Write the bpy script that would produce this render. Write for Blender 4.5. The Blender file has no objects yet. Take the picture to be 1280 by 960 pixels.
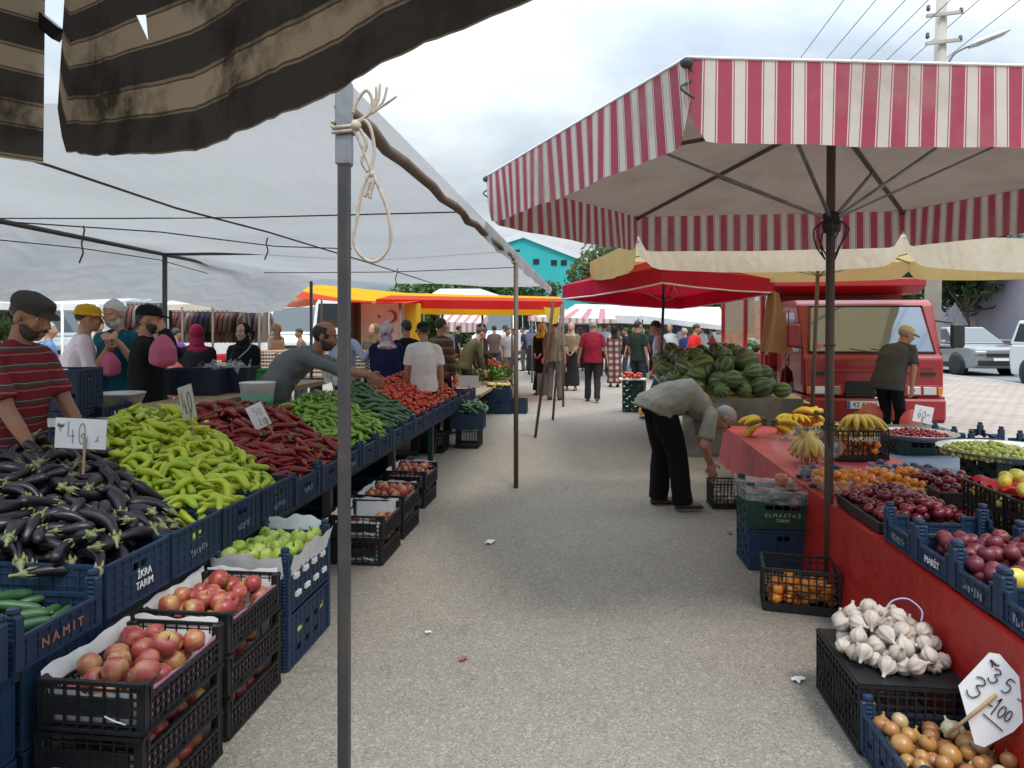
import bpy, math, random
import numpy as np
from mathutils import Vector as V, Matrix, noise
R = math.radians
SC = bpy.context.scene; COL = SC.collection
rnd = random.Random(7)
# ---- camera geometry: the aisle runs along +Y, the camera looks a little left of it
TH = math.atan(100/888); CT = math.cos(TH); ST = math.sin(TH)
CF, CH, HY = 888.0, 1.6, 411.0
def W(px, py, d):
    xc = (px-640)/CF*d
    return V((xc*CT-d*ST, xc*ST+d*CT, CH-(py-HY)/CF*d))
def WZ(px, py, z): return W(px, py, CF*(CH-z)/(py-HY))
def G(px, d): p = W(px, HY, d); p.z = 0; return p

# ---- mesh builder
class MB:
    def __init__(s): s.v = []; s.f = []; s.m = []; s.s = []; s.uv = None
    def add(s, vs, fs, mi=0, sm=False, uv=None):
        o = len(s.v)
        if uv is not None and s.uv is None: s.uv = [(0, 0)]*o
        s.v += [tuple(p) for p in vs]
        if s.uv is not None: s.uv += list(uv) if uv is not None else [(0, 0)]*len(vs)
        s.f += [tuple(i+o for i in f) for f in fs]; s.m += [mi]*len(fs); s.s += [sm]*len(fs)
        return s
    def box(s, c, d, rot=None, mi=0, ch=0.0):
        x, y, z = d[0]/2, d[1]/2, d[2]/2
        if ch <= 0:
            vs = [(sx*x, sy*y, sz*z) for sx in (-1, 1) for sy in (-1, 1) for sz in (-1, 1)]
            fs = [(0, 1, 3, 2), (4, 6, 7, 5), (0, 4, 5, 1), (2, 3, 7, 6), (0, 2, 6, 4), (1, 5, 7, 3)]
        else:
            ch = min(ch, x*.9, y*.9, z*.9); vs = []; idx = {}
            for sx in (-1, 1):
                for sy in (-1, 1):
                    for sz in (-1, 1):
                        for a in range(3):
                            q = [sx*(x-ch), sy*(y-ch), sz*(z-ch)]; q[a] = (sx*x, sy*y, sz*z)[a]
                            idx[(sx, sy, sz, a)] = len(vs); vs.append(tuple(q))
            I = lambda *k: idx[k]; fs = []
            for t in (-1, 1):
                fs += [tuple(I(t, b, c_, 0) for b, c_ in ((-1, -1), (1, -1), (1, 1), (-1, 1)))[::t],
                       tuple(I(b, t, c_, 1) for b, c_ in ((-1, -1), (-1, 1), (1, 1), (1, -1)))[::t],
                       tuple(I(b, c_, t, 2) for b, c_ in ((-1, -1), (1, -1), (1, 1), (-1, 1)))[::t]]
            for a in (-1, 1):
                for b in (-1, 1):
                    fs += [(I(a, b, -1, 0), I(a, b, 1, 0), I(a, b, 1, 1), I(a, b, -1, 1)),
                           (I(a, -1, b, 0), I(a, 1, b, 0), I(a, 1, b, 2), I(a, -1, b, 2)),
                           (I(-1, a, b, 1), I(1, a, b, 1), I(1, a, b, 2), I(-1, a, b, 2))]
                    for c_ in (-1, 1): fs.append((I(a, b, c_, 0), I(a, b, c_, 1), I(a, b, c_, 2)))
        c = V(c)
        vs = [(rot @ V(p) if rot else V(p))+c for p in vs]
        return s.add(vs, fs, mi)
    def bar(s, p0, p1, w, h=None, mi=0, up=(0, 0, 1)):
        p0, p1 = V(p0), V(p1); d = p1-p0; L = d.length
        if L < 1e-6: return s
        z = d/L; u = V(up)
        if abs(z.dot(u)) > .98: u = V((0, 1, 0))
        x = u.cross(z).normalized(); y = z.cross(x)
        return s.box((p0+p1)/2, (w, h or w, L), Matrix((x, y, z)).transposed(), mi)
    def tube(s, pts, r, n=8, mi=0, closed=False, caps=True, sq=1.0, uvs=False):
        pts = [V(p) for p in pts]; k = len(pts)
        rr = r if hasattr(r, '__len__') else [r]*k
        vs = []; up = None
        for i in range(k):
            if closed: t = pts[(i+1) % k]-pts[i-1]
            else: t = pts[min(i+1, k-1)]-pts[max(i-1, 0)]
            t = t.normalized() if t.length > 1e-9 else V((0, 0, 1))
            if up is None: up = V((0, 0, 1)) if abs(t.z) < .9 else V((1, 0, 0))
            x = up.cross(t)
            if x.length < 1e-6: x = V((1, 0, 0)).cross(t)
            x.normalize(); y = t.cross(x); up = y
            for j in range(n):
                a = 2*math.pi*j/n
                vs.append(pts[i]+x*(math.cos(a)*rr[i])+y*(math.sin(a)*rr[i]*sq))
        fs = []
        for i in range(k if closed else k-1):
            for j in range(n):
                a, b = i*n+j, i*n+(j+1) % n; i2 = (i+1) % k
                fs.append((a, b, i2*n+(j+1) % n, i2*n+j))
        if caps and not closed: fs += [tuple(range(n))[::-1], tuple(range((k-1)*n, k*n))]
        return s.add(vs, fs, mi, True)
    def lathe(s, prof, n=20, mi=0, mat=None, sm=True):
        mat = mat or Matrix.Identity(4); vs = []; k = len(prof)
        for r, z in prof:
            for j in range(n):
                a = 2*math.pi*j/n; vs.append(mat @ V((r*math.cos(a), r*math.sin(a), z)))
        fs = [(i*n+j, i*n+(j+1) % n, (i+1)*n+(j+1) % n, (i+1)*n+j) for i in range(k-1) for j in range(n)]
        if prof[0][0] > 1e-5: fs.append(tuple(range(n))[::-1])
        if prof[-1][0] > 1e-5: fs.append(tuple(range((k-1)*n, k*n)))
        return s.add(vs, fs, mi, sm)
    def ell(s, c, r, rot=None, nu=12, nv=8, mi=0):
        vs = []; c = V(c); r = r if hasattr(r, '__len__') else (r, r, r)
        for i in range(nv+1):
            p = math.pi*i/nv
            for j in range(nu):
                a = 2*math.pi*j/nu
                q = V((r[0]*math.sin(p)*math.cos(a), r[1]*math.sin(p)*math.sin(a), -r[2]*math.cos(p)))
                vs.append((rot @ q if rot else q)+c)
        fs = [(i*nu+j, i*nu+(j+1) % nu, (i+1)*nu+(j+1) % nu, (i+1)*nu+j) for i in range(nv) for j in range(nu)]
        return s.add(vs, fs, mi, True)
    def loft(s, rings, n=14, mi=0):   # rings: (centre, axis x vector scaled, axis y vector scaled)
        vs = []
        for c, ax, ay in rings:
            c, ax, ay = V(c), V(ax), V(ay)
            for j in range(n):
                a = 2*math.pi*j/n; vs.append(c+ax*math.cos(a)+ay*math.sin(a))
        k = len(rings)
        fs = [(i*n+j, i*n+(j+1) % n, (i+1)*n+(j+1) % n, (i+1)*n+j) for i in range(k-1) for j in range(n)]
        fs += [tuple(range(n))[::-1], tuple(range((k-1)*n, k*n))]
        return s.add(vs, fs, mi, True)
    def sheet(s, fn, nu, nv, mi=0, uvf=None, sm=True):   # fn(u,v) -> point
        vs = []; uv = []
        for i in range(nu+1):
            for j in range(nv+1):
                u, v = i/nu, j/nv; vs.append(fn(u, v)); uv.append(uvf(u, v) if uvf else (u, v))
        w = nv+1
        fs = [(i*w+j, (i+1)*w+j, (i+1)*w+j+1, i*w+j+1) for i in range(nu) for j in range(nv)]
        return s.add(vs, fs, mi, sm, uv)
    def prism(s, poly, axis, a, b, mi=0):  # polygon in the two other axes, extruded along axis from a to b
        n = len(poly)
        def P(q, t):
            return (t, q[0], q[1]) if axis == 0 else (q[0], t, q[1]) if axis == 1 else (q[0], q[1], t)
        vs = [P(q, a) for q in poly]+[P(q, b) for q in poly]
        fs = [tuple(range(n))[::-1], tuple(range(n, 2*n))]+[(i, (i+1) % n, n+(i+1) % n, n+i) for i in range(n)]
        return s.add(vs, fs, mi)
    def mesh(s, name='mesh', mats=None, org=None):
        me = bpy.data.meshes.new(name)
        vs = s.v
        if org is not None: vs = [(p[0]-org[0], p[1]-org[1], p[2]-org[2]) for p in vs]
        me.from_pydata(vs, [], s.f)
        if len(s.f):
            me.polygons.foreach_set('material_index', s.m)
            me.polygons.foreach_set('use_smooth', s.s)
        if s.uv is not None:
            ul = me.uv_layers.new(name='UVMap')
            li = np.zeros(len(me.loops), dtype=np.int32); me.loops.foreach_get('vertex_index', li)
            ul.data.foreach_set('uv', np.array(s.uv, dtype=np.float32)[li].ravel())
        for m in (mats if isinstance(mats, (list, tuple)) else [mats] if mats else []): me.materials.append(m)
        me.update()
        return me
    def build(s, name, mats=None, parent=None, loc=None, org=None):
        """link as ONE object; org: builder points are absolute, the object's origin goes to org"""
        if org is not None and loc is None and parent is None: loc = org
        o = bpy.data.objects.new(name, s.mesh(name, mats, org))
        COL.objects.link(o)
        if parent is not None: o.parent = parent
        if loc is not None: o.location = loc
        return o

def obj(name, me, parent=None, loc=None, rot=None):
    o = bpy.data.objects.new(name, me); COL.objects.link(o)
    if parent is not None: o.parent = parent
    if loc is not None: o.location = loc
    if rot is not None: o.rotation_euler = rot
    return o
def tag(o, label=None, cat=None, group=None, kind=None):
    if label: o['label'] = label
    if cat: o['category'] = cat
    if group: o['group'] = group
    if kind: o['kind'] = kind
    return o
def thing(name, label, cat, loc=(0, 0, 0), rz=0, group=None):
    o = bpy.data.objects.new(name, None); COL.objects.link(o)
    o.location = loc; o.rotation_euler = (0, 0, rz); o.empty_display_size = .1
    return tag(o, label, cat, group)
KIDS = {}
def dup(root, loc=None, rz=None, label=None, group=None, parent=None):
    c = root.copy(); COL.objects.link(c)
    if parent is not None: c.parent = parent
    if loc is not None: c.location = loc
    if rz is not None: c.rotation_euler = (0, 0, rz)
    if label: c['label'] = label
    if group: c['group'] = group
    if root.name not in KIDS: KIDS[root.name] = list(root.children)
    for ch in KIDS[root.name]: dup(ch, parent=c)
    return c
def font_mb(body, size, ext=.001):
    cu = bpy.data.curves.new('txt', 'FONT'); cu.body = body; cu.size = size; cu.extrude = ext
    cu.align_x = 'CENTER'; cu.align_y = 'CENTER'; cu.resolution_u = 3
    o = bpy.data.objects.new('txt', cu); COL.objects.link(o)
    dg = bpy.context.evaluated_depsgraph_get(); dg.update()
    me = bpy.data.meshes.new_from_object(o.evaluated_get(dg))
    bpy.data.objects.remove(o)
    mb = MB(); mb.add([v.co[:] for v in me.vertices], [tuple(p.vertices) for p in me.polygons])
    bpy.data.meshes.remove(me)
    return mb
def xf(mb, M):
    mb.v = [tuple(M @ V(p)) for p in mb.v]; return mb
def remesh(mb, voxel, smooth=2, fold=0.0, fscale=8.0, seed=0):
    """weld overlapping closed shapes into one continuous skin"""
    me = mb.mesh('tmp'); o = bpy.data.objects.new('tmp', me); COL.objects.link(o)
    m = o.modifiers.new('r', 'REMESH'); m.mode = 'VOXEL'; m.voxel_size = voxel; m.use_smooth_shade = True
    if smooth:
        q = o.modifiers.new('s', 'SMOOTH'); q.factor = .5; q.iterations = smooth
    dg = bpy.context.evaluated_depsgraph_get(); dg.update()
    out = bpy.data.meshes.new_from_object(o.evaluated_get(dg))
    bpy.data.objects.remove(o); bpy.data.meshes.remove(me)
    if fold > 0:
        n = len(out.vertices); nn = [v.normal.copy() for v in out.vertices]
        off = V((seed*3.1, seed*1.7, seed*.9))
        for i, v in enumerate(out.vertices):
            p = v.co
            h = noise.noise(V((p.x*fscale, p.y*fscale, p.z*fscale*.45))+off)+.5*noise.noise(V((p.x*fscale*2.2, p.y*fscale*2.2, p.z*fscale*1.3+p.x*6))+off)
            v.co = p+nn[i]*(h*fold)
    out.polygons.foreach_set('use_smooth', [True]*len(out.polygons))
    out.update()
    return out

# ---- materials
def lin(c):
    if isinstance(c, str):
        c = [int(c[i:i+2], 16)/255 for i in (0, 2, 4)]
        return tuple(((x+.055)/1.055)**2.4 if x > .04045 else x/12.92 for x in c)+(1,)
    return tuple(c)+(1,) if len(c) == 3 else tuple(c)
class NT:
    def __init__(s, name):
        s.m = bpy.data.materials.new(name); s.m.use_nodes = True
        s.t = s.m.node_tree; s.t.nodes.clear()
    def n(s, t, **k):
        nd = s.t.nodes.new(t)
        for a, b in k.items():
            if a.startswith('i_'):
                key = a[2:]; key = int(key) if key.isdigit() else key.replace('_', ' ')
                s.put(nd.inputs[key], b)
            else: setattr(nd, a, b)
        return nd
    def put(s, sock, v):
        if isinstance(v, bpy.types.NodeSocket): s.t.links.new(v, sock)
        else: sock.default_value = v
    def mix(s, f, a, b, mode='MIX'):
        nd = s.t.nodes.new('ShaderNodeMix'); nd.data_type = 'RGBA'; nd.blend_type = mode
        for i, x in ((0, f), (6, a), (7, b)): s.put(nd.inputs[i], x)
        return nd.outputs[2]
    def math(s, op, a, b=None, c=None):
        nd = s.t.nodes.new('ShaderNodeMath'); nd.operation = op; s.put(nd.inputs[0], a)
        if b is not None: s.put(nd.inputs[1], b)
        if c is not None: s.put(nd.inputs[2], c)
        return nd.outputs[0]
    def ramp(s, f, stops):
        nd = s.t.nodes.new('ShaderNodeValToRGB'); s.put(nd.inputs[0], f); e = nd.color_ramp.elements
        while len(e) < len(stops): e.new(.5)
        for i, (p, c) in enumerate(stops): e[i].position = p; e[i].color = lin(c) if not isinstance(c, float) else (c, c, c, 1)
        return nd.outputs[0]
    def noise(s, co, scale, detail=3, rough=.6, dist=0):
        nd = s.n('ShaderNodeTexNoise'); nd.inputs['Scale'].default_value = scale; nd.inputs['Detail'].default_value = detail
        nd.inputs['Roughness'].default_value = rough; nd.inputs['Distortion'].default_value = dist
        if co is not None: s.t.links.new(co, nd.inputs['Vector'])
        return nd.outputs['Fac']
    def obco(s, rand=True):
        tc = s.n('ShaderNodeTexCoord').outputs['Object']
        if not rand: return tc
        oi = s.n('ShaderNodeObjectInfo').outputs['Random']
        vm = s.n('ShaderNodeVectorMath', operation='ADD'); s.put(vm.inputs[0], tc)
        cb = s.n('ShaderNodeCombineXYZ'); s.put(cb.inputs[0], s.math('MULTIPLY', oi, 37.)); s.put(cb.inputs[1], s.math('MULTIPLY', oi, 91.))
        s.put(vm.inputs[1], cb.outputs[0]); return vm.outputs[0]
    def rand(s): return s.n('ShaderNodeObjectInfo').outputs['Random']
    def bump(s, h, strength, dist=.01):
        nd = s.n('ShaderNodeBump'); nd.inputs['Strength'].default_value = strength; nd.inputs['Distance'].default_value = dist
        s.put(nd.inputs['Height'], h); return nd.outputs[0]
    def out(s, col, rough=.5, metal=0, normal=None, transl=0, spec=.5, coat=0, sss=0, trans=0, alpha=1, tcol=None):
        b = s.n('ShaderNodeBsdfPrincipled'); s.put(b.inputs['Base Color'], col); s.put(b.inputs['Roughness'], rough)
        b.inputs['Metallic'].default_value = metal; b.inputs['Specular IOR Level'].default_value = spec
        b.inputs['Coat Weight'].default_value = coat; b.inputs['Coat Roughness'].default_value = .08
        b.inputs['Transmission Weight'].default_value = trans; s.put(b.inputs['Alpha'], alpha)
        if sss: b.inputs['Subsurface Weight'].default_value = sss; b.inputs['Subsurface Radius'].default_value = (.01, .004, .002); b.inputs['Subsurface Scale'].default_value = .5
        if normal is not None: s.t.links.new(normal, b.inputs['Normal'])
        sh = b.outputs[0]
        if transl:
            tr = s.n('ShaderNodeBsdfTranslucent'); s.put(tr.inputs['Color'], tcol if tcol is not None else col)
            if normal is not None: s.t.links.new(normal, tr.inputs['Normal'])
            mx = s.n('ShaderNodeMixShader'); mx.inputs[0].default_value = transl
            s.t.links.new(sh, mx.inputs[1]); s.t.links.new(tr.outputs[0], mx.inputs[2]); sh = mx.outputs[0]
        o = s.n('ShaderNodeOutputMaterial'); s.t.links.new(sh, o.inputs[0])
        return s.m
def M(name, col, col2=None, dirt=None, dscale=6, dlo=.45, dhi=.75, damt=1., rough=.5, bump=0, bscale=40, bdist=.004, rough2=None, rand=True, **k):
    """plain surface: colour, a second colour mixed per object, a mottled dirt colour and bump"""
    t = NT(name); c = lin(col); co = t.obco(rand)
    if col2 is not None: c = t.mix(t.rand(), lin(col), lin(col2))
    nz = None
    if dirt is not None:
        nz = t.noise(co, dscale, 5)
        f = t.n('ShaderNodeMapRange', i_0=nz, i_1=dlo, i_2=dhi, i_3=0., i_4=damt).outputs[0]
        c = t.mix(f, c, lin(dirt))
    nrm = None
    if bump: nrm = t.bump(t.noise(co, bscale, 4), bump, bdist)
    r = rough
    if rough2 is not None: r = t.math('MULTIPLY_ADD', nz if nz is not None else t.noise(co, dscale, 5), rough2-rough, rough)
    return t.out(c, r, normal=nrm, **k)
# ================= camera, world, light
cam = bpy.data.cameras.new('camera'); co_ = bpy.data.objects.new('camera', cam); COL.objects.link(co_)
cam.sensor_width = 36; cam.lens = 36*CF/1280; cam.shift_y = -(480-HY)/1280
cam.clip_start = .05; cam.clip_end = 3000
co_.location = (0, 0, CH); co_.rotation_euler = (R(90), 0, TH); SC.camera = co_
SC.view_settings.view_transform = 'Standard'; SC.view_settings.look = 'None'
SC.view_settings.exposure = 0.34; SC.view_settings.gamma = 1; SC.view_settings.use_curve_mapping = False
SC.cycles.max_bounces = 7; SC.cycles.diffuse_bounces = 4; SC.cycles.glossy_bounces = 3; SC.cycles.transmission_bounces = 5
SC.cycles.transparent_max_bounces = 12; SC.cycles.caustics_reflective = False; SC.cycles.caustics_refractive = False
SC.cycles.sample_clamp_indirect = 6

SUN_EL, SUN_AZ = R(58), R(150)     # sun stands behind the camera's right shoulder, behind cloud
w = bpy.data.worlds.new('World'); SC.world = w; w.use_nodes = True
t = w.node_tree; t.nodes.clear(); N = t.nodes.new; L = t.links.new
sky = N('ShaderNodeTexSky'); sky.sky_type = 'NISHITA'; sky.sun_disc = False
sky.sun_elevation = SUN_EL; sky.sun_rotation = SUN_AZ; sky.air_density = 1.2; sky.dust_density = 2.0
tc = N('ShaderNodeTexCoord'); sep = N('ShaderNodeSeparateXYZ'); L(tc.outputs['Generated'], sep.inputs[0])
def wm(op, a, b=None, c=None):
    n = N('ShaderNodeMath'); n.operation = op
    for i, x in enumerate((a, b, c)):
        if x is None: continue
        if isinstance(x, (int, float)): n.inputs[i].default_value = x
        else: L(x, n.inputs[i])
    return n.outputs[0]
zz = wm('MAXIMUM', sep.outputs[2], 0.0); dn = wm('ADD', zz, .16)
cb = N('ShaderNodeCombineXYZ'); L(wm('DIVIDE', sep.outputs[0], dn), cb.inputs[0]); L(wm('DIVIDE', sep.outputs[1], dn), cb.inputs[1])
def wn(sc, det, off, dist=.4):
    mp = N('ShaderNodeMapping'); mp.inputs['Location'].default_value = (off, off*.7, 0); L(cb.outputs[0], mp.inputs[0])
    n = N('ShaderNodeTexNoise'); n.inputs['Scale'].default_value = sc; n.inputs['Detail'].default_value = det
    n.inputs['Roughness'].default_value = .55; n.inputs['Distortion'].default_value = dist; L(mp.outputs[0], n.inputs['Vector']); return n.outputs[0]
n1, n2 = wn(.55, 7, 3.1), wn(1.3, 6, 9.7)
def wramp(f, st):
    r = N('ShaderNodeValToRGB'); e = r.color_ramp.elements; L(f, r.inputs[0])
    while len(e) < len(st): e.new(.5)
    for i, (p, c) in enumerate(st): e[i].position = p; e[i].color = c+(1,)
    return r.outputs[0]
cloud = wramp(n1, [(.40, (2.7, 3.3, 4.0)), (.5, (3.8, 4.35, 4.95)), (.59, (5.2, 5.65, 6.05)), (.69, (7.2, 7.45, 7.6))])
def wmix(f, a, b, mode='MIX'):
    n = N('ShaderNodeMix'); n.data_type = 'RGBA'; n.blend_type = mode
    for i, x in ((0, f), (6, a), (7, b)):
        if isinstance(x, (int, float)): n.inputs[i].default_value = x
        elif isinstance(x, tuple): n.inputs[i].default_value = x
        else: L(x, n.inputs[i])
    return n.outputs[2]
gap = wramp(n2, [(.60, (0., 0., 0.)), (.76, (.55, .55, .55))])
blue = wmix(1.0, sky.outputs[0], (2.2, 2.2, 2.2, 1), 'MULTIPLY')
c1 = wmix(gap, cloud, blue)
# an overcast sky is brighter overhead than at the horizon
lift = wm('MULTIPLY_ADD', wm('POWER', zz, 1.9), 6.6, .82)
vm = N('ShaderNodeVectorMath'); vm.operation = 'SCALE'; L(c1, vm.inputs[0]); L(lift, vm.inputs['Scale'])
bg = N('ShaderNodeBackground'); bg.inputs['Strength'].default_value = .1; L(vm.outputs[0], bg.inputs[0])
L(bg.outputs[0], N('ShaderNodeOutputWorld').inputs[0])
sl = bpy.data.lights.new('sun', 'SUN'); sl.energy = 1.6; sl.angle = R(12); sl.color = (1, .93, .83)
so = bpy.data.objects.new('sun', sl); COL.objects.link(so)
# NISHITA: azimuth measured clockwise from +Y
sd = V((math.sin(SUN_AZ)*math.cos(SUN_EL), math.cos(SUN_AZ)*math.cos(SUN_EL), math.sin(SUN_EL)))
so.rotation_euler = sd.to_track_quat('Z', 'Y').to_euler(); so.location = (0, 0, 30)

# ================= materials
def asphalt(name, base, light, dark, warm):
    t = NT(name); co = t.n('ShaderNodeTexCoord').outputs['Object']
    big = t.noise(co, .7, 5, .65); mid = t.noise(co, 6, 5, .7)
    c = t.mix(t.n('ShaderNodeMapRange', i_0=big, i_1=.38, i_2=.66).outputs[0], lin(base), lin(warm))
    c = t.mix(t.n('ShaderNodeMapRange', i_0=mid, i_1=.5, i_2=.8, i_3=0., i_4=.28).outputs[0], c, lin(dark))
    vo = t.n('ShaderNodeTexVoronoi'); vo.inputs['Scale'].default_value = 170; t.t.links.new(co, vo.inputs['Vector'])
    sp = t.n('ShaderNodeSeparateColor'); t.t.links.new(vo.outputs['Color'], sp.inputs[0])
    c = t.mix(t.n('ShaderNodeMapRange', i_0=sp.outputs[0], i_1=.72, i_2=.98, i_3=0., i_4=.8).outputs[0], c, lin(light))
    c = t.mix(t.n('ShaderNodeMapRange', i_0=sp.outputs[1], i_1=.78, i_2=.98, i_3=0., i_4=.7).outputs[0], c, lin(dark))
    v2 = t.n('ShaderNodeTexVoronoi'); v2.inputs['Scale'].default_value = 75; t.t.links.new(co, v2.inputs['Vector'])
    s2 = t.n('ShaderNodeSeparateColor'); t.t.links.new(v2.outputs['Color'], s2.inputs[0])
    c = t.mix(t.n('ShaderNodeMapRange', i_0=s2.outputs[0], i_1=.86, i_2=.99, i_3=0., i_4=.55).outputs[0], c, lin(light))
    st_ = t.noise(co, 2.3, 6, .7, 1.2)          # old stains and damp patches
    c = t.mix(t.n('ShaderNodeMapRange', i_0=st_, i_1=.58, i_2=.74, i_3=0., i_4=.3).outputs[0], c, lin(tuple(x*.55 for x in base)))
    sp_ = t.noise(co, 21, 2, .5)                # small dark spots of trodden peel and oil
    c = t.mix(t.n('ShaderNodeMapRange', i_0=sp_, i_1=.73, i_2=.77, i_3=0., i_4=.6).outputs[0], c, lin(tuple(x*.35 for x in base)))
    cw = t.n('ShaderNodeTexNoise'); cw.inputs['Scale'].default_value = 1.5; cw.inputs['Detail'].default_value = 5; t.t.links.new(co, cw.inputs['Vector'])
    cm = t.n('ShaderNodeVectorMath', operation='MULTIPLY_ADD'); t.put(cm.inputs[0], cw.outputs['Color']); cm.inputs[1].default_value = (.9, .9, 0); t.put(cm.inputs[2], co)
    ck = t.n('ShaderNodeTexVoronoi', feature='DISTANCE_TO_EDGE'); ck.inputs['Scale'].default_value = .42; t.put(ck.inputs['Vector'], cm.outputs[0])
    c = t.mix(t.n('ShaderNodeMapRange', i_0=ck.outputs['Distance'], i_1=.0, i_2=.004, i_3=.22, i_4=0.).outputs[0], c, lin(tuple(x*.4 for x in base)))
    nrm = t.bump(t.math('ADD', vo.outputs['Distance'], t.noise(co, 150, 3)), .5, .006)
    return t.out(c, .9, normal=nrm, spec=.25)
m_asph = asphalt('asphalt', (.255, .224, .186), (.42, .385, .33), (.1, .088, .075), (.28, .248, .205))
m_road = asphalt('road_asphalt', (.2, .2, .2), (.34, .34, .34), (.1, .1, .1), (.23, .23, .225))
def pavers():
    t = NT('interlocking_pavers'); co = t.n('ShaderNodeTexCoord').outputs['Object']
    wv = t.n('ShaderNodeTexNoise'); wv.inputs['Scale'].default_value = 7; t.t.links.new(co, wv.inputs['Vector'])
    vm = t.n('ShaderNodeVectorMath', operation='MULTIPLY_ADD'); t.put(vm.inputs[0], wv.outputs['Color']); vm.inputs[1].default_value = (.05, .05, 0); t.put(vm.inputs[2], co)
    b = t.n('ShaderNodeTexBrick'); t.put(b.inputs['Vector'], vm.outputs[0])
    b.inputs['Scale'].default_value = 1; b.inputs['Brick Width'].default_value = .24; b.inputs['Row Height'].default_value = .2
    b.inputs['Mortar Size'].default_value = .012; b.inputs['Mortar Smooth'].default_value = .3
    b.inputs['Color1'].default_value = (.37, .28, .225, 1); b.inputs['Color2'].default_value = (.3, .24, .2, 1); b.inputs['Mortar'].default_value = (.15, .125, .1, 1)
    c = t.mix(t.n('ShaderNodeMapRange', i_0=t.noise(co, 1.2, 5), i_1=.4, i_2=.75, i_3=0., i_4=.6).outputs[0], b.outputs[0], lin((.4, .37, .33)))
    return t.out(c, .9, normal=t.bump(b.outputs['Fac'], .6, -.01))
m_pave = pavers()
m_kerb = M('kerb_concrete', (.4, .39, .36), dirt=(.22, .21, .19), dscale=3, rough=.9, bump=.3, bscale=25)

def plastic(name, c, dirt, rough=.42, c2=None):
    return M(name, c, col2=c2, dirt=dirt, dscale=9, dlo=.42, dhi=.8, damt=.55, rough=rough, rough2=.62, bump=.08, bscale=60)
m_blue = plastic('blue_crate_plastic', (.008, .026, .064), (.03, .05, .085), c2=(.011, .036, .08))
m_black = plastic('black_crate_plastic', (.009, .009, .01), (.03, .03, .03), .4)
m_green = plastic('green_crate_plastic', (.006, .042, .03), (.025, .06, .048))
m_navy = plastic('navy_crate_plastic', (.012, .02, .045), (.03, .04, .06))
m_bgreen = plastic('bright_green_tub_plastic', (.01, .26, .06), (.04, .2, .08))
m_paperw = M('white_paper_liner', (.78, .78, .77), dirt=(.6, .6, .58), dscale=8, rough=.8, bump=.3, bscale=18, bdist=.01)
m_pink = M('pink_paper_liner', (.75, .35, .55), rough=.75, bump=.2, bscale=20)
m_wood = M('weathered_wood', (.36, .25, .15), dirt=(.2, .14, .09), dscale=14, rough=.8, bump=.3, bscale=50)
m_woodp = M('pale_plywood', (.55, .42, .27), dirt=(.38, .28, .18), dscale=6, rough=.75)
m_stick = M('wooden_stick', (.45, .3, .16), dirt=(.3, .18, .08), dscale=30, rough=.7)
m_card = M('white_card', (.78, .77, .76), dirt=(.6, .58, .55), dscale=5, dlo=.5, damt=.6, rough=.7)
m_ink = M('black_marker_ink', (.015, .015, .02), rough=.6)
m_inkb = M('blue_marker_ink', (.02, .03, .14), rough=.6)
m_white = M('white_print', (.8, .82, .82), rough=.5)
m_orangep = M('faded_orange_print', (.4, .17, .1), rough=.6)
m_yelp = M('faded_yellow_print', (.5, .42, .2), rough=.6)
m_steel = M('galvanised_steel', (.3, .31, .32), dirt=(.15, .15, .15), dscale=9, rough=.42, rough2=.6, metal=.85, bump=.1)
m_dsteel = M('dark_worn_steel', (.075, .075, .08), dirt=(.13, .11, .09), dscale=7, dlo=.45, damt=.8, rough=.45, metal=.5, bump=.15, bscale=30)
m_rust = M('rusty_pole_steel', (.12, .1, .085), dirt=(.16, .085, .045), dscale=6, rough=.6, metal=.35, bump=.2)
m_rope = M('natural_rope', (.5, .42, .34), dirt=(.32, .26, .2), dscale=40, rough=.9, bump=.8, bscale=160, bdist=.003)
m_cord = M('dark_cord', (.05, .05, .055), rough=.8)
m_alu = M('tin_metal', (.55, .55, .54), dirt=(.35, .34, .33), dscale=6, rough=.38, rough2=.5, metal=.8)

# ================= the ground
def sheet_obj(name, x0, x1, y0, y1, z, m, kind='structure', nx=1, ny=1):
    b = MB(); b.sheet(lambda u, v: (x0+(x1-x0)*u, y0+(y1-y0)*v, 0), nx, ny, sm=False)
    return tag(b.build(name, m, loc=(0, 0, z)), kind=kind)
sheet_obj('ground', -900, 900, -300, 1500, 0, m_asph)
KX = 5.35
b = MB(); b.box((KX+3, 45, .05), (6.0, 130, .1)); tag(b.build('pavement', m_pave), kind='structure')
b = MB()
y = -20.
while y < 110:
    b.box((KX-.075, y+.5, .06), (.149, .99, .12), ch=.012); b.box((KX+6.075, y+.5, .06), (.149, .99, .124), ch=.012); y += 1.0
tag(b.build('kerb', m_kerb), kind='structure')
sheet_obj('road', KX+6.15, KX+14, -20, 110, .006, m_road)
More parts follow.
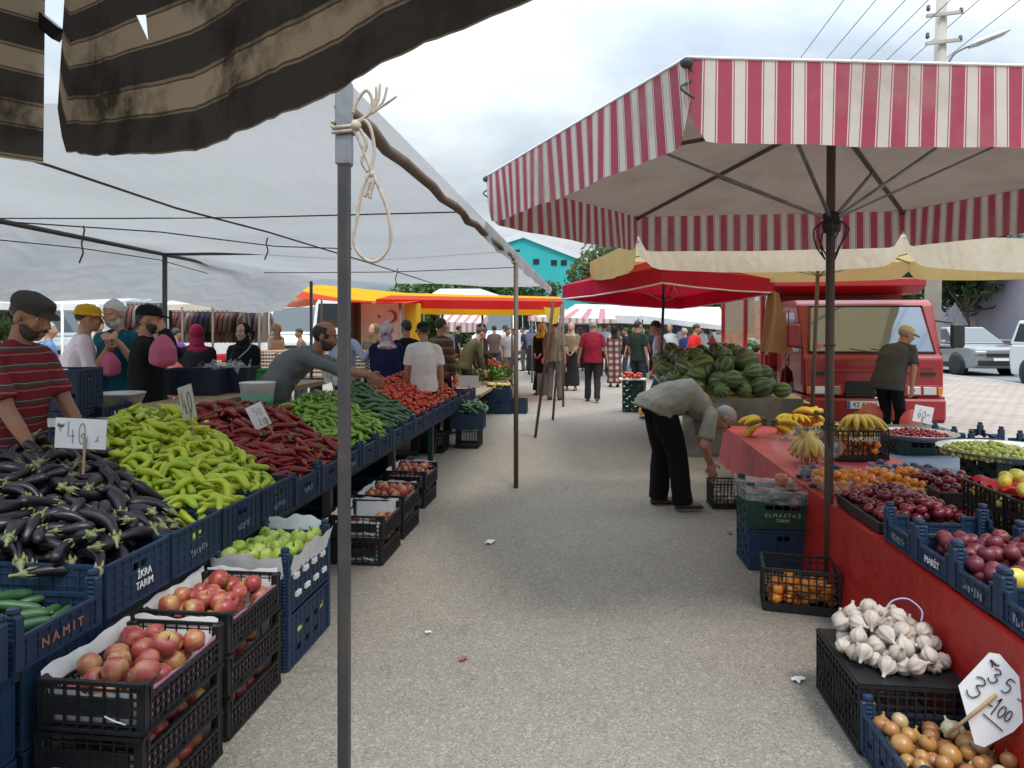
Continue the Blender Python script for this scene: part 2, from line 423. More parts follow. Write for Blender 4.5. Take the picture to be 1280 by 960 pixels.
# pale litter and dark stains on the asphalt
def litter(px, py, size, col, label, name='paper_scrap'):
    p = WZ(px, py, 0); b = MB(); rr = random.Random(px)
    b.sheet(lambda u, v: ((u-.5)*size*1.4, (v-.5)*size+.2*size*math.sin(u*5), .006+.012*abs(math.sin(u*7+v*4+px))), 6, 4)
    o = b.build(name, col, loc=p); o.rotation_euler = (0, 0, rr.random()*6); tag(o, label, 'litter')
litter(612, 679, .055, m_paperw, 'crumpled white paper scrap lying in the middle of the aisle')
litter(998, 852, .04, m_paperw, 'small white torn scrap on the asphalt beside the garlic crate')
litter(535, 793, .02, m_paperw, 'tiny pale scrap on the asphalt near the apple crates', 'paper_scrap')
litter(578, 826, .03, M('dry_leaf', (.3, .12, .08), rough=.8), 'small reddish dry leaf lying on the near asphalt', 'dry_leaf')
litter(912, 668, .03, M('brown_leaf', (.2, .11, .06), rough=.8), 'small brown leaf on the asphalt left of the green crate', 'dry_leaf')
def spl(pts, n=6):
    P = [V(p) for p in pts]; P = [P[0]]+P+[P[-1]]; o_ = []
    for i in range(1, len(P)-2):
        for k in range(n):
            t_ = k/n; a, b0, c, d = P[i-1:i+3]
            o_.append(.5*((2*b0)+(c-a)*t_+(2*a-5*b0+4*c-d)*t_*t_+(3*b0-a-3*c+d)*t_**3))
    o_.append(P[-2]); return o_
# ================= crates
def wall(mb, a, b, z0, z1, nx, nz, solid, t=.004, rib=.009, out=None, zfn=None):
    """crate wall from a to b (xy), cells nx by nz, solid(i,j) says which are closed; ribs stand proud on both faces"""
    a, b = V((a[0], a[1], 0)), V((b[0], b[1], 0)); d = b-a; L = d.length; x = d/L; y = V((0, 0, 1)).cross(x)
    rot = Matrix((x, y, V((0, 0, 1)))).transposed()
    zf = zfn or (lambda u: z1)
    for i in range(nx):
        u0, u1 = i/nx, (i+1)/nx; zt = zf((u0+u1)/2)
        for j in range(nz):
            if solid(i, j):
                h0, h1 = z0+(zt-z0)*j/nz, z0+(zt-z0)*(j+1)/nz
                mb.box(a+d*((u0+u1)/2)+V((0, 0, (h0+h1)/2)), (L/nx, t, h1-h0), rot)
    for i in range(nx+1):
        zt = zf(min(max((i)/nx, .01), .99)); mb.box(a+d*(i/nx)+V((0, 0, (z0+zt)/2)), (rib*.75, rib*1.3, zt-z0), rot)
    for j in range(1, nz):
        seg = 1 if zfn is None else nx
        for i in range(seg):
            zt = zf((i+.5)/seg); h = z0+(zt-z0)*j/nz
            mb.box(a+d*((i+.5)/seg)+V((0, 0, h)), (L/seg, rib*1.1, rib*.7), rot)
    seg = 1 if zfn is None else nx
    for i in range(seg):
        zt = zf((i+.5)/seg)
        mb.box(a+d*((i+.5)/seg)+V((0, 0, zt-.006)), (L/seg+.002, .016, .012), rot)
    if zfn:
        for i in range(nx-1):
            za, zb = zf((i+.5)/nx), zf((i+1.5)/nx)
            if abs(za-zb) > .004: mb.box(a+d*((i+1)/nx)+V((0, 0, (za+zb)/2-.006)), (.012, .0155, abs(za-zb)+.012), rot)
    mb.box(a+d*.5+V((0, 0, z0+.005)), (L, .0165, .0102), rot)
def crate_meshes(L, Wd, h, hp=None, nx=8, ny=6, nz=4, side=None, end=None, zs=None, ze=None, m=None, base_open=True):
    """L along x, Wd along y, walls h high. Returns (body mesh, post mesh or None, post spots)"""
    mb = MB(); i = .012
    x, y = L/2-i, Wd/2-i
    side = side or (lambda a, c: True); end = end or (lambda a, c: True)
    wall(mb, (-x, -y), (x, -y), .004, h, nx, nz, side, zfn=zs); wall(mb, (x, y), (-x, y), .004, h, nx, nz, side, zfn=zs)
    wall(mb, (x, -y), (x, y), .004, h, ny, nz, end, zfn=ze); wall(mb, (-x, y), (-x, -y), .004, h, ny, nz, end, zfn=ze)
    if base_open:
        for k in range(11): mb.box((-x+2*x*k/10, 0, .0085), (.022, Wd-.03, .005))
        for k in range(9): mb.box((0, -y+2*y*k/8, .0125), (L-.03, .02, .005))
    else: mb.box((0, 0, .008), (L-.03, Wd-.03, .006))
    post = None; spots = []
    if hp:
        pb = MB(); n = int(hp/.016); prof = []
        for k in range(n):
            z = k*hp/n; prof += [(.0205, z), (.0205, z+.010), (.018, z+.0125), (.018, z+hp/n-.001)]
        prof += [(.0205, hp-.004), (.017, hp)]
        pb.lathe(prof, 10)
        pb.box((0, 0, hp/2-.01), (.052, .03, hp-.03), ch=.004)
        post = pb.mesh('corner_post', m); spots = [(sx*(L/2-.026), sy*(Wd/2-.026)) for sx in (-1, 1) for sy in (-1, 1)]
    return mb.mesh('crate', m), post, spots
def place_crate(kind, loc, rz=0, label='', group=None, name=None, cat='crate', tilt=None):
    me, post, spots, nm = kind
    o = obj(name or nm, me, loc=loc, rot=(0, 0, rz) if tilt is None else tilt); tag(o, label, cat, group)
    for s in spots: obj('corner_post', post, o, (s[0], s[1], .003))
    return o
def dipx(hi, lo, e=.2): return lambda u: hi if (u < e or u > 1-e) else lo
# display crate of the big left stall: 0.50 deep (x), 0.41 along the aisle (y)
K_disp = crate_meshes(.50, .405, .155, .20, 9, 8, 4, side=lambda i, j: True, end=lambda i, j: not (j == 2 and 3 <= i <= 4), m=m_blue)+('display_crate',)
K_deep = crate_meshes(.50, .405, .20, None, 9, 8, 5, side=lambda i, j: True, end=lambda i, j: not (j == 3 and 3 <= i <= 4), m=m_blue)+('display_crate',)
K_low = crate_meshes(.50, .405, .11, .20, 9, 8, 3, side=lambda i, j: True, end=lambda i, j: True, m=m_blue)+('display_crate',)
K_stack = crate_meshes(.50, .405, .265, None, 9, 8, 7, side=lambda i, j: (i+j) % 5 != 0 or j < 2, end=lambda i, j: not (j == 5 and 3 <= i <= 4), m=m_blue)+('stacking_crate',)
# black apple crate: 0.38 wide (x), 0.49 long (y); tall ends with a row of openings, long sides dipping low
def _zs(u): return .163 if (u < .07 or u > .93) else .118
def apple_end(i, j): return (j == 1 or j == 2) and 1 <= i <= 6 or j == 0
mbk = MB()
x, y = .38/2-.012, .49/2-.012
for s in (-1, 1):
    wall(mbk, (-x*s, s*-y), (x*s, s*-y), .004, .165, 8, 6, lambda i, j: (j in (2, 3) and i < 7) or (j == 5 and i in (0, 7)) or i == 0 and j != 4, rib=.008)
    wall(mbk, (x*s, -y*s), (x*s, y*s), .004, .165, 16, 4, lambda i, j: j == 0 and i % 4 != 3 or i in (0, 15), rib=.0075, zfn=_zs)
for k in range(9): mbk.box((-x+2*x*k/8, 0, .0085), (.022, .46, .005))
for k in range(9): mbk.box((0, -y+2*y*k/8, .0125), (.35, .02, .005))
for sx in (-1, 1):
    for sy in (-1, 1): mbk.box((sx*(x-.012), sy*(y-.012), .083), (.03, .03, .16), ch=.004)
K_apple = (mbk.mesh('crate', m_black), None, [], 'apple_crate')
# open black crate (lattice) used here and there
K_lat = crate_meshes(.30, .40, .22, None, 7, 9, 6, side=lambda i, j: False, end=lambda i, j: j == 3, m=m_black)+('lattice_crate',)
K_latw = crate_meshes(.42, .32, .24, None, 10, 8, 6, side=lambda i, j: j == 0, end=lambda i, j: j == 0, m=m_black)+('lattice_crate',)
K_gre = crate_meshes(.47, .36, .245, None, 8, 6, 6, side=lambda i, j: not (j in (3, 4) and i in (2, 3, 4, 5)), end=lambda i, j: (i+j) % 3 != 0, m=m_green)+('stacking_crate',)
K_bl2 = crate_meshes(.46, .36, .27, None, 10, 7, 7, side=lambda i, j: j not in (5,) or i not in (4, 5), end=lambda i, j: (i+j) % 4 != 0, m=m_blue)+('stacking_crate',)
K_fruit = crate_meshes(.48, .35, .09, .185, 9, 6, 3, side=lambda i, j: True, end=lambda i, j: True, zs=dipx(.12, .085), ze=dipx(.12, .09), m=m_blue)+('fruit_crate',)
K_onion = crate_meshes(.42, .50, .15, .215, 8, 9, 4, side=lambda i, j: True, end=lambda i, j: not (j == 1 and i % 2), m=m_blue)+('fruit_crate',)
K_navy = crate_meshes(.55, .38, .24, None, 9, 6, 6, m=m_navy)+('stacking_crate',)
K_gre2 = crate_meshes(.40, .30, .30, None, 7, 5, 6, side=lambda i, j: (i+j) % 3 != 0, end=lambda i, j: (i+j) % 3 != 0, m=m_green)+('stacking_crate',)
K_pep = crate_meshes(.40, .55, .25, .31, 8, 10, 6, side=lambda i, j: True, end=lambda i, j: not (j in (1, 3) and i in (2, 4, 6)), m=m_blue)+('stacking_crate',)

def crate_text(o, body, size, loc, rot, m, prop=1.0):
    mb = font_mb(body, size); c = mb.build('lettering', m, o, loc); c.rotation_euler = rot; c.scale = (prop, 1, 1)
    return c

def worn_print(o, loc, rz, m, w_=.13, h_=.035, seed=0):
    """rubbed-off lettering that can no longer be read"""
    rg = random.Random(seed); b = MB(); x = -w_/2
    while x < w_/2:
        q = rg.uniform(.004, .012)
        b.box((x+q/2, 0, rg.uniform(-.2, .2)*h_), (q, .001, h_*rg.uniform(.35, .9)))
        if rg.random() < .6: b.box((x+q, 0, rg.choice((-.4, 0, .4))*h_), (.012, .0012, .005))
        x += q+rg.uniform(.006, .014)
    c = b.build('worn_print', m, o, loc); c.rotation_euler = (0, 0, rz); return c

# ================= handwriting on price cards
GL = {'4': [[(.1, 1), (.08, .3), (.75, .33)], [(.55, .6), (.55, -.05)]],
      '0': [[(.5+.36*math.sin(k*.5236), .5+.5*math.cos(k*.5236)) for k in range(13)]],
      'o': [[(.5+.3*math.sin(k*.5236), .25+.25*math.cos(k*.5236)) for k in range(13)]],
      '3': [[(.15, .9), (.5, 1), (.75, .8), (.4, .55), (.8, .35), (.6, .03), (.3, 0), (.1, .15)]],
      '5': [[(.8, 1), (.3, 1), (.25, .6), (.6, .62), (.78, .35), (.55, .02), (.2, .05)]],
      '6': [[(.75, 1), (.35, .7), (.2, .3), (.4, 0), (.75, .12), (.7, .45), (.3, .35)]],
      '1': [[(.3, .75), (.5, 1), (.45, 0)]],
      'x': [[(.1, .1), (.35, .3), (.3, .42), (.5, .6)], [(.35, .3), (.5, .12)]],
      '~': [[(.0, .5), (.15, .8), (.2, .4), (.35, .75), (.4, .35), (.6, .7), (.6, .4), (.9, .75)], [(.3, .3), (.5, 0)]],
      '-': [[(0, .45), (.8, .5)]], '_': [[(-.3, .05), (1.0, -.25)]], '.': [[(.3, .02), (.36, .05)]], '2': [[(.15, .8), (.4, 1), (.7, .8), (.5, .45), (.15, .02), (.8, .05)]]}
def handwriting(parent, marks, m, r=.0022):
    """marks: (glyph, x, z, w, h) on the card's face (local x, z); the face looks along local -y"""
    mb = MB()
    for g, x0, z0, w_, h_ in marks:
        for st in GL[g]:
            q = [(x0+p[0]*w_, -.0035, z0+p[1]*h_) for p in st]; mb.tube(spl(q, 4) if len(q) > 3 and g != '4' else q, r, 5, sq=.6)
    return mb.build('handwriting', m, parent)
def price_sign(loc, rz, w_, h_, marks, label, ink=None, tilt=0, roll=0, stick=True, sx=.0, sl=.18, ssz=.009, curl=.0, m=None, r=.0022):
    o = thing('price_sign', label, 'price sign', loc); o.rotation_euler = (tilt, roll, rz)
    b = MB(); nn = 10
    for side in (-1, 1):
        b.sheet(lambda u, v: (w_*(u-.5), side*.0008+curl*(2*u-1)**2+curl*.5*math.sin(v*4), h_*(v-.5)), nn, 4)
    b.build('card', m or m_card, o)
    if marks: handwriting(o, marks, ink or m_ink, r)
    if stick:
        s = MB(); s.box((sx, -.009, -h_*.5-sl*.5+.03), (ssz, .006, sl+.06), ch=.0015); s.build('stick', m_stick, o)
    return o
# ================= produce: shapes
def skinned(axis, radii, n=9, mi=0, mb=None, wob=0, seed=0):
    mb = mb or MB(); rr = list(radii)
    o = len(mb.v); mb.tube(axis, rr, n, mi)
    if wob:
        rg = random.Random(seed)
        for i in range(o, len(mb.v)):
            p = V(mb.v[i]); q = noise.noise(p*28+V((seed, 0, 0)))*wob
            k = (i-o)//n; a = V(axis[min(k, len(axis)-1)]); d = (p-a)
            mb.v[i] = tuple(p+d*q)
    return mb
def curve(L, bend, k, s=0.0):
    """points along x, bent downward/sideways"""
    return [V((L*(i/k-.5), bend*math.sin(math.pi*i/k)+s*math.sin(2*math.pi*i/k), 0)) for i in range(k+1)]
def spheres(axis, radii, k=5):
    n = len(axis); ids = [round(i*(n-1)/(k-1)) for i in range(k)]
    return np.array([axis[min(max(i, 1), n-2)][:] for i in ids]), np.array([max(radii[i], .006) for i in ids])

t = NT('eggplant_skin'); co = t.obco()
c = t.mix(t.rand(), lin((.006, .004, .008)), lin((.012, .007, .014)))
c = t.mix(t.n('ShaderNodeMapRange', i_0=t.noise(co, 9, 4), i_1=.58, i_2=.8, i_3=0., i_4=.5).outputs[0], c, lin((.03, .02, .026)))
m_egg = t.out(c, t.math('MULTIPLY_ADD', t.noise(co, 14, 3),   .22, .26), spec=.5, normal=t.bump(t.noise(co, 22, 3), .12, .004))
m_calyx = M('green_calyx', (.11, .16, .05), col2=(.18, .2, .08), dirt=(.3, .26, .14), dscale=40, rough=.6)
def pepper_mat(name, a, b_, c_, blotch, rough=.32, damt=.75):
    t = NT(name); co = t.obco(); c = t.ramp(t.rand(), [(0, a), (.5, b_), (1, c_)])
    c = t.mix(t.n('ShaderNodeMapRange', i_0=t.noise(co, 11, 4), i_1=.55, i_2=.8, i_3=0., i_4=damt).outputs[0], c, lin(blotch))
    return t.out(c, rough, normal=t.bump(t.noise(co, 26, 4), .25, .006), spec=.5, sss=.0)
m_yel = pepper_mat('yellow_green_pepper_skin', (.42, .52, .03), (.5, .56, .035), (.34, .48, .03), (.55, .55, .07))
m_redp = pepper_mat('red_pepper_skin', (.22, .009, .012), (.28, .014, .014), (.15, .008, .011), (.09, .011, .014))
m_grnp = pepper_mat('green_pepper_skin', (.2, .36, .035), (.15, .31, .03), (.27, .42, .05), (.3, .45, .07))
m_cuc = pepper_mat('cucumber_skin', (.035, .1, .03), (.045, .12, .035), (.03, .085, .03), (.12, .2, .07), .4)
m_zuc = pepper_mat('pale_zucchini_skin', (.1, .2, .08), (.13, .25, .1), (.08, .17, .07), (.2, .32, .16), .4)
m_stem = M('green_stem', (.16, .28, .05), col2=(.1, .2, .04), rough=.6)
m_tom = pepper_mat('tomato_skin', (.48, .035, .012), (.55, .06, .015), (.42, .02, .012), (.5, .1, .03), .25)
def mk_egg(v):
    k = 12; L = .19+.02*v; ax = curve(L, [.012, .03, -.02, .045][v], k)
    rd = [.012, .03, .036, .038, .038, .037, .035, .032, .029, .026, .024, .022, .019]
    rd = [r*[.86, .78, .92, .74][v] for r in rd]
    mb = skinned(ax, rd, 12, wob=.08, seed=v)
    e = ax[-1]; dr = (ax[-1]-ax[-2]).normalized()
    cb = MB(); q = [e-dr*.022, e-dr*.008, e+dr*.006, e+dr*.02, e+dr*.045]
    cb.tube(q, [rd[-2]+.003, rd[-1]+.004, .012, .006, .007], 9)
    for j in range(5):
        a = j*1.2566+v; x = V((0, 0, 1)).cross(dr).normalized(); y = dr.cross(x); w_ = x*math.cos(a)+y*math.sin(a)
        cb.tube([e-dr*.016+w_*(rd[-2]+.001), e-dr*.032+w_*(rd[-3]+.003), e-dr*.05+w_*(rd[-4]+.003)], [.009, .007, .002], 5, sq=.5)
    return (mb.mesh('eggplant', m_egg), cb.mesh('calyx', m_calyx))+spheres(ax, rd, 6)
def mk_pep(v, mat, L, r, name, bends, tip=.35):
    k = 11; b_, s_ = bends[v]; ax = curve(L, b_, k, s_)
    rd = [r*x for x in (.12, .3, .48, .62, .74, .84, .92, .98, 1.0, .98, .88, .45)]
    mb = skinned(ax, rd, 8, wob=.28, seed=v+3)
    e = ax[-1]; dr = (ax[-1]-ax[-3]).normalized(); sd = V((0, 1, .4))*.012
    mb.tube([e-dr*.006, e+dr*.004], [r*.6, r*.28], 7, 1); mb.tube([e, e+dr*.02, e+dr*.038+sd], [.0035, .003, .0036], 5, 1)
    return (mb.mesh(name, [mat, m_stem]), None)+spheres(ax, rd, 6)
PB = [(.02, 0), (.045, .008), (-.012, .014), (.07, 0)]
V_egg = [mk_egg(v) for v in range(4)]
V_yel = [mk_pep(v, m_yel, .175, .021, 'yellow_pepper', PB) for v in range(4)]
V_red = [mk_pep(v, m_redp, .2, .024, 'red_pepper', [(.02, 0), (.035, .006), (-.012, .012), (.01, .0)]) for v in range(4)]
V_grn = [mk_pep(v, m_grnp, .165, .021, 'green_pepper', [(.015, 0), (.03, .008), (-.012, .012), (.04, 0)]) for v in range(4)]
def mk_cuc(v, mat, L, r, name, bend, n=9):
    k = 9; ax = curve(L, bend[v], k); rd = [r*x for x in (.35, .8, .95, 1, 1.02, 1.02, 1, .95, .8, .4)]
    mb = skinned(ax, rd, n, wob=.05, seed=v); mb.tube([ax[-1], ax[-1]+V((.008, 0, .002))], [.006, .005], 6, 1)
    return (mb.mesh(name, [mat, m_calyx]), None)+spheres(ax, rd, 5)
V_cuc = [mk_cuc(v, m_cuc, .155, .0195, 'cucumber', [.006, .014, -.01]) for v in range(3)]
V_lcuc = [mk_cuc(v, m_cuc, .24, .021, 'long_cucumber', [.006, .018, -.014], 8) for v in range(3)]
V_zuc = [mk_cuc(v, m_zuc, .2, .017, 'pale_zucchini', [.03, .06, .012], 8) for v in range(3)]
def mk_round(prof, name, mat, r, stem=None, n=12, sx=1.0, jit=0.0, seed=0):
    mb = MB(); mb.lathe([(a*r, b*r) for a, b in prof], n)
    if sx != 1: mb.v = [(p[0]*sx, p[1], p[2]) for p in mb.v]
    if jit: mb.v = [tuple(V(p)*(1+jit*noise.noise(V(p)*2.2/r+V((seed, 0, 0))))) for p in mb.v]
    if stem: stem(mb, r)
    ms = mat if isinstance(mat, list) else [mat]
    return (mb.mesh(name, ms), None, np.array([[0, 0, 0.]]), np.array([r*.97]))
SPH = [(0, -1), (.38, -.92), (.7, -.71), (.92, -.38), (1, 0), (.92, .38), (.7, .71), (.38, .92), (0, 1)]
APP = [(0, -.78), (.22, -.88), (.55, -.82), (.83, -.5), (.98, -.05), (1., .3), (.88, .68), (.6, .9), (.3, .9), (.1, .74), (0, .62)]
TOM = [(0, -.8), (.4, -.76), (.78, -.5), (.98, -.05), (.95, .35), (.7, .68), (.35, .8), (.12, .74), (0, .7)]
def star(mb, r):
    for j in range(5):
        a = j*1.2566; d = V((math.cos(a), math.sin(a), 0))
        mb.tube([V((0, 0, .74*r)), d*.3*r+V((0, 0, .82*r)), d*.55*r+V((0, 0, .76*r))], [.09*r, .09*r, .02*r], 4, 1)
V_tom = [mk_round(TOM, 'tomato', [m_tom, m_stem], .031, star if v == 0 else None, 11, 1+.06*v, .05, v) for v in range(3)]
def fruit_mat(name, a, b_, blotch, lo=.42, hi=.62, rough=.35, sc=7, third=None, dust=None):
    t = NT(name); co = t.obco(); c = t.mix(t.rand(), lin(a), lin(b_))
    c = t.mix(t.n('ShaderNodeMapRange', i_0=t.noise(co, sc, 4, .6), i_1=lo, i_2=hi).outputs[0], lin(blotch), c)
    if third: c = t.mix(t.n('ShaderNodeMapRange', i_0=t.noise(co, sc*6, 3), i_1=.6, i_2=.75, i_3=0., i_4=.5).outputs[0], c, lin(third))
    if dust: c = t.mix(t.n('ShaderNodeMapRange', i_0=t.noise(co, sc*1.7, 4), i_1=.4, i_2=.7, i_3=.05, i_4=.6).outputs[0], c, lin(dust))
    return t.out(c, rough, normal=t.bump(t.noise(co, 60, 3), .06, .002))
m_apple = fruit_mat('apple_skin', (.3, .035, .04), (.36, .07, .055), (.5, .32, .1), .35, .53, third=(.42, .14, .11))
m_gpep = fruit_mat('bell_pepper_skin', (.34, .46, .05), (.42, .52, .08), (.5, .58, .14), .3, .6, .3)
m_plum = fruit_mat('red_plum_skin', (.16, .012, .024), (.24, .02, .03), (.09, .012, .02), .35, .6, .22)
m_nect = fruit_mat('nectarine_skin', (.12, .012, .02), (.17, .02, .026), (.3, .06, .04), .28, .44, .42, dust=(.15, .045, .06))
m_blue_pl = fruit_mat('blue_plum_skin', (.035, .04, .08), (.05, .055, .11), (.03, .025, .05), .35, .6, .5, dust=(.16, .19, .28))
m_apri = fruit_mat('orange_fruit_skin', (.72, .24, .02), (.75, .3, .03), (.62, .15, .02), .3, .55, .35)
m_yfr = fruit_mat('yellow_fruit_skin', (.68, .46, .04), (.62, .5, .08), (.55, .5, .12), .3, .55, .35)
m_cher = fruit_mat('cherry_skin', (.2, .01, .018), (.28, .015, .02), (.12, .008, .015), .35, .6, .15)
m_gplum = fruit_mat('green_plum_skin', (.5, .55, .12), (.45, .5, .1), (.58, .5, .14), .3, .55, .3)
def dot(mb, r): mb.tube([V((0, 0, .6*r)), V((.03*r, 0, 1.12*r))], [.05*r, .06*r], 5, 1)
m_brown = M('brown_stalk', (.12, .07, .03), rough=.8)
V_app = [mk_round(APP, 'apple', [m_apple, m_brown], .039, dot, 16, 1, .06, v) for v in range(3)]
V_plum = [mk_round(SPH, 'red_plum', m_plum, .031, None, 14, 1.12, .04, v) for v in range(2)]
V_nec = [mk_round(APP, 'nectarine', m_nect, .036, None, 14, 1.05, .06, v) for v in range(2)]
V_blp = [mk_round(SPH, 'blue_plum', m_blue_pl, .021, None, 10, 1.25, .03, v) for v in range(2)]
V_apr = [mk_round(APP, 'orange_fruit', m_apri, .0225, None, 10, 1, .05, v) for v in range(2)]
V_yfr = [mk_round(SPH, 'yellow_mango', m_yfr, .045, None, 14, 1.25, .06, v) for v in range(2)]
V_yap = [mk_round(APP, 'yellow_apple', m_yfr, .037, None, 12, 1, .05, v) for v in range(2)]
V_che = [mk_round(SPH, 'cherry', m_cher, .0125, None, 8, 1, .03, 0)]
V_gpl = [mk_round(SPH, 'green_plum', m_gplum, .0165, None, 9, 1, .03, 0)]
def lobes(mb, r):
    vs = []
    for p in mb.v:
        a = math.atan2(p[1], p[0]); k = 1+.1*math.cos(4*a); vs.append((p[0]*k, p[1]*k, p[2]*1.25))
    mb.v = vs; mb.tube([V((0, 0, .85*r)), V((.1*r, 0, 1.3*r)), V((.35*r, 0, 1.6*r))], [.16*r, .11*r, .13*r], 6, 1)
V_gpe = [mk_round(APP, 'green_bell_pepper', [m_gpep, m_stem], .035, lobes, 16, 1, .06, v) for v in range(2)]
# garlic
t = NT('garlic_skin'); co = t.obco()
c = t.mix(t.n('ShaderNodeMapRange', i_0=t.noise(co, 24, 4), i_1=.45, i_2=.75, i_3=0., i_4=.7).outputs[0], lin((.54, .47, .4)), lin((.34, .22, .2)))
m_gar = t.out(c, .8, normal=t.bump(t.noise(co, 70, 4), .3, .003)); m_gbase = M('garlic_root', (.35, .25, .15), rough=.95, bump=.6, bscale=200)
def mk_gar(v):
    mb = MB(); mb.lathe([(0, -.028), (.008, -.03), (.018, -.027), (.028, -.015), (.032, 0), (.026, .014), (.014, .026), (.007, .034), (.005, .042), (.0065, .046)], 32)
    vs = []
    for p in mb.v:
        a = math.atan2(p[1], p[0]); k = 1-.17*abs(math.sin(a*4+v))**3 if p[2] < .03 else 1; vs.append((p[0]*k, p[1]*k+max(0, p[2]-.02)*.35*(v-1), p[2]))
    mb.v = vs; mb.lathe([(0, -.0335), (.0085, -.0325), (.0095, -.0285)], 10, 1)
    return (mb.mesh('garlic_bulb', [m_gar, m_gbase]), None, np.array([[0, 0, 0.]]), np.array([.029]))
V_gar = [mk_gar(v) for v in range(3)]
# onions
t = NT('onion_skin'); co = t.obco(); c = t.ramp(t.rand(), [(0, (.36, .17, .05)), (.55, (.44, .23, .07)), (.8, (.34, .13, .06)), (.92, (.62, .55, .3)), (1, (.66, .6, .38))])
sp = t.n('ShaderNodeSeparateXYZ'); t.put(sp.inputs[0], t.n('ShaderNodeTexCoord').outputs['Object'])
ang = t.math('ARCTAN2', sp.outputs[1], sp.outputs[0]); st = t.n('ShaderNodeTexNoise', noise_dimensions='1D'); t.put(st.inputs['W'], t.math('MULTIPLY', ang, 5.)); st.inputs['Scale'].default_value = 3
c = t.mix(t.n('ShaderNodeMapRange', i_0=st.outputs['Fac'], i_1=.45, i_2=.7, i_3=0., i_4=.5).outputs[0], c, lin((.28, .12, .04)))
m_oni = t.out(c, .3, normal=t.bump(st.outputs['Fac'], .1, .002))
ONI = [(.06, -.98), (.35, -.9), (.75, -.62), (.97, -.1), (.95, .3), (.7, .68), (.35, .88), (.14, 1.02), (.1, 1.25), (.13, 1.38)]
V_oni = [mk_round(ONI, 'onion', m_oni, r_, None, 14, 1, .04, v) for v, r_ in enumerate((.036, .027, .031))]
# watermelon
t = NT('watermelon_rind'); tcx = t.n('ShaderNodeTexCoord').outputs['Object']; sp = t.n('ShaderNodeSeparateXYZ'); t.put(sp.inputs[0], tcx)
ang = t.math('ARCTAN2', sp.outputs[1], sp.outputs[2]); co = t.obco(); nz = t.noise(co, 16, 4)
wv = t.math('SINE', t.math('ADD', t.math('MULTIPLY', ang, 9.), t.math('MULTIPLY', nz, 5.)))
c = t.mix(t.n('ShaderNodeMapRange', i_0=wv, i_1=-.2, i_2=.6).outputs[0], t.mix(t.rand(), lin((.05, .1, .04)), lin((.025, .06, .032))), t.mix(t.rand(), lin((.19, .27, .1)), lin((.07, .14, .065))))
c = t.mix(t.n('ShaderNodeMapRange', i_0=t.noise(co, 5, 3), i_1=.66, i_2=.8, i_3=0., i_4=.6).outputs[0], c, lin((.3, .3, .1)))
m_wm = t.out(c, .38)
def mk_wm(r, sx, v):
    mb = MB(); mb.ell((0, 0, 0), (r*sx, r, r), None, 18, 12)
    mb.tube([V((r*sx*.98, 0, 0)), V((r*sx+.02, .006, .006))], [.006, .004], 5, 1)
    return (mb.mesh('watermelon', [m_wm, m_stem]), None, np.array([[-r*(sx-1), 0, 0], [r*(sx-1), 0, 0.]]), np.array([r, r]))
V_wm = [mk_wm(.125, 1.15, 0), mk_wm(.115, 1.05, 1), mk_wm(.135, 1.25, 2)]

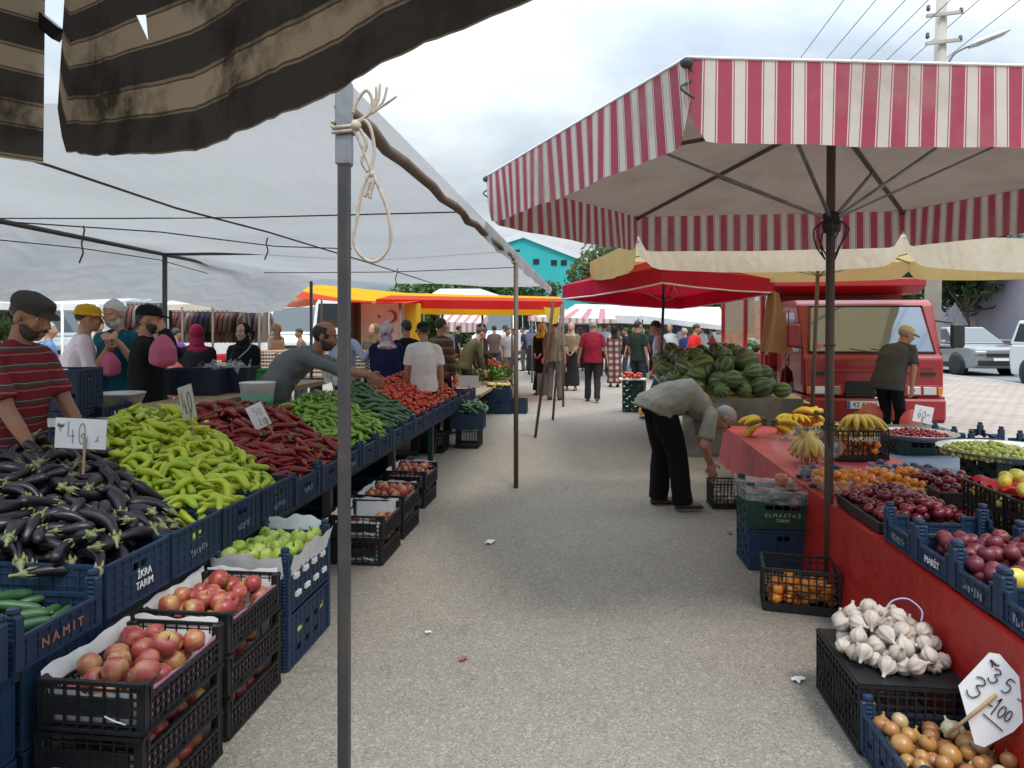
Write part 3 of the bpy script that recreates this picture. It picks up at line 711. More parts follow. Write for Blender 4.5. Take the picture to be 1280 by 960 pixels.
# ================= piling: each piece comes to rest on the floor or on the pieces below it
class Pile:
    def __init__(s, n=4000): s.c = np.zeros((n, 3)); s.r = np.zeros(n); s.n = 0
    def rest(s, off, rr, x, y, fl, pack):
        px, py = off[:, 0]+x, off[:, 1]+y
        z = max(fl(px[k], py[k])+rr[k]*.96-off[k, 2] for k in range(len(rr)))
        if s.n:
            c = s.c[:s.n]; S = (s.r[:s.n][None, :]+rr[:, None])*pack
            D2 = (c[None, :, 0]-px[:, None])**2+(c[None, :, 1]-py[:, None])**2
            h = np.where(D2 < S*S, c[None, :, 2]+np.sqrt(np.maximum(S*S-D2, 0))-off[:, 2][:, None], -9)
            z = max(z, h.max())
        return z
    def put(s, off, rr, p):
        k = len(rr); s.c[s.n:s.n+k] = off+np.array(p); s.r[s.n:s.n+k] = rr; s.n += k
def pile(variants, N, spot, fl, top, name, label, cat, group, stuff=0, stufflabel=None, pack=.84, cand=9, seed=1, flat=.25, upright=None, scale=(.88, 1.12), yaw=None, pl=None, lim=None):
    """N pieces as things (and the lowest ones, if asked, as one stuff object) heaped over a region"""
    rg = random.Random(seed); pl = pl or Pile(); done = []; fails = 0
    while len(done) < N+stuff and fails < 60:
        best = None
        vi = rg.randrange(len(variants)); me, kid, off, rr = variants[vi]; sc = rg.uniform(*scale)
        for _ in range(cand):
            x, y = spot(rg); e = .03
            nrm = V((-(fl(x+e, y)-fl(x-e, y))/(2*e), -(fl(x, y+e)-fl(x, y-e))/(2*e), 1)).normalized()
            nrm = (nrm+V((rg.gauss(0, flat), rg.gauss(0, flat), 0))).normalized()
            Q = V((0, 0, 1)).rotation_difference(nrm).to_matrix()
            ya = rg.uniform(0, 6.2832) if yaw is None else yaw(rg)
            if upright is None: roll = rg.uniform(0, 6.2832) if len(rr) == 1 else rg.gauss(0, .5)
            else: roll = rg.gauss(0, upright)
            Q = Q @ Matrix.Rotation(ya, 3, 'Z') @ Matrix.Rotation(roll, 3, 'X')
            o2 = (np.array(Q) @ off.T).T*sc
            if lim:
                rs = rr*sc; mx, mn = (o2[:, :2]+rs[:, None]).max(0), (o2[:, :2]-rs[:, None]).min(0)
                x = min(max(x, lim[0]-mn[0]), lim[1]-mx[0]); y = min(max(y, lim[2]-mn[1]), lim[3]-mx[1])
            z = pl.rest(o2, rr*sc, x, y, fl, pack); s_ = z-top(x, y)
            if best is None or s_ < best[0]: best = (s_, x, y, z, Q, o2)
        if best[0] > 0: fails += 1; continue
        s_, x, y, z, Q, o2 = best
        pl.put(o2, rr*sc, (x, y, z)); done.append((vi, Matrix.Translation((x, y, z)) @ Q.to_4x4() @ Matrix.Scale(sc, 4)))
    out = []
    if len(done) > N:
        done.sort(key=lambda d: d[1].translation.z-fl(d[1].translation.x, d[1].translation.y))
        low = done[:len(done)-N]; done = done[len(done)-N:]
        mb = MB(); mats = list(variants[0][0].materials)
        for vi, m4 in low:
            me = variants[vi][0]
            mb.add([m4 @ v.co for v in me.vertices], [tuple(p.vertices) for p in me.polygons], 0, True)
            mb.m[-len(me.polygons):] = [p.material_index for p in me.polygons]
        c0 = low[0][1].translation
        for vi, m4 in (low if variants[0][1] else ()):
            me = variants[vi][1]; mb.add([m4 @ v.co for v in me.vertices], [tuple(p.vertices) for p in me.polygons], len(mats), True)
        if variants[0][1]: mats.append(variants[0][1].materials[0])
        tag(mb.build(name+'_underlayer', mats, org=tuple(c0)), stufflabel or ('more of the same produce lying deeper in the heap of '+group), cat, group, 'stuff')
    for k, (vi, m4) in enumerate(done):
        me, kid, off, rr = variants[vi]
        o = bpy.data.objects.new(name, me); COL.objects.link(o); o.matrix_world = m4
        tag(o, label, cat, group)
        if kid: obj('calyx', kid, o)
        out.append(o)
    return out

# ================= the long stall on the left
FX = -1.75                       # its front edge, along the aisle
def crest(y): return -2.86+.34*min(max((y-4.3)/1.2, 0), 1)
RY = ((3.2, .2), (4.2, .30), (5.0, .35), (6.5, .35), (9.0, .42))
def rise(y): return float(np.interp(y, [q[0] for q in RY], [q[1] for q in RY]))
def ramp(x, y): return .60+rise(y)*min(max((-1.82-x)/.95, 0), (-1.82-crest(y))/.95)-max(0, crest(y)-x)*.75
SK = .65
def u_(x, y): return y-SK*(-1.8-x)
def region(a, b, x0=-2.98, x1=-1.83, ymin=-9):
    def f(rg):
        for _ in range(40):
            x = rg.uniform(x0, x1); y = rg.uniform(a, b)+SK*(-1.8-x)
            if x < crest(y)-.14: continue
            if y > ymin or x < -2.28: return x, y
        return x, y
    return f
def mound(a, b, h, k=.05):
    c, w_ = (a+b)/2, (b-a)/2
    return lambda x, y: ramp(x, y)+h+k*max(0, 1-((u_(x, y)-c)/w_)**2)-.05*max(0, (x+1.95)/.15)
def fl_m(a, b, k=.05, lift=0):
    c, w_ = (a+b)/2, (b-a)/2
    return lambda x, y: ramp(x, y)+lift+k*max(0, 1-((u_(x, y)-c)/w_)**2)
LIM = (-4, FX-.022, -9, 99)
pile(V_egg, 300, region(2.12, 3.02, ymin=2.42), fl_m(2.12, 3.02), mound(2.12, 3.02, .15), 'eggplant', 'glossy black eggplant in the heap in front of the man in the flat cap', 'eggplant', 'eggplants heaped on the stall', seed=3, cand=8, flat=.28, lim=LIM, scale=(.64, 1.0), stuff=50, stufflabel='deeper layer of glossy black eggplants under the heap', yaw=lambda g: g.gauss(-.3, 1.0) if g.random() < .6 else g.uniform(0, 6.28))
pile(V_yel, 300, region(3.04, 3.98), fl_m(3.04, 3.98, .07), mound(3.04, 3.98, .12, .07), 'yellow_pepper', 'yellow-green long pepper in the heap between eggplants and red peppers', 'pepper', 'yellow-green peppers heaped on the stall', stuff=230, stufflabel='deeper layer of yellow-green long peppers under the heap', seed=5, lim=LIM, scale=(.6, 1.08))
pile(V_red, 300, region(4.0, 5.05), fl_m(4.0, 5.05), mound(4.0, 5.05, .12), 'red_pepper', 'dark red long pepper in the heap between yellow-green and green peppers', 'pepper', 'red peppers heaped on the stall', seed=6, lim=LIM, scale=(.6, 1.08), stuff=60, stufflabel='deeper layer of dark red long peppers under the heap')
pile(V_grn, 300, region(5.07, 6.3), fl_m(5.07, 6.3, .06), mound(5.07, 6.3, .12, .06), 'green_pepper', 'bright green pointed pepper in the heap behind the red peppers', 'pepper', 'green peppers heaped on the stall', stuff=180, stufflabel='deeper layer of bright green peppers under the heap', seed=8, lim=LIM, scale=(.62, 1.1))
pile(V_lcuc, 150, region(6.34, 7.3), fl_m(6.34, 7.3), mound(6.34, 7.3, .12), 'long_cucumber', 'dark green long cucumber heaped between green peppers and tomatoes', 'cucumber', 'long cucumbers heaped on the stall', seed=9, yaw=lambda g: g.gauss(.5, .5), lim=LIM)
pile(V_tom, 190, region(7.34, 9.9), fl_m(7.34, 9.9, .03), mound(7.34, 9.9, .08, .03), 'tomato', 'ripe red tomato on the sloping display beyond the cucumbers', 'tomato', 'tomatoes on the big left stall', stuff=540, stufflabel='deeper and farther tomatoes of the sloping display', seed=10, cand=6, pack=.9, lim=LIM)
# stand under the heaps
st = thing('display_stand', 'dark stepped wooden stand under the long row of vegetable heaps', 'stand', (-2.4, 6, 0))
b = MB()
def bp(u, v):
    x = -3.12+u*.85; return (x, 1.3+v*10.1, ramp(x, 1.3+v*10.1)-.012)
b.sheet(bp, 12, 20)
b.box((-2.75, 6.4, .49), (.75, 10.0, .03))
b.build('display_board', M('dark_painted_board', (.03, .035, .035), dirt=(.08, .07, .06), rough=.8), st); st.children[0].location = (2.4, -6, 0)
b = MB(); b.box((-.03, 0, 0), (.04, 10.1, .04)); b.build('front_beam', bpy.data.materials['dark_painted_board'], st, (.62, .3, .515))
for yy in (1.6, 3.2, 4.8, 6.4, 8.0, 9.7, 11.2):
    for xx in (-3.05, -1.84):
        b = MB(); b.box((0, 0, .245), (.06, .06, .49), ch=.005); b.build('leg', m_green if abs(yy-8) < .1 else m_dsteel, st, (xx+2.4, yy-6, 0))
# front row of crates
names = ['cucumbers at the near end', 'eggplants nearest the cucumbers', 'eggplants', 'eggplants beside the yellow-green peppers', 'yellow-green peppers next to eggplants', 'yellow-green peppers', 'yellow-green peppers next to red peppers', 'red peppers next to yellow-green ones', 'red peppers', 'red peppers next to green peppers', 'green peppers next to red ones', 'green peppers', 'green peppers beside the cucumbers', 'long cucumbers next to green peppers', 'long cucumbers', 'long cucumbers next to tomatoes', 'tomatoes nearest the cucumbers', 'tomatoes, second from the cucumbers', 'tomatoes in the middle of their row', 'tomatoes before the far end', 'the last tomatoes, at the far end']
m_greyp = M('grey_print', (.2, .23, .27), rough=.6)
CY = [1.98+.413*i for i in range(21)]
for i, yy in enumerate(CY):
    kd = K_low if i == 0 else K_deep if i in (1, 2, 3, 4) else K_disp
    o = place_crate(kd, (FX-.25, yy+.206, .535), rnd.gauss(0, .008), 'dark blue display crate in the front row holding '+names[i], 'blue display crates along the stall front')
    if i == 1: crate_text(o, '\u0130KRA\nTARIM', .042, (.2495, .02, .085), (R(90), 0, R(90)), m_white, .9)
    elif i == 0: crate_text(o, 'N A M I T', .045, (.2495, 0, .055), (R(90), 0, R(90)), m_orangep)
    elif i in (2, 3, 4, 5, 7): worn_print(o, (.2495, 0, .075), R(90), m_greyp, seed=i)
o = place_crate(K_low, (FX-.25, 1.565+.206, .535), 0, 'dark blue crate at the near end of the row, cut off by the photo edge', 'blue display crates along the stall front')
pile(V_cuc, 42, lambda g: (g.uniform(-2.2, -1.82), g.uniform(2.03, 2.34)), lambda x, y: .565, lambda x, y: .65+.10*min(1, max(0, (-1.85-x)/.3)), 'cucumber', 'small green cucumber in the low blue crate at the near end of the stall', 'cucumber', 'small cucumbers in the near crate', seed=12)
# crates stacked below the front row
for i, yy in enumerate((1.2, 1.62, 2.04)):
    for k in range(2):
        place_crate(K_stack, (-2.02-.005*k, yy+.206, .265*k), rnd.gauss(0, .01), 'dark blue stacking crate under the stall, '+('lower' if k == 0 else 'upper')+' one of the '+['nearest', 'second', 'third'][i]+' stack', 'blue stacking crates under the stall')
for i, yy in enumerate((4.4, 4.9, 5.4, 5.9, 6.5, 7.1)):
    place_crate(K_stack, (-2.1, yy, 0), R(90)+rnd.gauss(0, .03), 'dark blue crate on the ground under the stall, behind '+['the middle apple crates', 'the empty-papered apple crate', 'the fourth apple stack', 'the gap between apple stacks', 'the far apple stack', 'the green table leg'][i], 'blue stacking crates under the stall')
# ================= crates standing in the aisle on the left
def liner(loc, L, Wd, h, hl, label, group, side_m=m_pink, flare=.0, z0=.016, wav=.006, seed=0):
    b = MB(); x, y = L/2, Wd/2; rg = random.Random(seed)
    def wl(a, c, out, hh, mi):
        def f(u, v):
            p = V(a).lerp(V(c), u); k = v*v*flare
            return (p.x+out[0]*k, p.y+out[1]*k, z0+(hh-z0)*v+wav*v*math.sin(u*9+seed)+wav*.6*v*math.sin(u*23+seed*2))
        b.sheet(f, 18, 4, mi)
    wl((x, -y, 0), (x, y, 0), (1, 0), h, 1); wl((-x, y, 0), (-x, -y, 0), (-1, 0), hl, 0)
    wl((-x, -y, 0), (x, -y, 0), (0, -1), h, 0); wl((x, y, 0), (-x, y, 0), (0, 1), hl, 0)
    b.sheet(lambda u, v: (-x+2*x*u, -y+2*y*v, z0), 2, 2, 0)
    return tag(b.build('paper_liner', [m_paperw, side_m], loc=loc), label, 'liner', group)
def box_spot(x0, x1, y0, y1): return lambda g: (g.uniform(x0, x1), g.uniform(y0, y1))
AX = -1.585
stacks = [(AX+.02, 2.30, 3, 'nearest apple stack'), (AX, 2.85, 3, 'second apple stack'), (AX-.005, 4.90, 2, 'third apple stack'), (AX-.02, 5.50, 2, 'fourth apple stack'), (AX-.07, 6.43, 2, 'fifth and farthest apple stack')]
for si, (sx, sy, n, nm) in enumerate(stacks):
    for k in range(n):
        z = .166*k; lev = 'topmost' if k == n-1 else 'bottom' if k == 0 else 'middle'
        o = place_crate(K_apple, (sx+rnd.gauss(0, .004), sy+rnd.gauss(0, .004), z), rnd.gauss(0, .01), 'black lattice apple crate, '+lev+' of the '+nm, 'black apple crates in the aisle')
        if si < 3:
            mb = MB(); mb.tube([(-.03, 0, 0), (0, -.001, -.012), (.04, 0, -.022)], .0035, 5, sq=.5); mb.build('printed_mark', m_white, o, (.08, -.2385, .06))
        if k == n-1:
            liner((sx, sy, z), .335, .44, .128, .178, 'white paper liner in the topmost crate of the '+nm, 'paper liners in the apple crates', flare=.012, seed=si)
            n_a = 30 if si != 2 else 8
            sp_ = box_spot(sx-.12, sx+.125, sy-.175, sy+.175) if si != 2 else (lambda g, sx=sx, sy=sy: g.choice([(sx+g.uniform(.06, .13), sy+g.uniform(-.17, .17)), (sx-g.uniform(.0, .13), sy-g.uniform(.12, .17))]))
            pile(V_app, n_a, sp_, lambda x, y: z+(.045 if si != 2 else .03), lambda x, y: z+.165, 'apple', 'red and yellow apple in the topmost crate of the '+nm, 'apple', 'apples in the '+nm, seed=20+si, pack=.93, upright=None)
        else:
            liner((sx, sy, z), .335, .44, .10, .13, 'pink paper liner showing through the '+lev+' crate of the '+nm, 'paper liners in the apple crates', seed=si+k)
            pile(V_app, 12, box_spot(sx+.03, sx+.128, sy-.18, sy+.18), lambda x, y: z+.05, lambda x, y: z+.125, 'apple', 'apple showing through the side of the '+lev+' crate in the '+nm, 'apple', 'apples in the '+nm, seed=40+si*3+k, pack=.93)
o = place_crate(K_pep, (-1.6, 3.43, .0), 0, 'blue stacking crate under the green bell pepper crate, holding green leaves', 'blue crates in the aisle')
o = place_crate(K_pep, (-1.6, 3.43, .262), 0, 'blue stacking crate lined with white paper and full of green bell peppers', 'blue crates in the aisle')
b = MB()
for q in range(4): b.box((.197, -.17+.11*q, .16), (.012, .05, .022)); b.box((.197, -.15+.11*q, .07), (.012, .05, .022))
b.build('pale_slot', m_paperw, o)
tag(liner((-1.6, 3.43, .262), .35, .5, .285, .315, '', '', side_m=m_paperw, flare=.045, seed=4, wav=.012), 'white paper liner flaring out of the bell pepper crate', 'liner', 'paper liners in the apple crates')
pile(V_gpe, 60, box_spot(-1.75, -1.45, 3.22, 3.64), lambda x, y: .42, lambda x, y: .525, 'green_bell_pepper', 'pale green bell pepper in the paper-lined blue crate', 'bell pepper', 'green bell peppers in the lined crate', seed=61, pack=.9)
pile(V_gpe, 9, box_spot(-1.5, -1.43, 3.22, 3.64), lambda x, y: .12, lambda x, y: .2, 'green_bell_pepper', 'green bell pepper in the crate below the paper-lined one', 'bell pepper', 'green bell peppers in the lower crate', seed=62, pack=.9)
# price signs on the left heaps
def sgn(px, py, d, *a, **k): return price_sign(W(px, py, d), *a, **k)
def card_marks(w_, h_, items): return [(g, (x-.5)*w_, (z-.5)*h_, a*w_, b_*h_) for g, x, z, a, b_ in items]
sgn(101, 542, 3.35, TH+.05, .235, .142, card_marks(.235, .142, [('4', .24, .2, .2, .7), ('0', .45, .15, .16, .7), ('o', .5, .36, .1, .3), ('x', .77, .2, .18, .4), ('~', .04, .55, .16, .35)]), 'white card reading 40 on a wooden stick in the eggplants', ink=m_ink, roll=.05, sx=.025, sl=.12, ssz=.012, r=.0016)
sgn(234, 503, 4.2, TH-.75, .2, .2, card_marks(.2, .2, [('4', .2, .2, .3, .6), ('0', .55, .2, .3, .6)]), 'pale card reading 40 turned sideways on a stick in the yellow-green peppers', roll=-.2, sx=.03, sl=.14, tilt=.1, m=M('buff_card', (.62, .58, .52), rough=.8), r=.002)
sgn(323, 520, 4.85, TH+.5, .11, .17, card_marks(.11, .17, [('5', .3, .55, .25, .3), ('0', .58, .5, .25, .3), ('2', .35, .12, .2, .28), ('0', .6, .1, .2, .25)]), 'small white card with blue figures leaning in the red peppers', ink=m_inkb, roll=-.42, sx=.035, sl=.08, r=.0018, tilt=-.2)
sgn(366, 468, 6.3, TH+.9, .13, .14, card_marks(.13, .14, [('3', .3, .3, .2, .5), ('5', .55, .3, .2, .5)]), 'white card standing nearly edge-on at the back of the green peppers', roll=-.2, sl=.08, r=.0018)
sgn(412, 467, 6.5, TH+.5, .13, .16, card_marks(.13, .16, [('2', .25, .3, .2, .5), ('0', .55, .3, .2, .5)]), 'white card on a stick between the green peppers and the tomatoes', roll=-.3, sl=.1, r=.0018)
sgn(586, 477, 9.6, TH, .27, .165, None, 'blank buff card seen from behind above the zucchini crate', sl=.1, m=bpy.data.materials['buff_card'])
# ================= crates at the far end of the left stall
o = place_crate(K_latw, (-1.66, 9.55, 0), R(90), 'dark lattice crate on its side under the pale zucchini', 'crates at the far end of the left stall')
o = place_crate(K_bl2, (-1.67, 9.52, .26), .04, 'blue crate heaped with pale zucchini at the stall end', 'crates at the far end of the left stall')
pile(V_zuc, 60, box_spot(-1.85, -1.49, 9.37, 9.67), lambda x, y: .47, lambda x, y: .66, 'pale_zucchini', 'pale green zucchini heaped in the blue crate at the stall end', 'zucchini', 'pale zucchini in the end crate', seed=70)
place_crate(K_latw, (-2.05, 9.15, 0), R(90), 'dark lattice crate under the tomato end of the stall', 'crates at the far end of the left stall')
for k in range(2): place_crate(K_bl2, (-1.74, 13.4, .27*k), 0, 'blue crate with yellow fruit beyond the zucchini, '+['lower', 'upper'][k]+' one', 'crates at the far end of the left stall')
place_crate(K_bl2, (-1.45, 13.45, 0), 0, 'single low blue crate beside the yellow fruit crates', 'crates at the far end of the left stall')
pile([mk_round(SPH, 'yellow_lemon', m_yfr, .04, None, 10, 1.2, .05, 1)], 34, box_spot(-1.93, -1.55, 13.25, 13.55), lambda x, y: .44, lambda x, y: .6, 'lemon', 'yellow fruit in the upper blue crate beyond the zucchini', 'lemon', 'yellow fruit in the far blue crate', seed=71)
# farther heaps on the next stall
o = thing('market_table', 'long low market table with greens, beyond the tomato stall', 'table', (-2.6, 14.3, 0))
b = MB(); b.box((0, 0, .48), (1.5, 6.6, .05)); b.build('tabletop', m_wood, o)
for sx in (-.7, .7):
    for yy in (-3.2, 0, 3.2): b = MB(); b.box((sx, yy, .225), (.06, .06, .45)); b.build('leg', m_dsteel, o)
V_tomf = [mk_round(TOM, 'tomato', [m_tom, m_stem], .045, None, 9, 1, .05, 1)]
pile(V_tomf, 90, box_spot(-3.2, -2.1, 11.3, 12.6), lambda x, y: .52+.3*(-2.0-x), lambda x, y: .64+.36*(-2.0-x), 'tomato', 'round red tomato on the next stall behind the blank buff card', 'tomato', 'tomatoes on the next stall', seed=72, cand=5)
m_herb = M('herb_leaves', (.07, .17, .025), col2=(.12, .24, .04), rough=.6)
def herb(loc, n, size, label, seed, m=m_herb):
    b = MB(); rg = random.Random(seed)
    for k in range(n):
        a, q = rg.uniform(0, 6.28), rg.uniform(.1, 1)
        d = V((math.cos(a)*q, math.sin(a)*q, rg.uniform(.4, 1.1))).normalized(); p = V((rg.gauss(0, .06), rg.gauss(0, .06), 0)); L = size*rg.uniform(.6, 1.1)
        s = V((-d.y, d.x, 0)).normalized()*rg.uniform(.012, .03); m_ = p+d*L*.6; e = p+d*L+V((0, 0, -L*.25))
        b.add([p-s*.2, p+s*.2, m_+s, m_-s, e], [(0, 1, 2, 3), (3, 2, 4)], 0, False)
    return tag(b.build('herb_bunch', m, loc=loc), label, 'herbs', 'bunches of greens on the next stall')
rg = random.Random(5)
for k in range(26):
    x, y = -3.1+1.25*rg.random(), 13.3+2.2*rg.random()
    herb((x, y, .5+.25*(-1.8-x)+.1*rg.random()), 60, .3, 'bushy bunch of leafy greens on the table beyond the zucchini', k)
pile([mk_round(SPH, 'carrot', M('carrot_skin', (.5, .13, .03), rough=.5), .04, None, 8, 1.6)], 90, box_spot(-2.9, -1.9, 15.3, 16.6), lambda x, y: .65+.28*(-1.8-x), lambda x, y: .78+.3*(-1.8-x), 'carrot', 'orange root vegetable heaped beyond the leafy greens', 'carrot', 'carrots beyond the greens', seed=73, cand=5)
pile([mk_round(SPH, 'radish', M('radish_skin', (.36, .03, .1), rough=.5), .035, None, 8, 1.1)], 60, box_spot(-3.6, -2.9, 15.0, 16.2), lambda x, y: .75+.25*(-2.2-x), lambda x, y: .9+.27*(-2.2-x), 'radish', 'dark pink radish heaped left of the carrots', 'radish', 'radishes beyond the greens', seed=74, cand=5)

# ================= the fruit table on the right
TX0, TX1, TZ = 1.42, 2.42, .55
tb = thing('market_table', 'long low fruit table under red cloths on the right', 'table', (1.95, 4.4, 0))
b = MB(); b.box((0, 0, TZ-.025), (TX1-TX0-.02, 7.0, .04)); b.build('tabletop', m_wood, tb)
for sx in (-.42, .42):
    for yy in (-3.3, -1.1, 1.1, 3.3): b = MB(); b.box((sx, yy, .26), (.06, .06, .5)); b.build('leg', m_dsteel, tb)
def redcloth(name, c, dirt, c2):
    t = NT(name); co = t.n('ShaderNodeTexCoord').outputs['Object']
    k = t.mix(t.n('ShaderNodeMapRange', i_0=t.noise(co, 4, 5), i_1=.4, i_2=.85, i_3=0., i_4=.7).outputs[0], lin(c), lin(dirt))
    k = t.mix(t.n('ShaderNodeMapRange', i_0=t.noise(co, 17, 4), i_1=.62, i_2=.85, i_3=0., i_4=.25).outputs[0], k, lin(c2))
    return t.out(k, .42, normal=t.bump(t.math('ADD', t.noise(co, 9, 5, .65), t.math('MULTIPLY', t.noise(co, 2.2, 2, .5, 1.5), 2.2)), .3, .05), spec=.4)
m_rcl = redcloth('red_plastic_cloth', (.4, .018, .014), (.3, .012, .012), (.46, .06, .04))
m_pcl = redcloth('faded_red_cloth', (.5, .09, .1), (.4, .055, .065), (.6, .2, .2))
def cloth(y0, y1, m, label, drop0=False, drop1=False, seed=0, zb=.1):
    b = MB(); L = y1-y0; nu = int(L*22)
    def front(u, v):
        y = y0+L*u; wv = math.sin(y*8+seed)+.6*math.sin(y*19+1.3*seed)+.4*math.sin(y*37)
        return (TX0-.012-.035*v*v-.022*v*wv*.6, y, TZ+.004-(TZ-zb)*v+.01*v*math.sin(y*5))
    b.sheet(front, nu, 12)
    b.sheet(lambda u, v: (TX0-.012+(TX1-TX0+.02)*v, y0+L*u, TZ+.004+.0025*math.sin(u*L*13)*math.sin(v*11)*(1 if .02 < v < .98 else 0)), nu, 10)
    if drop1:
        def end(u, v):
            x = TX0-.012+(TX1-TX0+.02)*u; wv = math.sin(x*24)+.6*math.sin(x*47+2)
            return (x-(.03*v*v if u == 0 else 0), y1+.02*v*wv*.8+.06*v, TZ+.004-(TZ-zb)*v)
        b.sheet(end, 40, 12)
    return tag(b.build('tablecloth', m, org=(TX0, (y0+y1)/2, TZ)), label, 'tablecloth', 'cloths on the fruit table')
cloth(.9, 4.95, m_rcl, 'bright red plastic cloth over the near part of the fruit table', seed=1, zb=.04)
cloth(4.96, 7.88, m_pcl, 'faded pinkish red cloth over the banana end of the fruit table', drop1=True, seed=2, zb=.16)
t2 = thing('market_table', 'low table behind the fruit table under a grey-blue tarpaulin', 'table', (3.15, 5.8, 0))
b = MB(); b.box((0, 0, .49), (1.3, 5.2, .04)); b.build('tabletop', m_wood, t2)
for sx in (-.58, .58):
    for yy in (-2.4, 2.4): b = MB(); b.box((sx, yy, .235), (.06, .06, .47)); b.build('leg', m_dsteel, t2)
b = MB(); b.sheet(lambda u, v: (-.69+1.38*u, -2.7+5.4*v, .516+.004*math.sin(v*40)*math.sin(u*14)), 14, 50)
b.sheet(lambda u, v: (-.69-.02*u, -2.7+5.4*v, .516-.3*u), 4, 50)
tag(b.build('tarpaulin_cover', M('grey_blue_tarpaulin', (.1, .125, .19), dirt=(.16, .18, .22), dscale=4, rough=.5, bump=.4, bscale=9, bdist=.02), loc=(3.15, 5.8, 0)), 'grey-blue tarpaulin spread over the rear table', 'tarpaulin')
TT = TZ+.012
# blue fruit crates along the front
for i, (yy, nm) in enumerate(((3.53, 'empty but for its lattice floor, farthest of the front row'), (3.20, 'full of dark nectarines, next to the empty one'), (2.87, 'of nectarines, in front of the fuller one'), (2.54, 'of yellow mangoes at the photo edge'))):
    o = place_crate(K_fruit, (1.43+.24, yy, TT), rnd.gauss(0, .015), 'low blue fruit crate '+nm, 'low blue fruit crates on the table')
    if i == 1: crate_text(o, 'MAR\u0130T', .04, (-.2385, 0, .045), (R(90), 0, R(-90)), m_card)
    else: worn_print(o, (-.2385, 0, .045), R(-90), m_greyp, seed=20+i)
pile(V_nec, 75, box_spot(1.5, 1.86, 3.08, 3.33), lambda x, y: TT+.03, lambda x, y: TT+.135, 'nectarine', 'dark red nectarine in the crate next to the empty blue crate', 'nectarine', 'nectarines in the fuller crate', seed=80, pack=.93, scale=(.78, .98))
pile(V_nec, 26, box_spot(1.5, 1.86, 2.89, 2.99), lambda x, y: TT+.03, lambda x, y: TT+.115, 'nectarine', 'dark red nectarine in the crate nearer than the fuller one', 'nectarine', 'nectarines in the nearer crate', seed=81, pack=.93, scale=(.78, .98))
pile(V_yfr, 14, box_spot(1.5, 1.84, 2.76, 2.85), lambda x, y: TT+.03, lambda x, y: TT+.13, 'yellow_mango', 'smooth yellow fruit in the nearer nectarine crate', 'mango', 'yellow fruit beside the nectarines', seed=182, pack=.93, scale=(.75, .95))
pile(V_yfr, 24, box_spot(1.52, 1.84, 2.41, 2.67), lambda x, y: TT+.03, lambda x, y: TT+.125, 'yellow_mango', 'smooth yellow fruit in the blue crate at the photo edge', 'mango', 'yellow fruit in the edge crate', seed=82, pack=.93)
for i, yy in enumerate((3.95, 3.55, 3.15)):
    o = place_crate(K_lat, (2.16, yy, TT), 0, 'black lattice crate of yellow apples, '+['farthest', 'middle', 'nearest'][i]+' of the three at the table back', 'black crates of yellow apples')
    pile(V_yap, 34, box_spot(2.05, 2.27, yy-.15, yy+.15), lambda x, y: TT+.03, lambda x, y: TT+.2, 'yellow_apple', 'yellow apple inside the '+['farthest', 'middle', 'nearest'][i]+' black lattice crate', 'apple', 'yellow apples in black crates', seed=83+i, pack=.93)
    b = MB(); b.sheet(lambda u, v: (-.12+.24*u, -.17+.34*v, .018*math.sin(u*9+i)*math.cos(v*8)+.012*math.sin(v*23)), 16, 16)
    tag(b.build('red_wrap', M('red_tissue_%d' % i, (.55, .03, .03), rough=.6, transl=.3), loc=(2.16, yy+.02, TT+.225)), 'crumpled red wrapping over the '+['farthest', 'middle', 'nearest'][i]+' crate of yellow apples', 'wrapping')
    pile(V_yap, 5, box_spot(2.07, 2.25, yy-.13, yy+.13), lambda x, y: TT+.225, lambda x, y: TT+.275, 'yellow_apple', 'yellow apple on the red wrapping of the '+['farthest', 'middle', 'nearest'][i]+' black crate', 'apple', 'yellow apples on red wrapping', seed=87+i)
# plum trays
def tray(loc, L, Wd, h, label, rz=0):
    b = MB()
    for sx in (-1, 1): b.box((sx*L/2, 0, h/2), (.012, Wd, h), ch=.002); b.box((0, sx*Wd/2, h/2+.0005), (L-.013, .012, h-.003), ch=.002)
    b.box((0, 0, .006), (L-.012, Wd-.012, .008))
    o = b.build('fruit_tray', m_black, loc=loc); o.rotation_euler = (0, 0, rz); return tag(o, label, 'tray', 'black trays of red plums')
tray((1.70, 4.10, TT), .5, .62, .055, 'black tray heaped with red plums on the table edge')
pile(V_plum, 150, box_spot(1.48, 1.92, 3.82, 4.38), lambda x, y: TT+.045, lambda x, y: TT+.145-.35*abs(x-1.7), 'red_plum', 'dark red plum in the heaped black tray at the table edge', 'plum', 'red plums in the edge tray', seed=90, pack=.92, scale=(.74, .95))
tray((2.18, 4.62, TT), .34, .5, .09, 'smaller black tray of red plums behind the heaped one')
pile(V_plum, 75, box_spot(2.05, 2.31, 4.41, 4.83), lambda x, y: TT+.04, lambda x, y: TT+.135, 'red_plum', 'dark red plum in the smaller tray near the green plum tray', 'plum', 'red plums in the rear tray', seed=91, pack=.92, scale=(.76, .95))
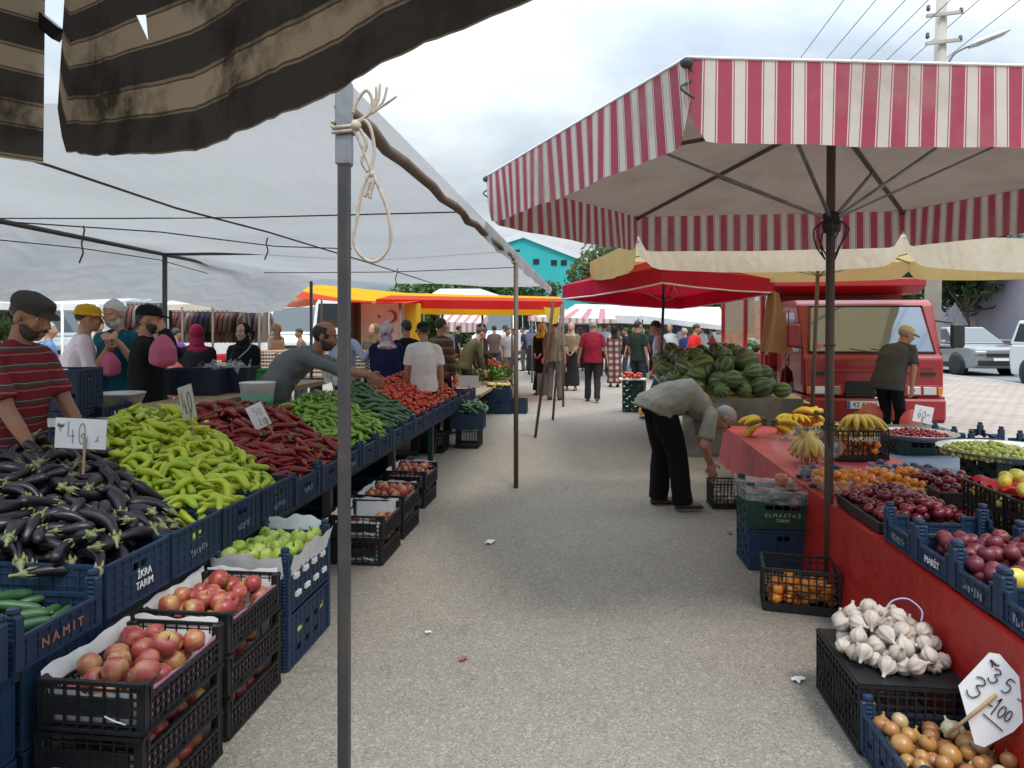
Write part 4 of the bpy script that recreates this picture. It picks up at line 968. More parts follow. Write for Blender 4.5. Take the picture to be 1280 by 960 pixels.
# clear punnets
tcl = NT('clear_plastic'); m_clear = tcl.out((.9, .92, .95, 1), .12, alpha=.16, spec=.6)
def punnet(x, y, variants, n, name, label, cat, group, plabel, seed, w_=.16, l_=.12, rz=0):
    b = MB()
    def side(a, c):
        b.sheet(lambda u, v: tuple((V(a)*(.88+.12*v)).lerp(V(c)*(.88+.12*v), u)+V((0, 0, .002+.075*v))), 6, 3)
    X, Y = w_/2, l_/2
    side((-X, -Y, 0), (X, -Y, 0)); side((X, -Y, 0), (X, Y, 0)); side((X, Y, 0), (-X, Y, 0)); side((-X, Y, 0), (-X, -Y, 0))
    b.box((0, 0, .002), (w_*.88, l_*.88, .003)); b.tube([(-X, -Y, .077), (X, -Y, .077), (X, Y, .077), (-X, Y, .077)], .003, 5, closed=True)
    o = b.build('punnet', m_clear, loc=(x, y, TT)); tag(o, plabel, 'punnet', 'clear punnets on the fruit table')
    pile(variants, n, box_spot(x-X*.78, x+X*.78, y-Y*.75, y+Y*.75), lambda a, c: TT+.006, lambda a, c: TT+.115-.25*abs(a-x), name, label, cat, group, seed=seed, pack=.92, cand=6)
k = 0
for (x, y) in [(1.54, 4.72), (1.71, 4.70), (1.88, 4.74), (1.53, 4.87), (1.70, 4.86), (1.88, 4.90), (2.05, 4.95), (1.96, 4.58)]:
    k += 1; punnet(x, y, V_apr, 18, 'orange_fruit', 'small orange fruit in a clear punnet in front of the blue plums', 'fruit', 'small orange fruit in punnets', 'clear punnet of small orange fruit beside the red plum trays', 100+k)
k = 0
for (x, y) in [(1.52, 5.13), (1.70, 5.12), (1.98, 5.16), (2.15, 5.18), (2.3, 5.24), (2.06, 5.32)]:
    k += 1; punnet(x, y, V_blp, 16, 'blue_plum', 'dusty blue plum in a clear punnet behind the orange fruit', 'plum', 'blue plums in punnets', 'clear punnet of blue plums behind the orange fruit', 120+k)
# bananas
t = NT('banana_peel'); tcx = t.n('ShaderNodeTexCoord').outputs['Object']; co = t.obco()
c = t.mix(t.rand(), lin((.62, .38, .02)), lin((.56, .36, .03)))
c = t.mix(t.n('ShaderNodeMapRange', i_0=t.noise(co, 6, 3), i_1=.5, i_2=.75, i_3=0., i_4=.5).outputs[0], c, lin((.4, .4, .05)))
c = t.mix(t.n('ShaderNodeMapRange', i_0=t.noise(co, 40, 3), i_1=.66, i_2=.76, i_3=0., i_4=.8).outputs[0], c, lin((.14, .08, .02)))
m_ban = t.out(c, .45)
def banana_mesh():
    k = 10; pts = []; 
    for i in range(k+1):
        a = -.2+1.25*i/k; pts.append(V((0, .15*math.sin(a), -.15*(1-math.cos(a)))))
    mb = MB(); mb.tube(pts, [.006, .0075, .014, .0175, .019, .019, .0185, .0175, .014, .009, .005], 7)
    mb.tube([pts[0]-V((0, .014, -.003)), pts[0]], [.006, .006], 6, 1); mb.tube([pts[-1], pts[-1]+(pts[-1]-pts[-2])*.4], [.005, .004], 6, 1)
    return mb.mesh('banana', [m_ban, m_brown])
ME_BAN = banana_mesh()
def bunch(loc, n, rz, label, spread=1.7, rows=2, up=.35, sc=1.4):
    o = thing('banana_bunch', label, 'bananas', loc, rz, 'banana bunches'); rg = random.Random(int(loc[0]*100+loc[1]*10))
    b = MB(); b.tube([(0, -.03, .125), (0, .0, .12), (0, .02, .11)], [.014, .018, .012], 7); b.build('stem', m_brown, o); o.children[0].scale = (sc,)*3
    for i in range(n):
        r_ = i % rows; f = (i//rows+.5*(r_ % 2))/max(1, (n/rows-1)); a = -spread/2+spread*f
        c = obj('banana', ME_BAN, o, (.02*math.sin(a)*sc, .01*sc, (.115-.03*r_)*sc), (up-.55*r_+rg.gauss(0, .05), rg.gauss(0, .1), -a)); c.scale = (sc*rg.uniform(.92, 1.08),)*3
    return o
bunch((1.62, 7.05, TT), 12, R(75), 'banana bunch lying at the far left edge of the faded red cloth', 1.5)
bunch((1.72, 6.92, TT), 10, R(-70), 'banana bunch beside the bagged bananas, tips to the right', 1.4)
bunch((2.0, 7.35, TT), 12, R(160), 'banana bunch at the far end of the cloth, behind the bag', 1.6)
bunch((2.18, 7.25, TT+.05), 12, R(10), 'banana bunch standing upright left of the umbrella pole', 1.5, up=.5)
bunch((2.2, 6.7, TT), 12, R(120), 'banana bunch lying right of the pole behind the black crate', 1.6)
bunch((1.98, 6.25, TT), 12, R(170), 'banana bunch partly behind the umbrella pole', 1.6)
bunch((2.12, 6.0, TT+.17), 14, R(180), 'banana bunch spread on top of the black lettered crate', 2.0, up=.1)
o = place_crate(K_latw, (2.1, 6.0, TT), .12, 'black lettered crate with orange fruit under a banana bunch', 'black crates on the fruit table')
crate_text(o, 'MAL DEN\u0130Z', .045, (0, -.1585, .17), (R(90), 0, 0), m_white)
pile(V_apr, 60, box_spot(1.95, 2.25, 5.88, 6.1), lambda x, y: TT+.02, lambda x, y: TT+.15, 'orange_fruit', 'small orange fruit inside the black lettered crate', 'fruit', 'orange fruit in the lettered crate', seed=140, scale=(1.3, 1.6))
# bagged bananas
o = thing('banana_bunch', 'large banana bunch inside a clear tied plastic bag', 'bananas', (1.66, 5.72, TT), 0, 'banana bunches')
rg = random.Random(3)
for i in range(34):
    f = i/33; a = R(-178)+R(356)*f
    c = obj('banana', ME_BAN, o, (.045*math.sin(a), -.035*math.cos(a), .205+.015*(i % 2)+.015*rg.random()), (R(-16-22*(i % 2))+rg.gauss(0, .08), rg.gauss(0, .12), R(180)-a)); c.scale = (1.5, 1.5, 1.3)
t = NT('thin_clear_bag'); co = t.n('ShaderNodeTexCoord').outputs['Object']
m_bag = t.out((.95, .95, .93, 1), .15, alpha=t.n('ShaderNodeMapRange', i_0=t.noise(co, 12, 3), i_1=.5, i_2=.75, i_3=.07, i_4=.3).outputs[0], spec=.6, normal=t.bump(t.noise(co, 12, 3), .5, .02))
b = MB(); nu, nv = 36, 16; vs = []
def bagp(u, v):
    a = 2*math.pi*u; p = v; r_ = math.sin(math.pi*min(1, .06+p*.9))**.6
    k = 1+.05*math.sin(a*9+p*4)+.03*math.sin(a*17)
    return (.265*r_*math.cos(a)*k, .2*r_*math.sin(a)*k, .005+.25*p+(.03*(p > .95)))
b.sheet(bagp, nu, nv); tag(b.build('plastic_bag', m_bag, loc=(1.66, 5.72, TT)), 'clear plastic bag tied round the large banana bunch', 'bag')
# round trays with cherries and green plums
def round_tray(loc, r, label):
    b = MB(); b.lathe([(0, .0), (r*.78, .0), (r*.97, .045), (r, .05), (r, .046), (r*.975, .04), (r*.79, -.004), (0, -.004)], 40)
    return tag(b.build('round_tray', m_alu, loc=loc), label, 'tray', 'round metal trays')
round_tray((2.84, 6.62, .64), .33, 'round metal tray of dark red cherries')
place_crate(K_gre, (2.84, 6.62, .517), 0, 'green crate under the cherry tray', 'green crates carrying round trays', tilt=None).scale = (1, 1, .5)
def disc(cx, cy, r): 
    def f(g):
        a, q = g.uniform(0, 6.28), r*math.sqrt(g.random()); return cx+q*math.cos(a), cy+q*math.sin(a)
    return f
pile(V_che, 300, disc(2.84, 6.62, .27), lambda x, y: .642, lambda x, y: .66+.05*(1-(math.hypot(x-2.84, y-6.62)/.28)**2)+.014, 'cherry', 'dark red cherry in the heap on the round metal tray', 'cherry', 'cherries on the round tray', stuff=260, stufflabel='deeper layer of dark red cherries on the tray', seed=150, cand=5, pack=.93)
round_tray((2.86, 5.28, .72), .43, 'larger round metal tray of green plums')
place_crate(K_gre, (2.88, 5.3, .517), .2, 'green crate under the green plum tray', 'green crates carrying round trays').scale = (1, 1, .82)
pile(V_gpl, 300, disc(2.74, 5.25, .3), lambda x, y: .722, lambda x, y: .742+.05*(1-(math.hypot(x-2.74, y-5.25)/.3)**2)+.018, 'green_plum', 'small yellow-green plum on the larger round tray', 'plum', 'green plums on the round tray', stuff=140, stufflabel='deeper layer of yellow-green plums on the tray', seed=151, cand=5, pack=.93)
price_sign(W(1154, 518, 6.75), TH+.2-R(20), .17, .16, card_marks(.17, .16, [('6', .2, .3, .22, .5), ('0', .45, .3, .2, .4), ('-', .68, .38, .2, .3)]), 'white card reading 60 standing above the cherries', roll=.18, sl=.06, r=.002)
b = MB()
for k in range(12): b.ell((rnd.uniform(-.1, .1), rnd.uniform(-.05, .05), .02), (.03, .02, .02), None, 8, 6)
tag(b.build('vegetable_scraps', m_calyx, loc=(3.05, 6.95, .64)), 'yellow leaves behind the cherries below the 60 card', 'leaves')
for i, (x, y) in enumerate(((3.5, 7.1), (3.55, 6.55))):
    o = place_crate(K_fruit, (x, y, .517), .1, 'low dark crate with garlic behind the round trays, '+['farther', 'nearer'][i]+' one', 'low crates at the rear table')
    pile(V_gar, 14, box_spot(x-.15, x+.15, y-.1, y+.1), lambda a, c: .54, lambda a, c: .63, 'garlic_bulb', 'pale garlic bulb in the '+['farther', 'nearer'][i]+' crate behind the round trays', 'garlic', 'garlic at the rear table', seed=160+i)
# ================= crates standing in the aisle on the right
o = place_crate(K_bl2, (1.25, 5.03, 0), .03, 'blue stacking crate at the bottom of the film-wrapped stack', 'crate stack in front of the fruit table')
o = place_crate(K_gre, (1.25, 5.03, .272), 0, 'dark green crate wrapped in film on top of a blue crate', 'crate stack in front of the fruit table')
crate_text(o, 'E L M A S T A \u015e', .034, (0, -.1785, .095), (R(90), 0, 0), m_yelp); crate_text(o, 'TARIM', .03, (0, -.1785, .06), (R(90), 0, 0), m_yelp)
for sx in (-1, 1):
    for sy in (-1, 1): MBp = MB(); MBp.box((sx*.2, sy*.148, .275), (.05, .045, .06), ch=.006); MBp.build('corner_post', m_green, o)
pile(V_nec, 24, box_spot(1.08, 1.42, 4.9, 5.16), lambda x, y: .4, lambda x, y: .51, 'nectarine', 'pinkish fruit under the film of the dark green crate', 'nectarine', 'fruit under the film', seed=170)
t = NT('stretch_film'); co = t.n('ShaderNodeTexCoord').outputs['Object']; sc_ = t.n('ShaderNodeMapping'); t.put(sc_.inputs[0], co); sc_.inputs['Scale'].default_value = (3, 14, 8); sc_.inputs['Rotation'].default_value = (0, 0, .5)
m_film = t.out((.92, .9, .9, 1), .2, alpha=t.n('ShaderNodeMapRange', i_0=t.noise(sc_.outputs[0], 5, 4), i_1=.42, i_2=.7, i_3=.1, i_4=.42).outputs[0], spec=.7, normal=t.bump(t.noise(sc_.outputs[0], 4, 2), .35, .02))
b = MB()
b.sheet(lambda u, v: (-.245+.49*u, -.185+.37*v, .07+.025*abs(2*u-1)**2+.02*abs(2*v-1)**2), 14, 14)
for sgn_ in (-1, 1):
    b.sheet(lambda u, v: (-.245+.49*u, sgn_*(.185+.004*math.sin(v*4)), .07+.02+.025*abs(2*u-1)**2-.10*v+.01*math.sin(u*7)), 14, 5)
    b.sheet(lambda u, v: (sgn_*.246, -.185+.37*u, .095+.02*abs(2*u-1)**2-.10*v+.01*math.sin(u*5)), 14, 5)
tag(b.build('plastic_film', m_film, loc=(1.25, 5.03, .45)), 'crinkled clear film stretched over the dark green crate', 'film')
o = obj('pomegranate', mk_round(APP, 'pomegranate', fruit_mat('pomegranate_skin', (.42, .1, .06), (.45, .12, .06), (.5, .25, .1)), .045, None, 16)[0], loc=(1.29, 5.04, .565)); tag(o, 'single reddish-brown fruit lying on the stretched film', 'fruit')
o = place_crate(K_latw, (1.19, 4.28, .005), 0, 'open black lattice crate of orange fruit in front of the blue crate', 'black crates on the ground', tilt=(0, 0, R(-10)))
pile(V_apr, 40, box_spot(1.03, 1.35, 4.17, 4.38), lambda x, y: .025, lambda x, y: .15, 'orange_fruit', 'orange fruit at the bottom of the open black crate near the pole', 'fruit', 'orange fruit in the open black crate', seed=175, scale=(1.3, 1.6))
o = place_crate(K_latw, (1.22, 6.6, 0), .05, 'small black lattice crate the bending man reaches into', 'black crates on the ground'); o.scale = (.8, .85, .95)
pile(V_gar, 26, box_spot(1.1, 1.34, 6.5, 6.7), lambda x, y: .03, lambda x, y: .17, 'garlic_bulb', 'white garlic bulb in the crate the bending man reaches into', 'garlic', 'garlic in the small black crate', seed=176)
# garlic on an upturned black crate
K_garl = crate_meshes(.42, .52, .26, None, 12, 14, 7, side=lambda i, j: j == 6, end=lambda i, j: j == 6, m=m_black)+('lattice_crate',)
o = place_crate(K_garl, (1.195, 3.04, .27), 0, 'upturned black lattice crate carrying the garlic', 'black crates on the ground', tilt=(R(180), 0, 0))
def diag():
    b = MB()
    for k in range(9):
        for s in (-1, 1): b.bar((-.17+.34*k/8, -.254, .06), (-.17+.34*k/8+s*.03, -.254, .2), .004)
    for k in range(11):
        for s in (-1, 1): b.bar((-.204, -.21+.42*k/10, .06), (-.204, -.21+.42*k/10+s*.035, .2), .004)
    b.sheet(lambda u, v: (-.2+.4*u, -.25+.5*v, .0), 2, 2)
    return b
diag().build('lattice', m_black, o)
gl = lambda x, y: .272
pile(V_gar, 92, lambda g: (lambda a, q: (1.2+.19*q*math.cos(a), 3.06+.235*q*math.sin(a)))(g.uniform(0, 6.28), math.sqrt(g.random())), gl, lambda x, y: 0.30+.13*(1-((x-1.2)/.22)**2-((y-3.08)/.28)**2)+.0, 'garlic_bulb', 'white garlic bulb in the heap on the upturned black crate', 'garlic', 'garlic heaped on the crate', seed=180, flat=1.4, pack=.9, scale=(.95, 1.25))
b = MB(); b.tube(spl([(0, 0, 0), (.03, .02, .05), (.09, .01, .07), (.13, -.03, .04), (.12, -.05, 0)]), .0035, 6); b.tube(spl([(-.1, -.04, -.03), (-.05, -.05, -.005), (.02, -.045, 0), (.06, -.06, -.02)]), .004, 6)
tag(b.build('string', M('pale_blue_string', (.35, .42, .6), rough=.7), loc=(1.22, 3.13, .40)), 'pale blue string looped over the garlic heap', 'string')
# onions
o = place_crate(K_onion, (1.21, 2.56, .02), .02, 'blue crate of onions standing in front of the garlic', 'blue crates on the ground at the right')
pile(V_oni, 80, box_spot(1.05, 1.37, 2.36, 2.76), lambda x, y: .05, lambda x, y: .18+.02*math.sin(x*9), 'onion', 'golden brown onion in the blue crate before the garlic', 'onion', 'onions in the blue crate', seed=185, pack=.93)
s = thing('price_sign', 'torn white card reading 35 and 3.- 100 on a stick in the onions', 'price sign', W(1241, 874, 2.38)); s.rotation_euler = (R(-14), R(26), TH-R(42))
b = MB()
for q in (0, .0012):
    b.add([(-.075, q, .125), (-.05, q, .14), (.085, q, .09), (.1, q, .04), (.088, q, -.05), (.05, q, -.15), (.025, q, -.16), (-.095, q, -.03)], [(0, 1, 2, 3, 4, 5, 6, 7)])
b.build('card', m_card, s)
handwriting(s, [('3', -.045, .045, .035, .05), ('5', -.002, .04, .032, .05), ('~', -.062, .09, .03, .025), ('-', .05, .04, .02, .02), ('3', -.075, -.035, .05, .075), ('.', -.02, -.035, .03, .03), ('-', -.01, -.03, .025, .02), ('1', .004, -.045, .03, .065), ('0', .027, -.038, .02, .042), ('0', .047, -.035, .018, .038), ('_', .015, -.06, .05, .03)], m_ink, .0028)
b = MB(); b.tube([(.0, -.008, .02), (-.05, -.01, -.2)], [.006, .0055], 8); b.build('stick', m_stick, s)
# ================= canopies
def CW(xc, d, z): return V((xc*CT-d*ST, xc*ST+d*CT, z))
def cloth_mat(name, c, dirt, transl=.4, rough=.8, dscale=1.5, damt=.5, bump=.25, bscale=6, tc=None, dlo=.45, dhi=.75):
    t = NT(name); co = t.n('ShaderNodeTexCoord').outputs['Object']
    k = t.mix(t.n('ShaderNodeMapRange', i_0=t.noise(co, dscale, 6), i_1=dlo, i_2=dhi, i_3=0., i_4=damt).outputs[0], lin(c), lin(dirt))
    wv = t.n('ShaderNodeTexWave'); wv.inputs['Scale'].default_value = 2.5; wv.inputs['Distortion'].default_value = 9; wv.inputs['Detail'].default_value = 3; wv.inputs['Detail Scale'].default_value = 1.2
    t.t.links.new(co, wv.inputs['Vector'])
    h = t.math('ADD', t.math('MULTIPLY', wv.outputs['Fac'], .5), t.noise(co, bscale, 5, .65))
    return t.out(k, rough, normal=t.bump(h, bump, .03), transl=transl, spec=.2, tcol=lin(tc) if tc else None)
def stripes(name, bands, period, axis, dirt, damt=.5, dscale=3, transl=.3, rough=.85, bump=.3, dlo=.48, dhi=.72):
    """bands: list of (end position 0..1, colour); UV is in metres"""
    t = NT(name); uv = t.n('ShaderNodeUVMap').outputs[0]; sp = t.n('ShaderNodeSeparateXYZ'); t.put(sp.inputs[0], uv)
    co = t.n('ShaderNodeTexCoord').outputs['Object']
    f = t.math('FRACT', t.math('DIVIDE', sp.outputs[axis], period))
    r = t.n('ShaderNodeValToRGB'); r.color_ramp.interpolation = 'CONSTANT'; e = r.color_ramp.elements
    while len(e) < len(bands): e.new(.5)
    p = 0
    for i, (q, c) in enumerate(bands): e[i].position = p; e[i].color = lin(c); p = q
    t.put(r.inputs[0], f)
    c = t.mix(t.n('ShaderNodeMapRange', i_0=t.noise(co, dscale, 6, .65), i_1=dlo, i_2=dhi, i_3=0., i_4=damt).outputs[0], r.outputs[0], lin(dirt))
    return t.out(c, rough, normal=t.bump(t.noise(co, 9, 5), bump, .02), transl=transl, spec=.15)
def strip(mb, a, b_, h, amp=.012, k=9., seed=0, notch=(0, 0), sag=0.0, nu=48, nv=6, out=(0, 0), uv0=0.0, skip=None, nd=.06, flare=.0, hf=None):
    a, b_ = V(a), V(b_); d = b_-a; L = d.length; nx = V((d.y, -d.x, 0)).normalized()
    def f(u, v):
        hh = hf(u*L) if hf else h-notch[0]*math.exp(-((u*L)/nd)**2)-notch[1]*math.exp(-(((1-u)*L)/nd)**2)+sag*math.sin(math.pi*u)
        wv = amp*v*(math.sin(u*L*k+seed)+.5*math.sin(u*L*k*2.3+2*seed))
        return a+d*u+nx*(wv+flare*v)+V((0, 0, -hh*v))
    o = len(mb.f)
    mb.sheet(f, nu, nv, uvf=lambda u, v: (uv0+u*L, v*h))
    if skip:
        for q in sorted(skip, reverse=True):
            i = o+q[0]*nv+q[1]; del mb.f[i]; del mb.m[i]; del mb.s[i]
    return L
# ---- A: the stained striped umbrella the camera stands under
m_brown_st = stripes('stained_brown_stripe_cloth', [(.50, (.06, .052, .047)), (.54, (.26, .2, .13)), (.57, (.1, .08, .06)), (.94, (.38, .3, .21)), (.97, (.1, .08, .06)), (1., (.26, .2, .13))], .122, 1, (.028, .023, .019), .93, 5, .22, dlo=.5, dhi=.66)
A0 = (-1.05, 1.65); e1 = (.797, -.604); e2 = (-.604, -.797); S_ = 2.7
def PA(i, j, z): return CW(A0[0]+e1[0]*i+e2[0]*j, A0[1]+e1[1]*i+e2[1]*j, z)
ua = thing('market_umbrella', 'stained brown and black striped umbrella hanging over the camera, torn valance', 'umbrella', PA(1.35, 1.35, 0))
oa = ua.location
ZA = 2.43
b = MB(); NV_ = 16
cut = [(i, j) for i in (17, 18, 19) for j in (6, 7, 8)]
hfA = lambda s: .43+(.07*math.sin(math.pi*min(1, s/1.32)) if s < 1.32 else -.42*(s-1.32))-.1*math.exp(-(s/.02)**2)+.006*noise.noise(V((s*22, 0, 0)))+.004*noise.noise(V((s*70, 3, 0)))
strip(b, PA(.035, .0, ZA), PA(1.9, .0, ZA), .43, .014, 7, 1.2, (.0, .1), .05, 96, NV_, skip=cut, hf=hfA)
b2_ = MB(); strip(b2_, PA(1.9, 0, ZA), PA(S_, 0, ZA), .2, .01, 7, .5, (0, 0), .2, 24, 6); b2_.build('valance', m_brown_st, ua, None, oa)
vi_ = lambda i, j: i*(NV_+1)+j       # the torn hole: three corners inside the cut block, joined to its rim
ring_ = [vi_(17+k, 6) for k in range(3)]+[vi_(20, 6+k) for k in range(3)]+[vi_(20-k, 9) for k in range(3)]+[vi_(17, 9-k) for k in range(3)]
hp_ = []
for fi, fj in ((17.4, 6.7), (19.2, 6.9), (19.6, 8.6)):
    a_ = V(b.v[vi_(17, 6)]).lerp(V(b.v[vi_(20, 6)]), (fi-17)/3); c_ = V(b.v[vi_(17, 9)]).lerp(V(b.v[vi_(20, 9)]), (fi-17)/3)
    ua_ = V(b.uv[vi_(17, 6)]+(0,)).lerp(V(b.uv[vi_(20, 9)]+(0,)), .5); hp_.append(len(b.v)); b.v.append(tuple(a_.lerp(c_, (fj-6)/3))); b.uv.append((ua_.x, b.uv[vi_(17, 6)][1]+(fj-6)*.43/NV_))
near_ = [min(hp_, key=lambda h: (V(b.v[h])-V(b.v[r])).length) for r in ring_]
for k in range(12):
    r0, r1, h0, h1 = ring_[k], ring_[(k+1) % 12], near_[k], near_[(k+1) % 12]
    b.f.append((r0, r1, h1) if h0 == h1 else (r0, r1, h1, h0)); b.m.append(0); b.s.append(True)
b.build('valance', m_brown_st, ua, None, oa)
b = MB(); strip(b, PA(0, .03, ZA-.01), PA(0, 2.6, ZA), .44, .02, 6, .3, (-.0, .1), .0, 60, 14); b.build('valance', m_brown_st, ua, None, oa)
b = MB(); strip(b, PA(S_, 0, ZA), PA(S_, S_, ZA), .42, .014, 7, .8, (.1, .1), 0, 40, 4); b.build('valance', m_brown_st, ua, None, oa)
b = MB(); strip(b, PA(0, S_, ZA), PA(S_, S_, ZA), .42, .014, 7, .8, (.1, .1), 0, 40, 4); b.build('valance', m_brown_st, ua, None, oa)
def pyr(P, ap, n=12, sag=.05, uvs=1.0):
    """sagging panels from the polygon P up to the apex"""
    mb = MB(); ap = V(ap); k = len(P)
    for i in range(k):
        a, c = V(P[i]), V(P[(i+1) % k])
        def f(u, v, a=a, c=c):
            e = a.lerp(c, u); p = e.lerp(ap, v); p.z -= sag*math.sin(math.pi*v)*(.4+.6*math.sin(math.pi*u)); return p
        L = (c-a).length
        mb.sheet(f, n, n, uvf=lambda u, v, L=L: (u*L, v*2))
    return mb
pyr([PA(0, 0, ZA), PA(S_, 0, ZA), PA(S_, S_, ZA), PA(0, S_, ZA)], PA(S_/2, S_/2, 2.98)).build('canopy', m_brown_st, ua, None, oa)
b = MB(); b.tube([PA(S_/2, S_/2, 0), PA(S_/2, S_/2, 3.0)], .022, 12); b.build('pole', m_dsteel, ua, None, oa)
for q in ((0, 0), (S_, 0), (S_, S_), (0, S_)):
    b = MB(); b.bar(PA(S_/2, S_/2, 2.93), PA(q[0], q[1], ZA-.01)+V((0, 0, -.012)), .03, .018); b.build('rib', m_dsteel, ua, None, oa)
b = MB(); b.bar(W(30, 8, 1.64), W(74, 44, 1.62), .022, .03); b.build('rib_end', m_black, ua, None, oa)
# ---- B: the white tarp over the left stall
TXR, TXL, TY0, TY1, TZZ = -.78, -4.15, 2.2, 13.0, 2.33
tw = thing('market_tent', 'large white tarpaulin tent on steel poles over the left stall', 'tent', (-2.4, 7, 0)); ow = tw.location
m_tarp = cloth_mat('white_tarpaulin', (.54, .54, .535), (.44, .44, .44), .33, .6, .9, .7, .3, 3)
b = MB(); W_ = TXR-TXL
def tarp(u, v):
    y = TY0+(TY1-TY0-2.5*min(1, u/.78))*v
    if u < .78:
        s = u/.78; x = TXR+.02-(W_+.02)*s
        z = TZZ+.045-.07*math.sin(math.pi*s)*(.6+.4*abs(math.sin(v*math.pi*3)))+.02*math.sin(y*2.1+x*1.7)*math.sin(math.pi*s)
        z += .22*math.exp(-((y-TY0)/.5)**2)*math.exp(-((x-TXR)/1.6)**2)*0
    else:
        s = (u-.78)/.22; x = TXL-.62*s+.02*math.sin(y*6); z = TZZ+.045-.5*s**1.15-.05*math.sin(y*1.5)*s
    return (x, y, z)
b.sheet(tarp, 60, 90)
b.build('tarp', m_tarp, tw, None, ow)
b = MB(); strip(b, (TXR+.03, 5.0, TZZ+.04), (TXR+.05, TY1+.1, TZZ+.02), .12, .012, 5, .4, (0, 0), 0, 50, 3, flare=-.03); b.build('edge_flap', m_tarp, tw, None, ow)
b = MB(); mp = V((-.763, 2.13, 0)); b.box(mp+V((0, 0, 1.15)), (.036, .036, 2.3), Matrix.Rotation(TH, 3, 'Z'), ch=.005); pl_ = b.build('pole', m_dsteel, tw, None, ow)
b = MB(); b.box(mp+V((0, 0, 2.235)), (.048, .048, .26), Matrix.Rotation(TH, 3, 'Z'), ch=.005); b.build('sleeve', m_steel, pl_, None, ow)
for px, py, dd in ((645, 330, 7.14), (206, 320, 7.0), (389, 353, 10.8)):
    p = W(px, py, dd); b = MB(); b.tube([(p.x, p.y, 0), (p.x, p.y, p.z+.02)], .024, 10); b.build('pole', m_rust if px > 600 else m_dsteel, tw, None, ow)
def tube_(name, pts, r, m, n=8, **k):
    b = MB(); b.tube(pts, r, n, **k); return b.build(name, m, tw, None, ow)
tube_('side_tube', [W(-130, 250, 4.0), W(205, 318, 7.0), W(366, 351, 10.8)], .019, m_dsteel)
tube_('cross_tube', [W(205, 318, 7.0), W(430, 315.5, 7.05), W(650, 313, 7.14)], .015, m_dsteel)
m_canv = M('brown_rolled_canvas', (.14, .1, .07), dirt=(.07, .05, .035), dscale=5, rough=.9, bump=.5, bscale=30)
tube_('edge_roll', [(TXR+.012*math.sin(k*1.9), 2.15+k*.26, TZZ-.035+.008*math.sin(k*2.7)) for k in range(20)], [.024+.004*math.sin(k*3.1) for k in range(20)], m_canv, 9)
RW = lambda px, py: W(px, py, .63*888/(411-py))
for pts, r in (([W(-60, 273, 4.6), W(150, 273, 4.45), W(300, 272, 4.35), W(575, 265, 4.25)], .0045), ([RW(-20, 182), RW(65, 208), RW(220, 260), RW(335, 290), RW(450, 325), RW(550, 357)], .006), ([RW(20, 278), RW(200, 290), RW(345, 308), RW(440, 311)], .0045), ([W(330, 341, 8.6), W(490, 340, 8.4), W(652, 334, 8.3)], .005), ([RW(-40, 296), RW(100, 310), RW(200, 325), RW(260, 342)], .0045)):
    tube_('rope', pts, r, m_cord, 5)
for px, py, dd in ((104, 286, 5), (335, 288, 5.8), (496, 338, 8.5)):
    p = W(px, py, dd); tube_('string_end', [p+V((0, 0, .02)), p+V((.01, 0, -.01)), p+V((-.02, .01, -.1)), p+V((0, .0, -.17)), p+V((-.03, 0, -.24))], .006, m_cord, 5)
# the rope knotted round the pole top
def Wr(px, py, d=2.12): return W(px, py, d)
b = MB()
b.tube(spl([Wr(461, 218), Wr(452, 240), Wr(446, 275), Wr(442, 300), Wr(449, 317), Wr(463, 327), Wr(477, 322), Wr(488, 302), Wr(486, 270), Wr(478, 245), Wr(468, 222), Wr(459, 200), Wr(450, 178), Wr(442, 160)]), .0052, 7)
b.tube(spl([Wr(443, 158), Wr(455, 150), Wr(464, 163), Wr(468, 190), Wr(464, 215), Wr(466, 232), Wr(460, 243)]), .0052, 7)
b.tube(spl([Wr(441, 142), Wr(447, 125), Wr(458, 113), Wr(465, 124), Wr(463, 140), Wr(450, 150), Wr(440, 152)]), .0052, 7)
b.tube(spl([Wr(460, 215), Wr(452, 200), Wr(458, 180), Wr(452, 165), Wr(446, 158)]), .0055, 7)
for pts in ([(463, 141), (473, 125), (475, 104)], [(463, 141), (478, 128), (484, 108)], [(464, 142), (482, 130), (496, 120)], [(464, 143), (470, 122), (470, 108)]): b.tube(spl([Wr(*q) for q in pts]), [.004]*12+[.0025], 6)
b.tube(spl([Wr(466, 222), Wr(460, 234), Wr(456, 246)]), .006, 6); b.tube(spl([Wr(468, 224), Wr(464, 236), Wr(462, 248)]), .006, 6)
c0 = mp+V((0, 0, 2.2)); q = [(-.03, -.03), (.03, -.03), (.03, .03), (-.03, .03)]; RM = Matrix.Rotation(TH, 3, 'Z')
for dz in (0, .014): b.tube([c0+RM @ V((x*(1.03), y*1.03, dz+.006*i)) for i, (x, y) in enumerate(q)]+[c0+RM @ V((-.03, -.03, dz+.02))], .006, 7)
b.ell(Wr(445, 157), (.017, .014, .016), None, 10, 8); b.ell(Wr(465, 218), (.009, .009, .012), None, 8, 6)
b.build('knotted_rope', m_rope, tw, None, ow)
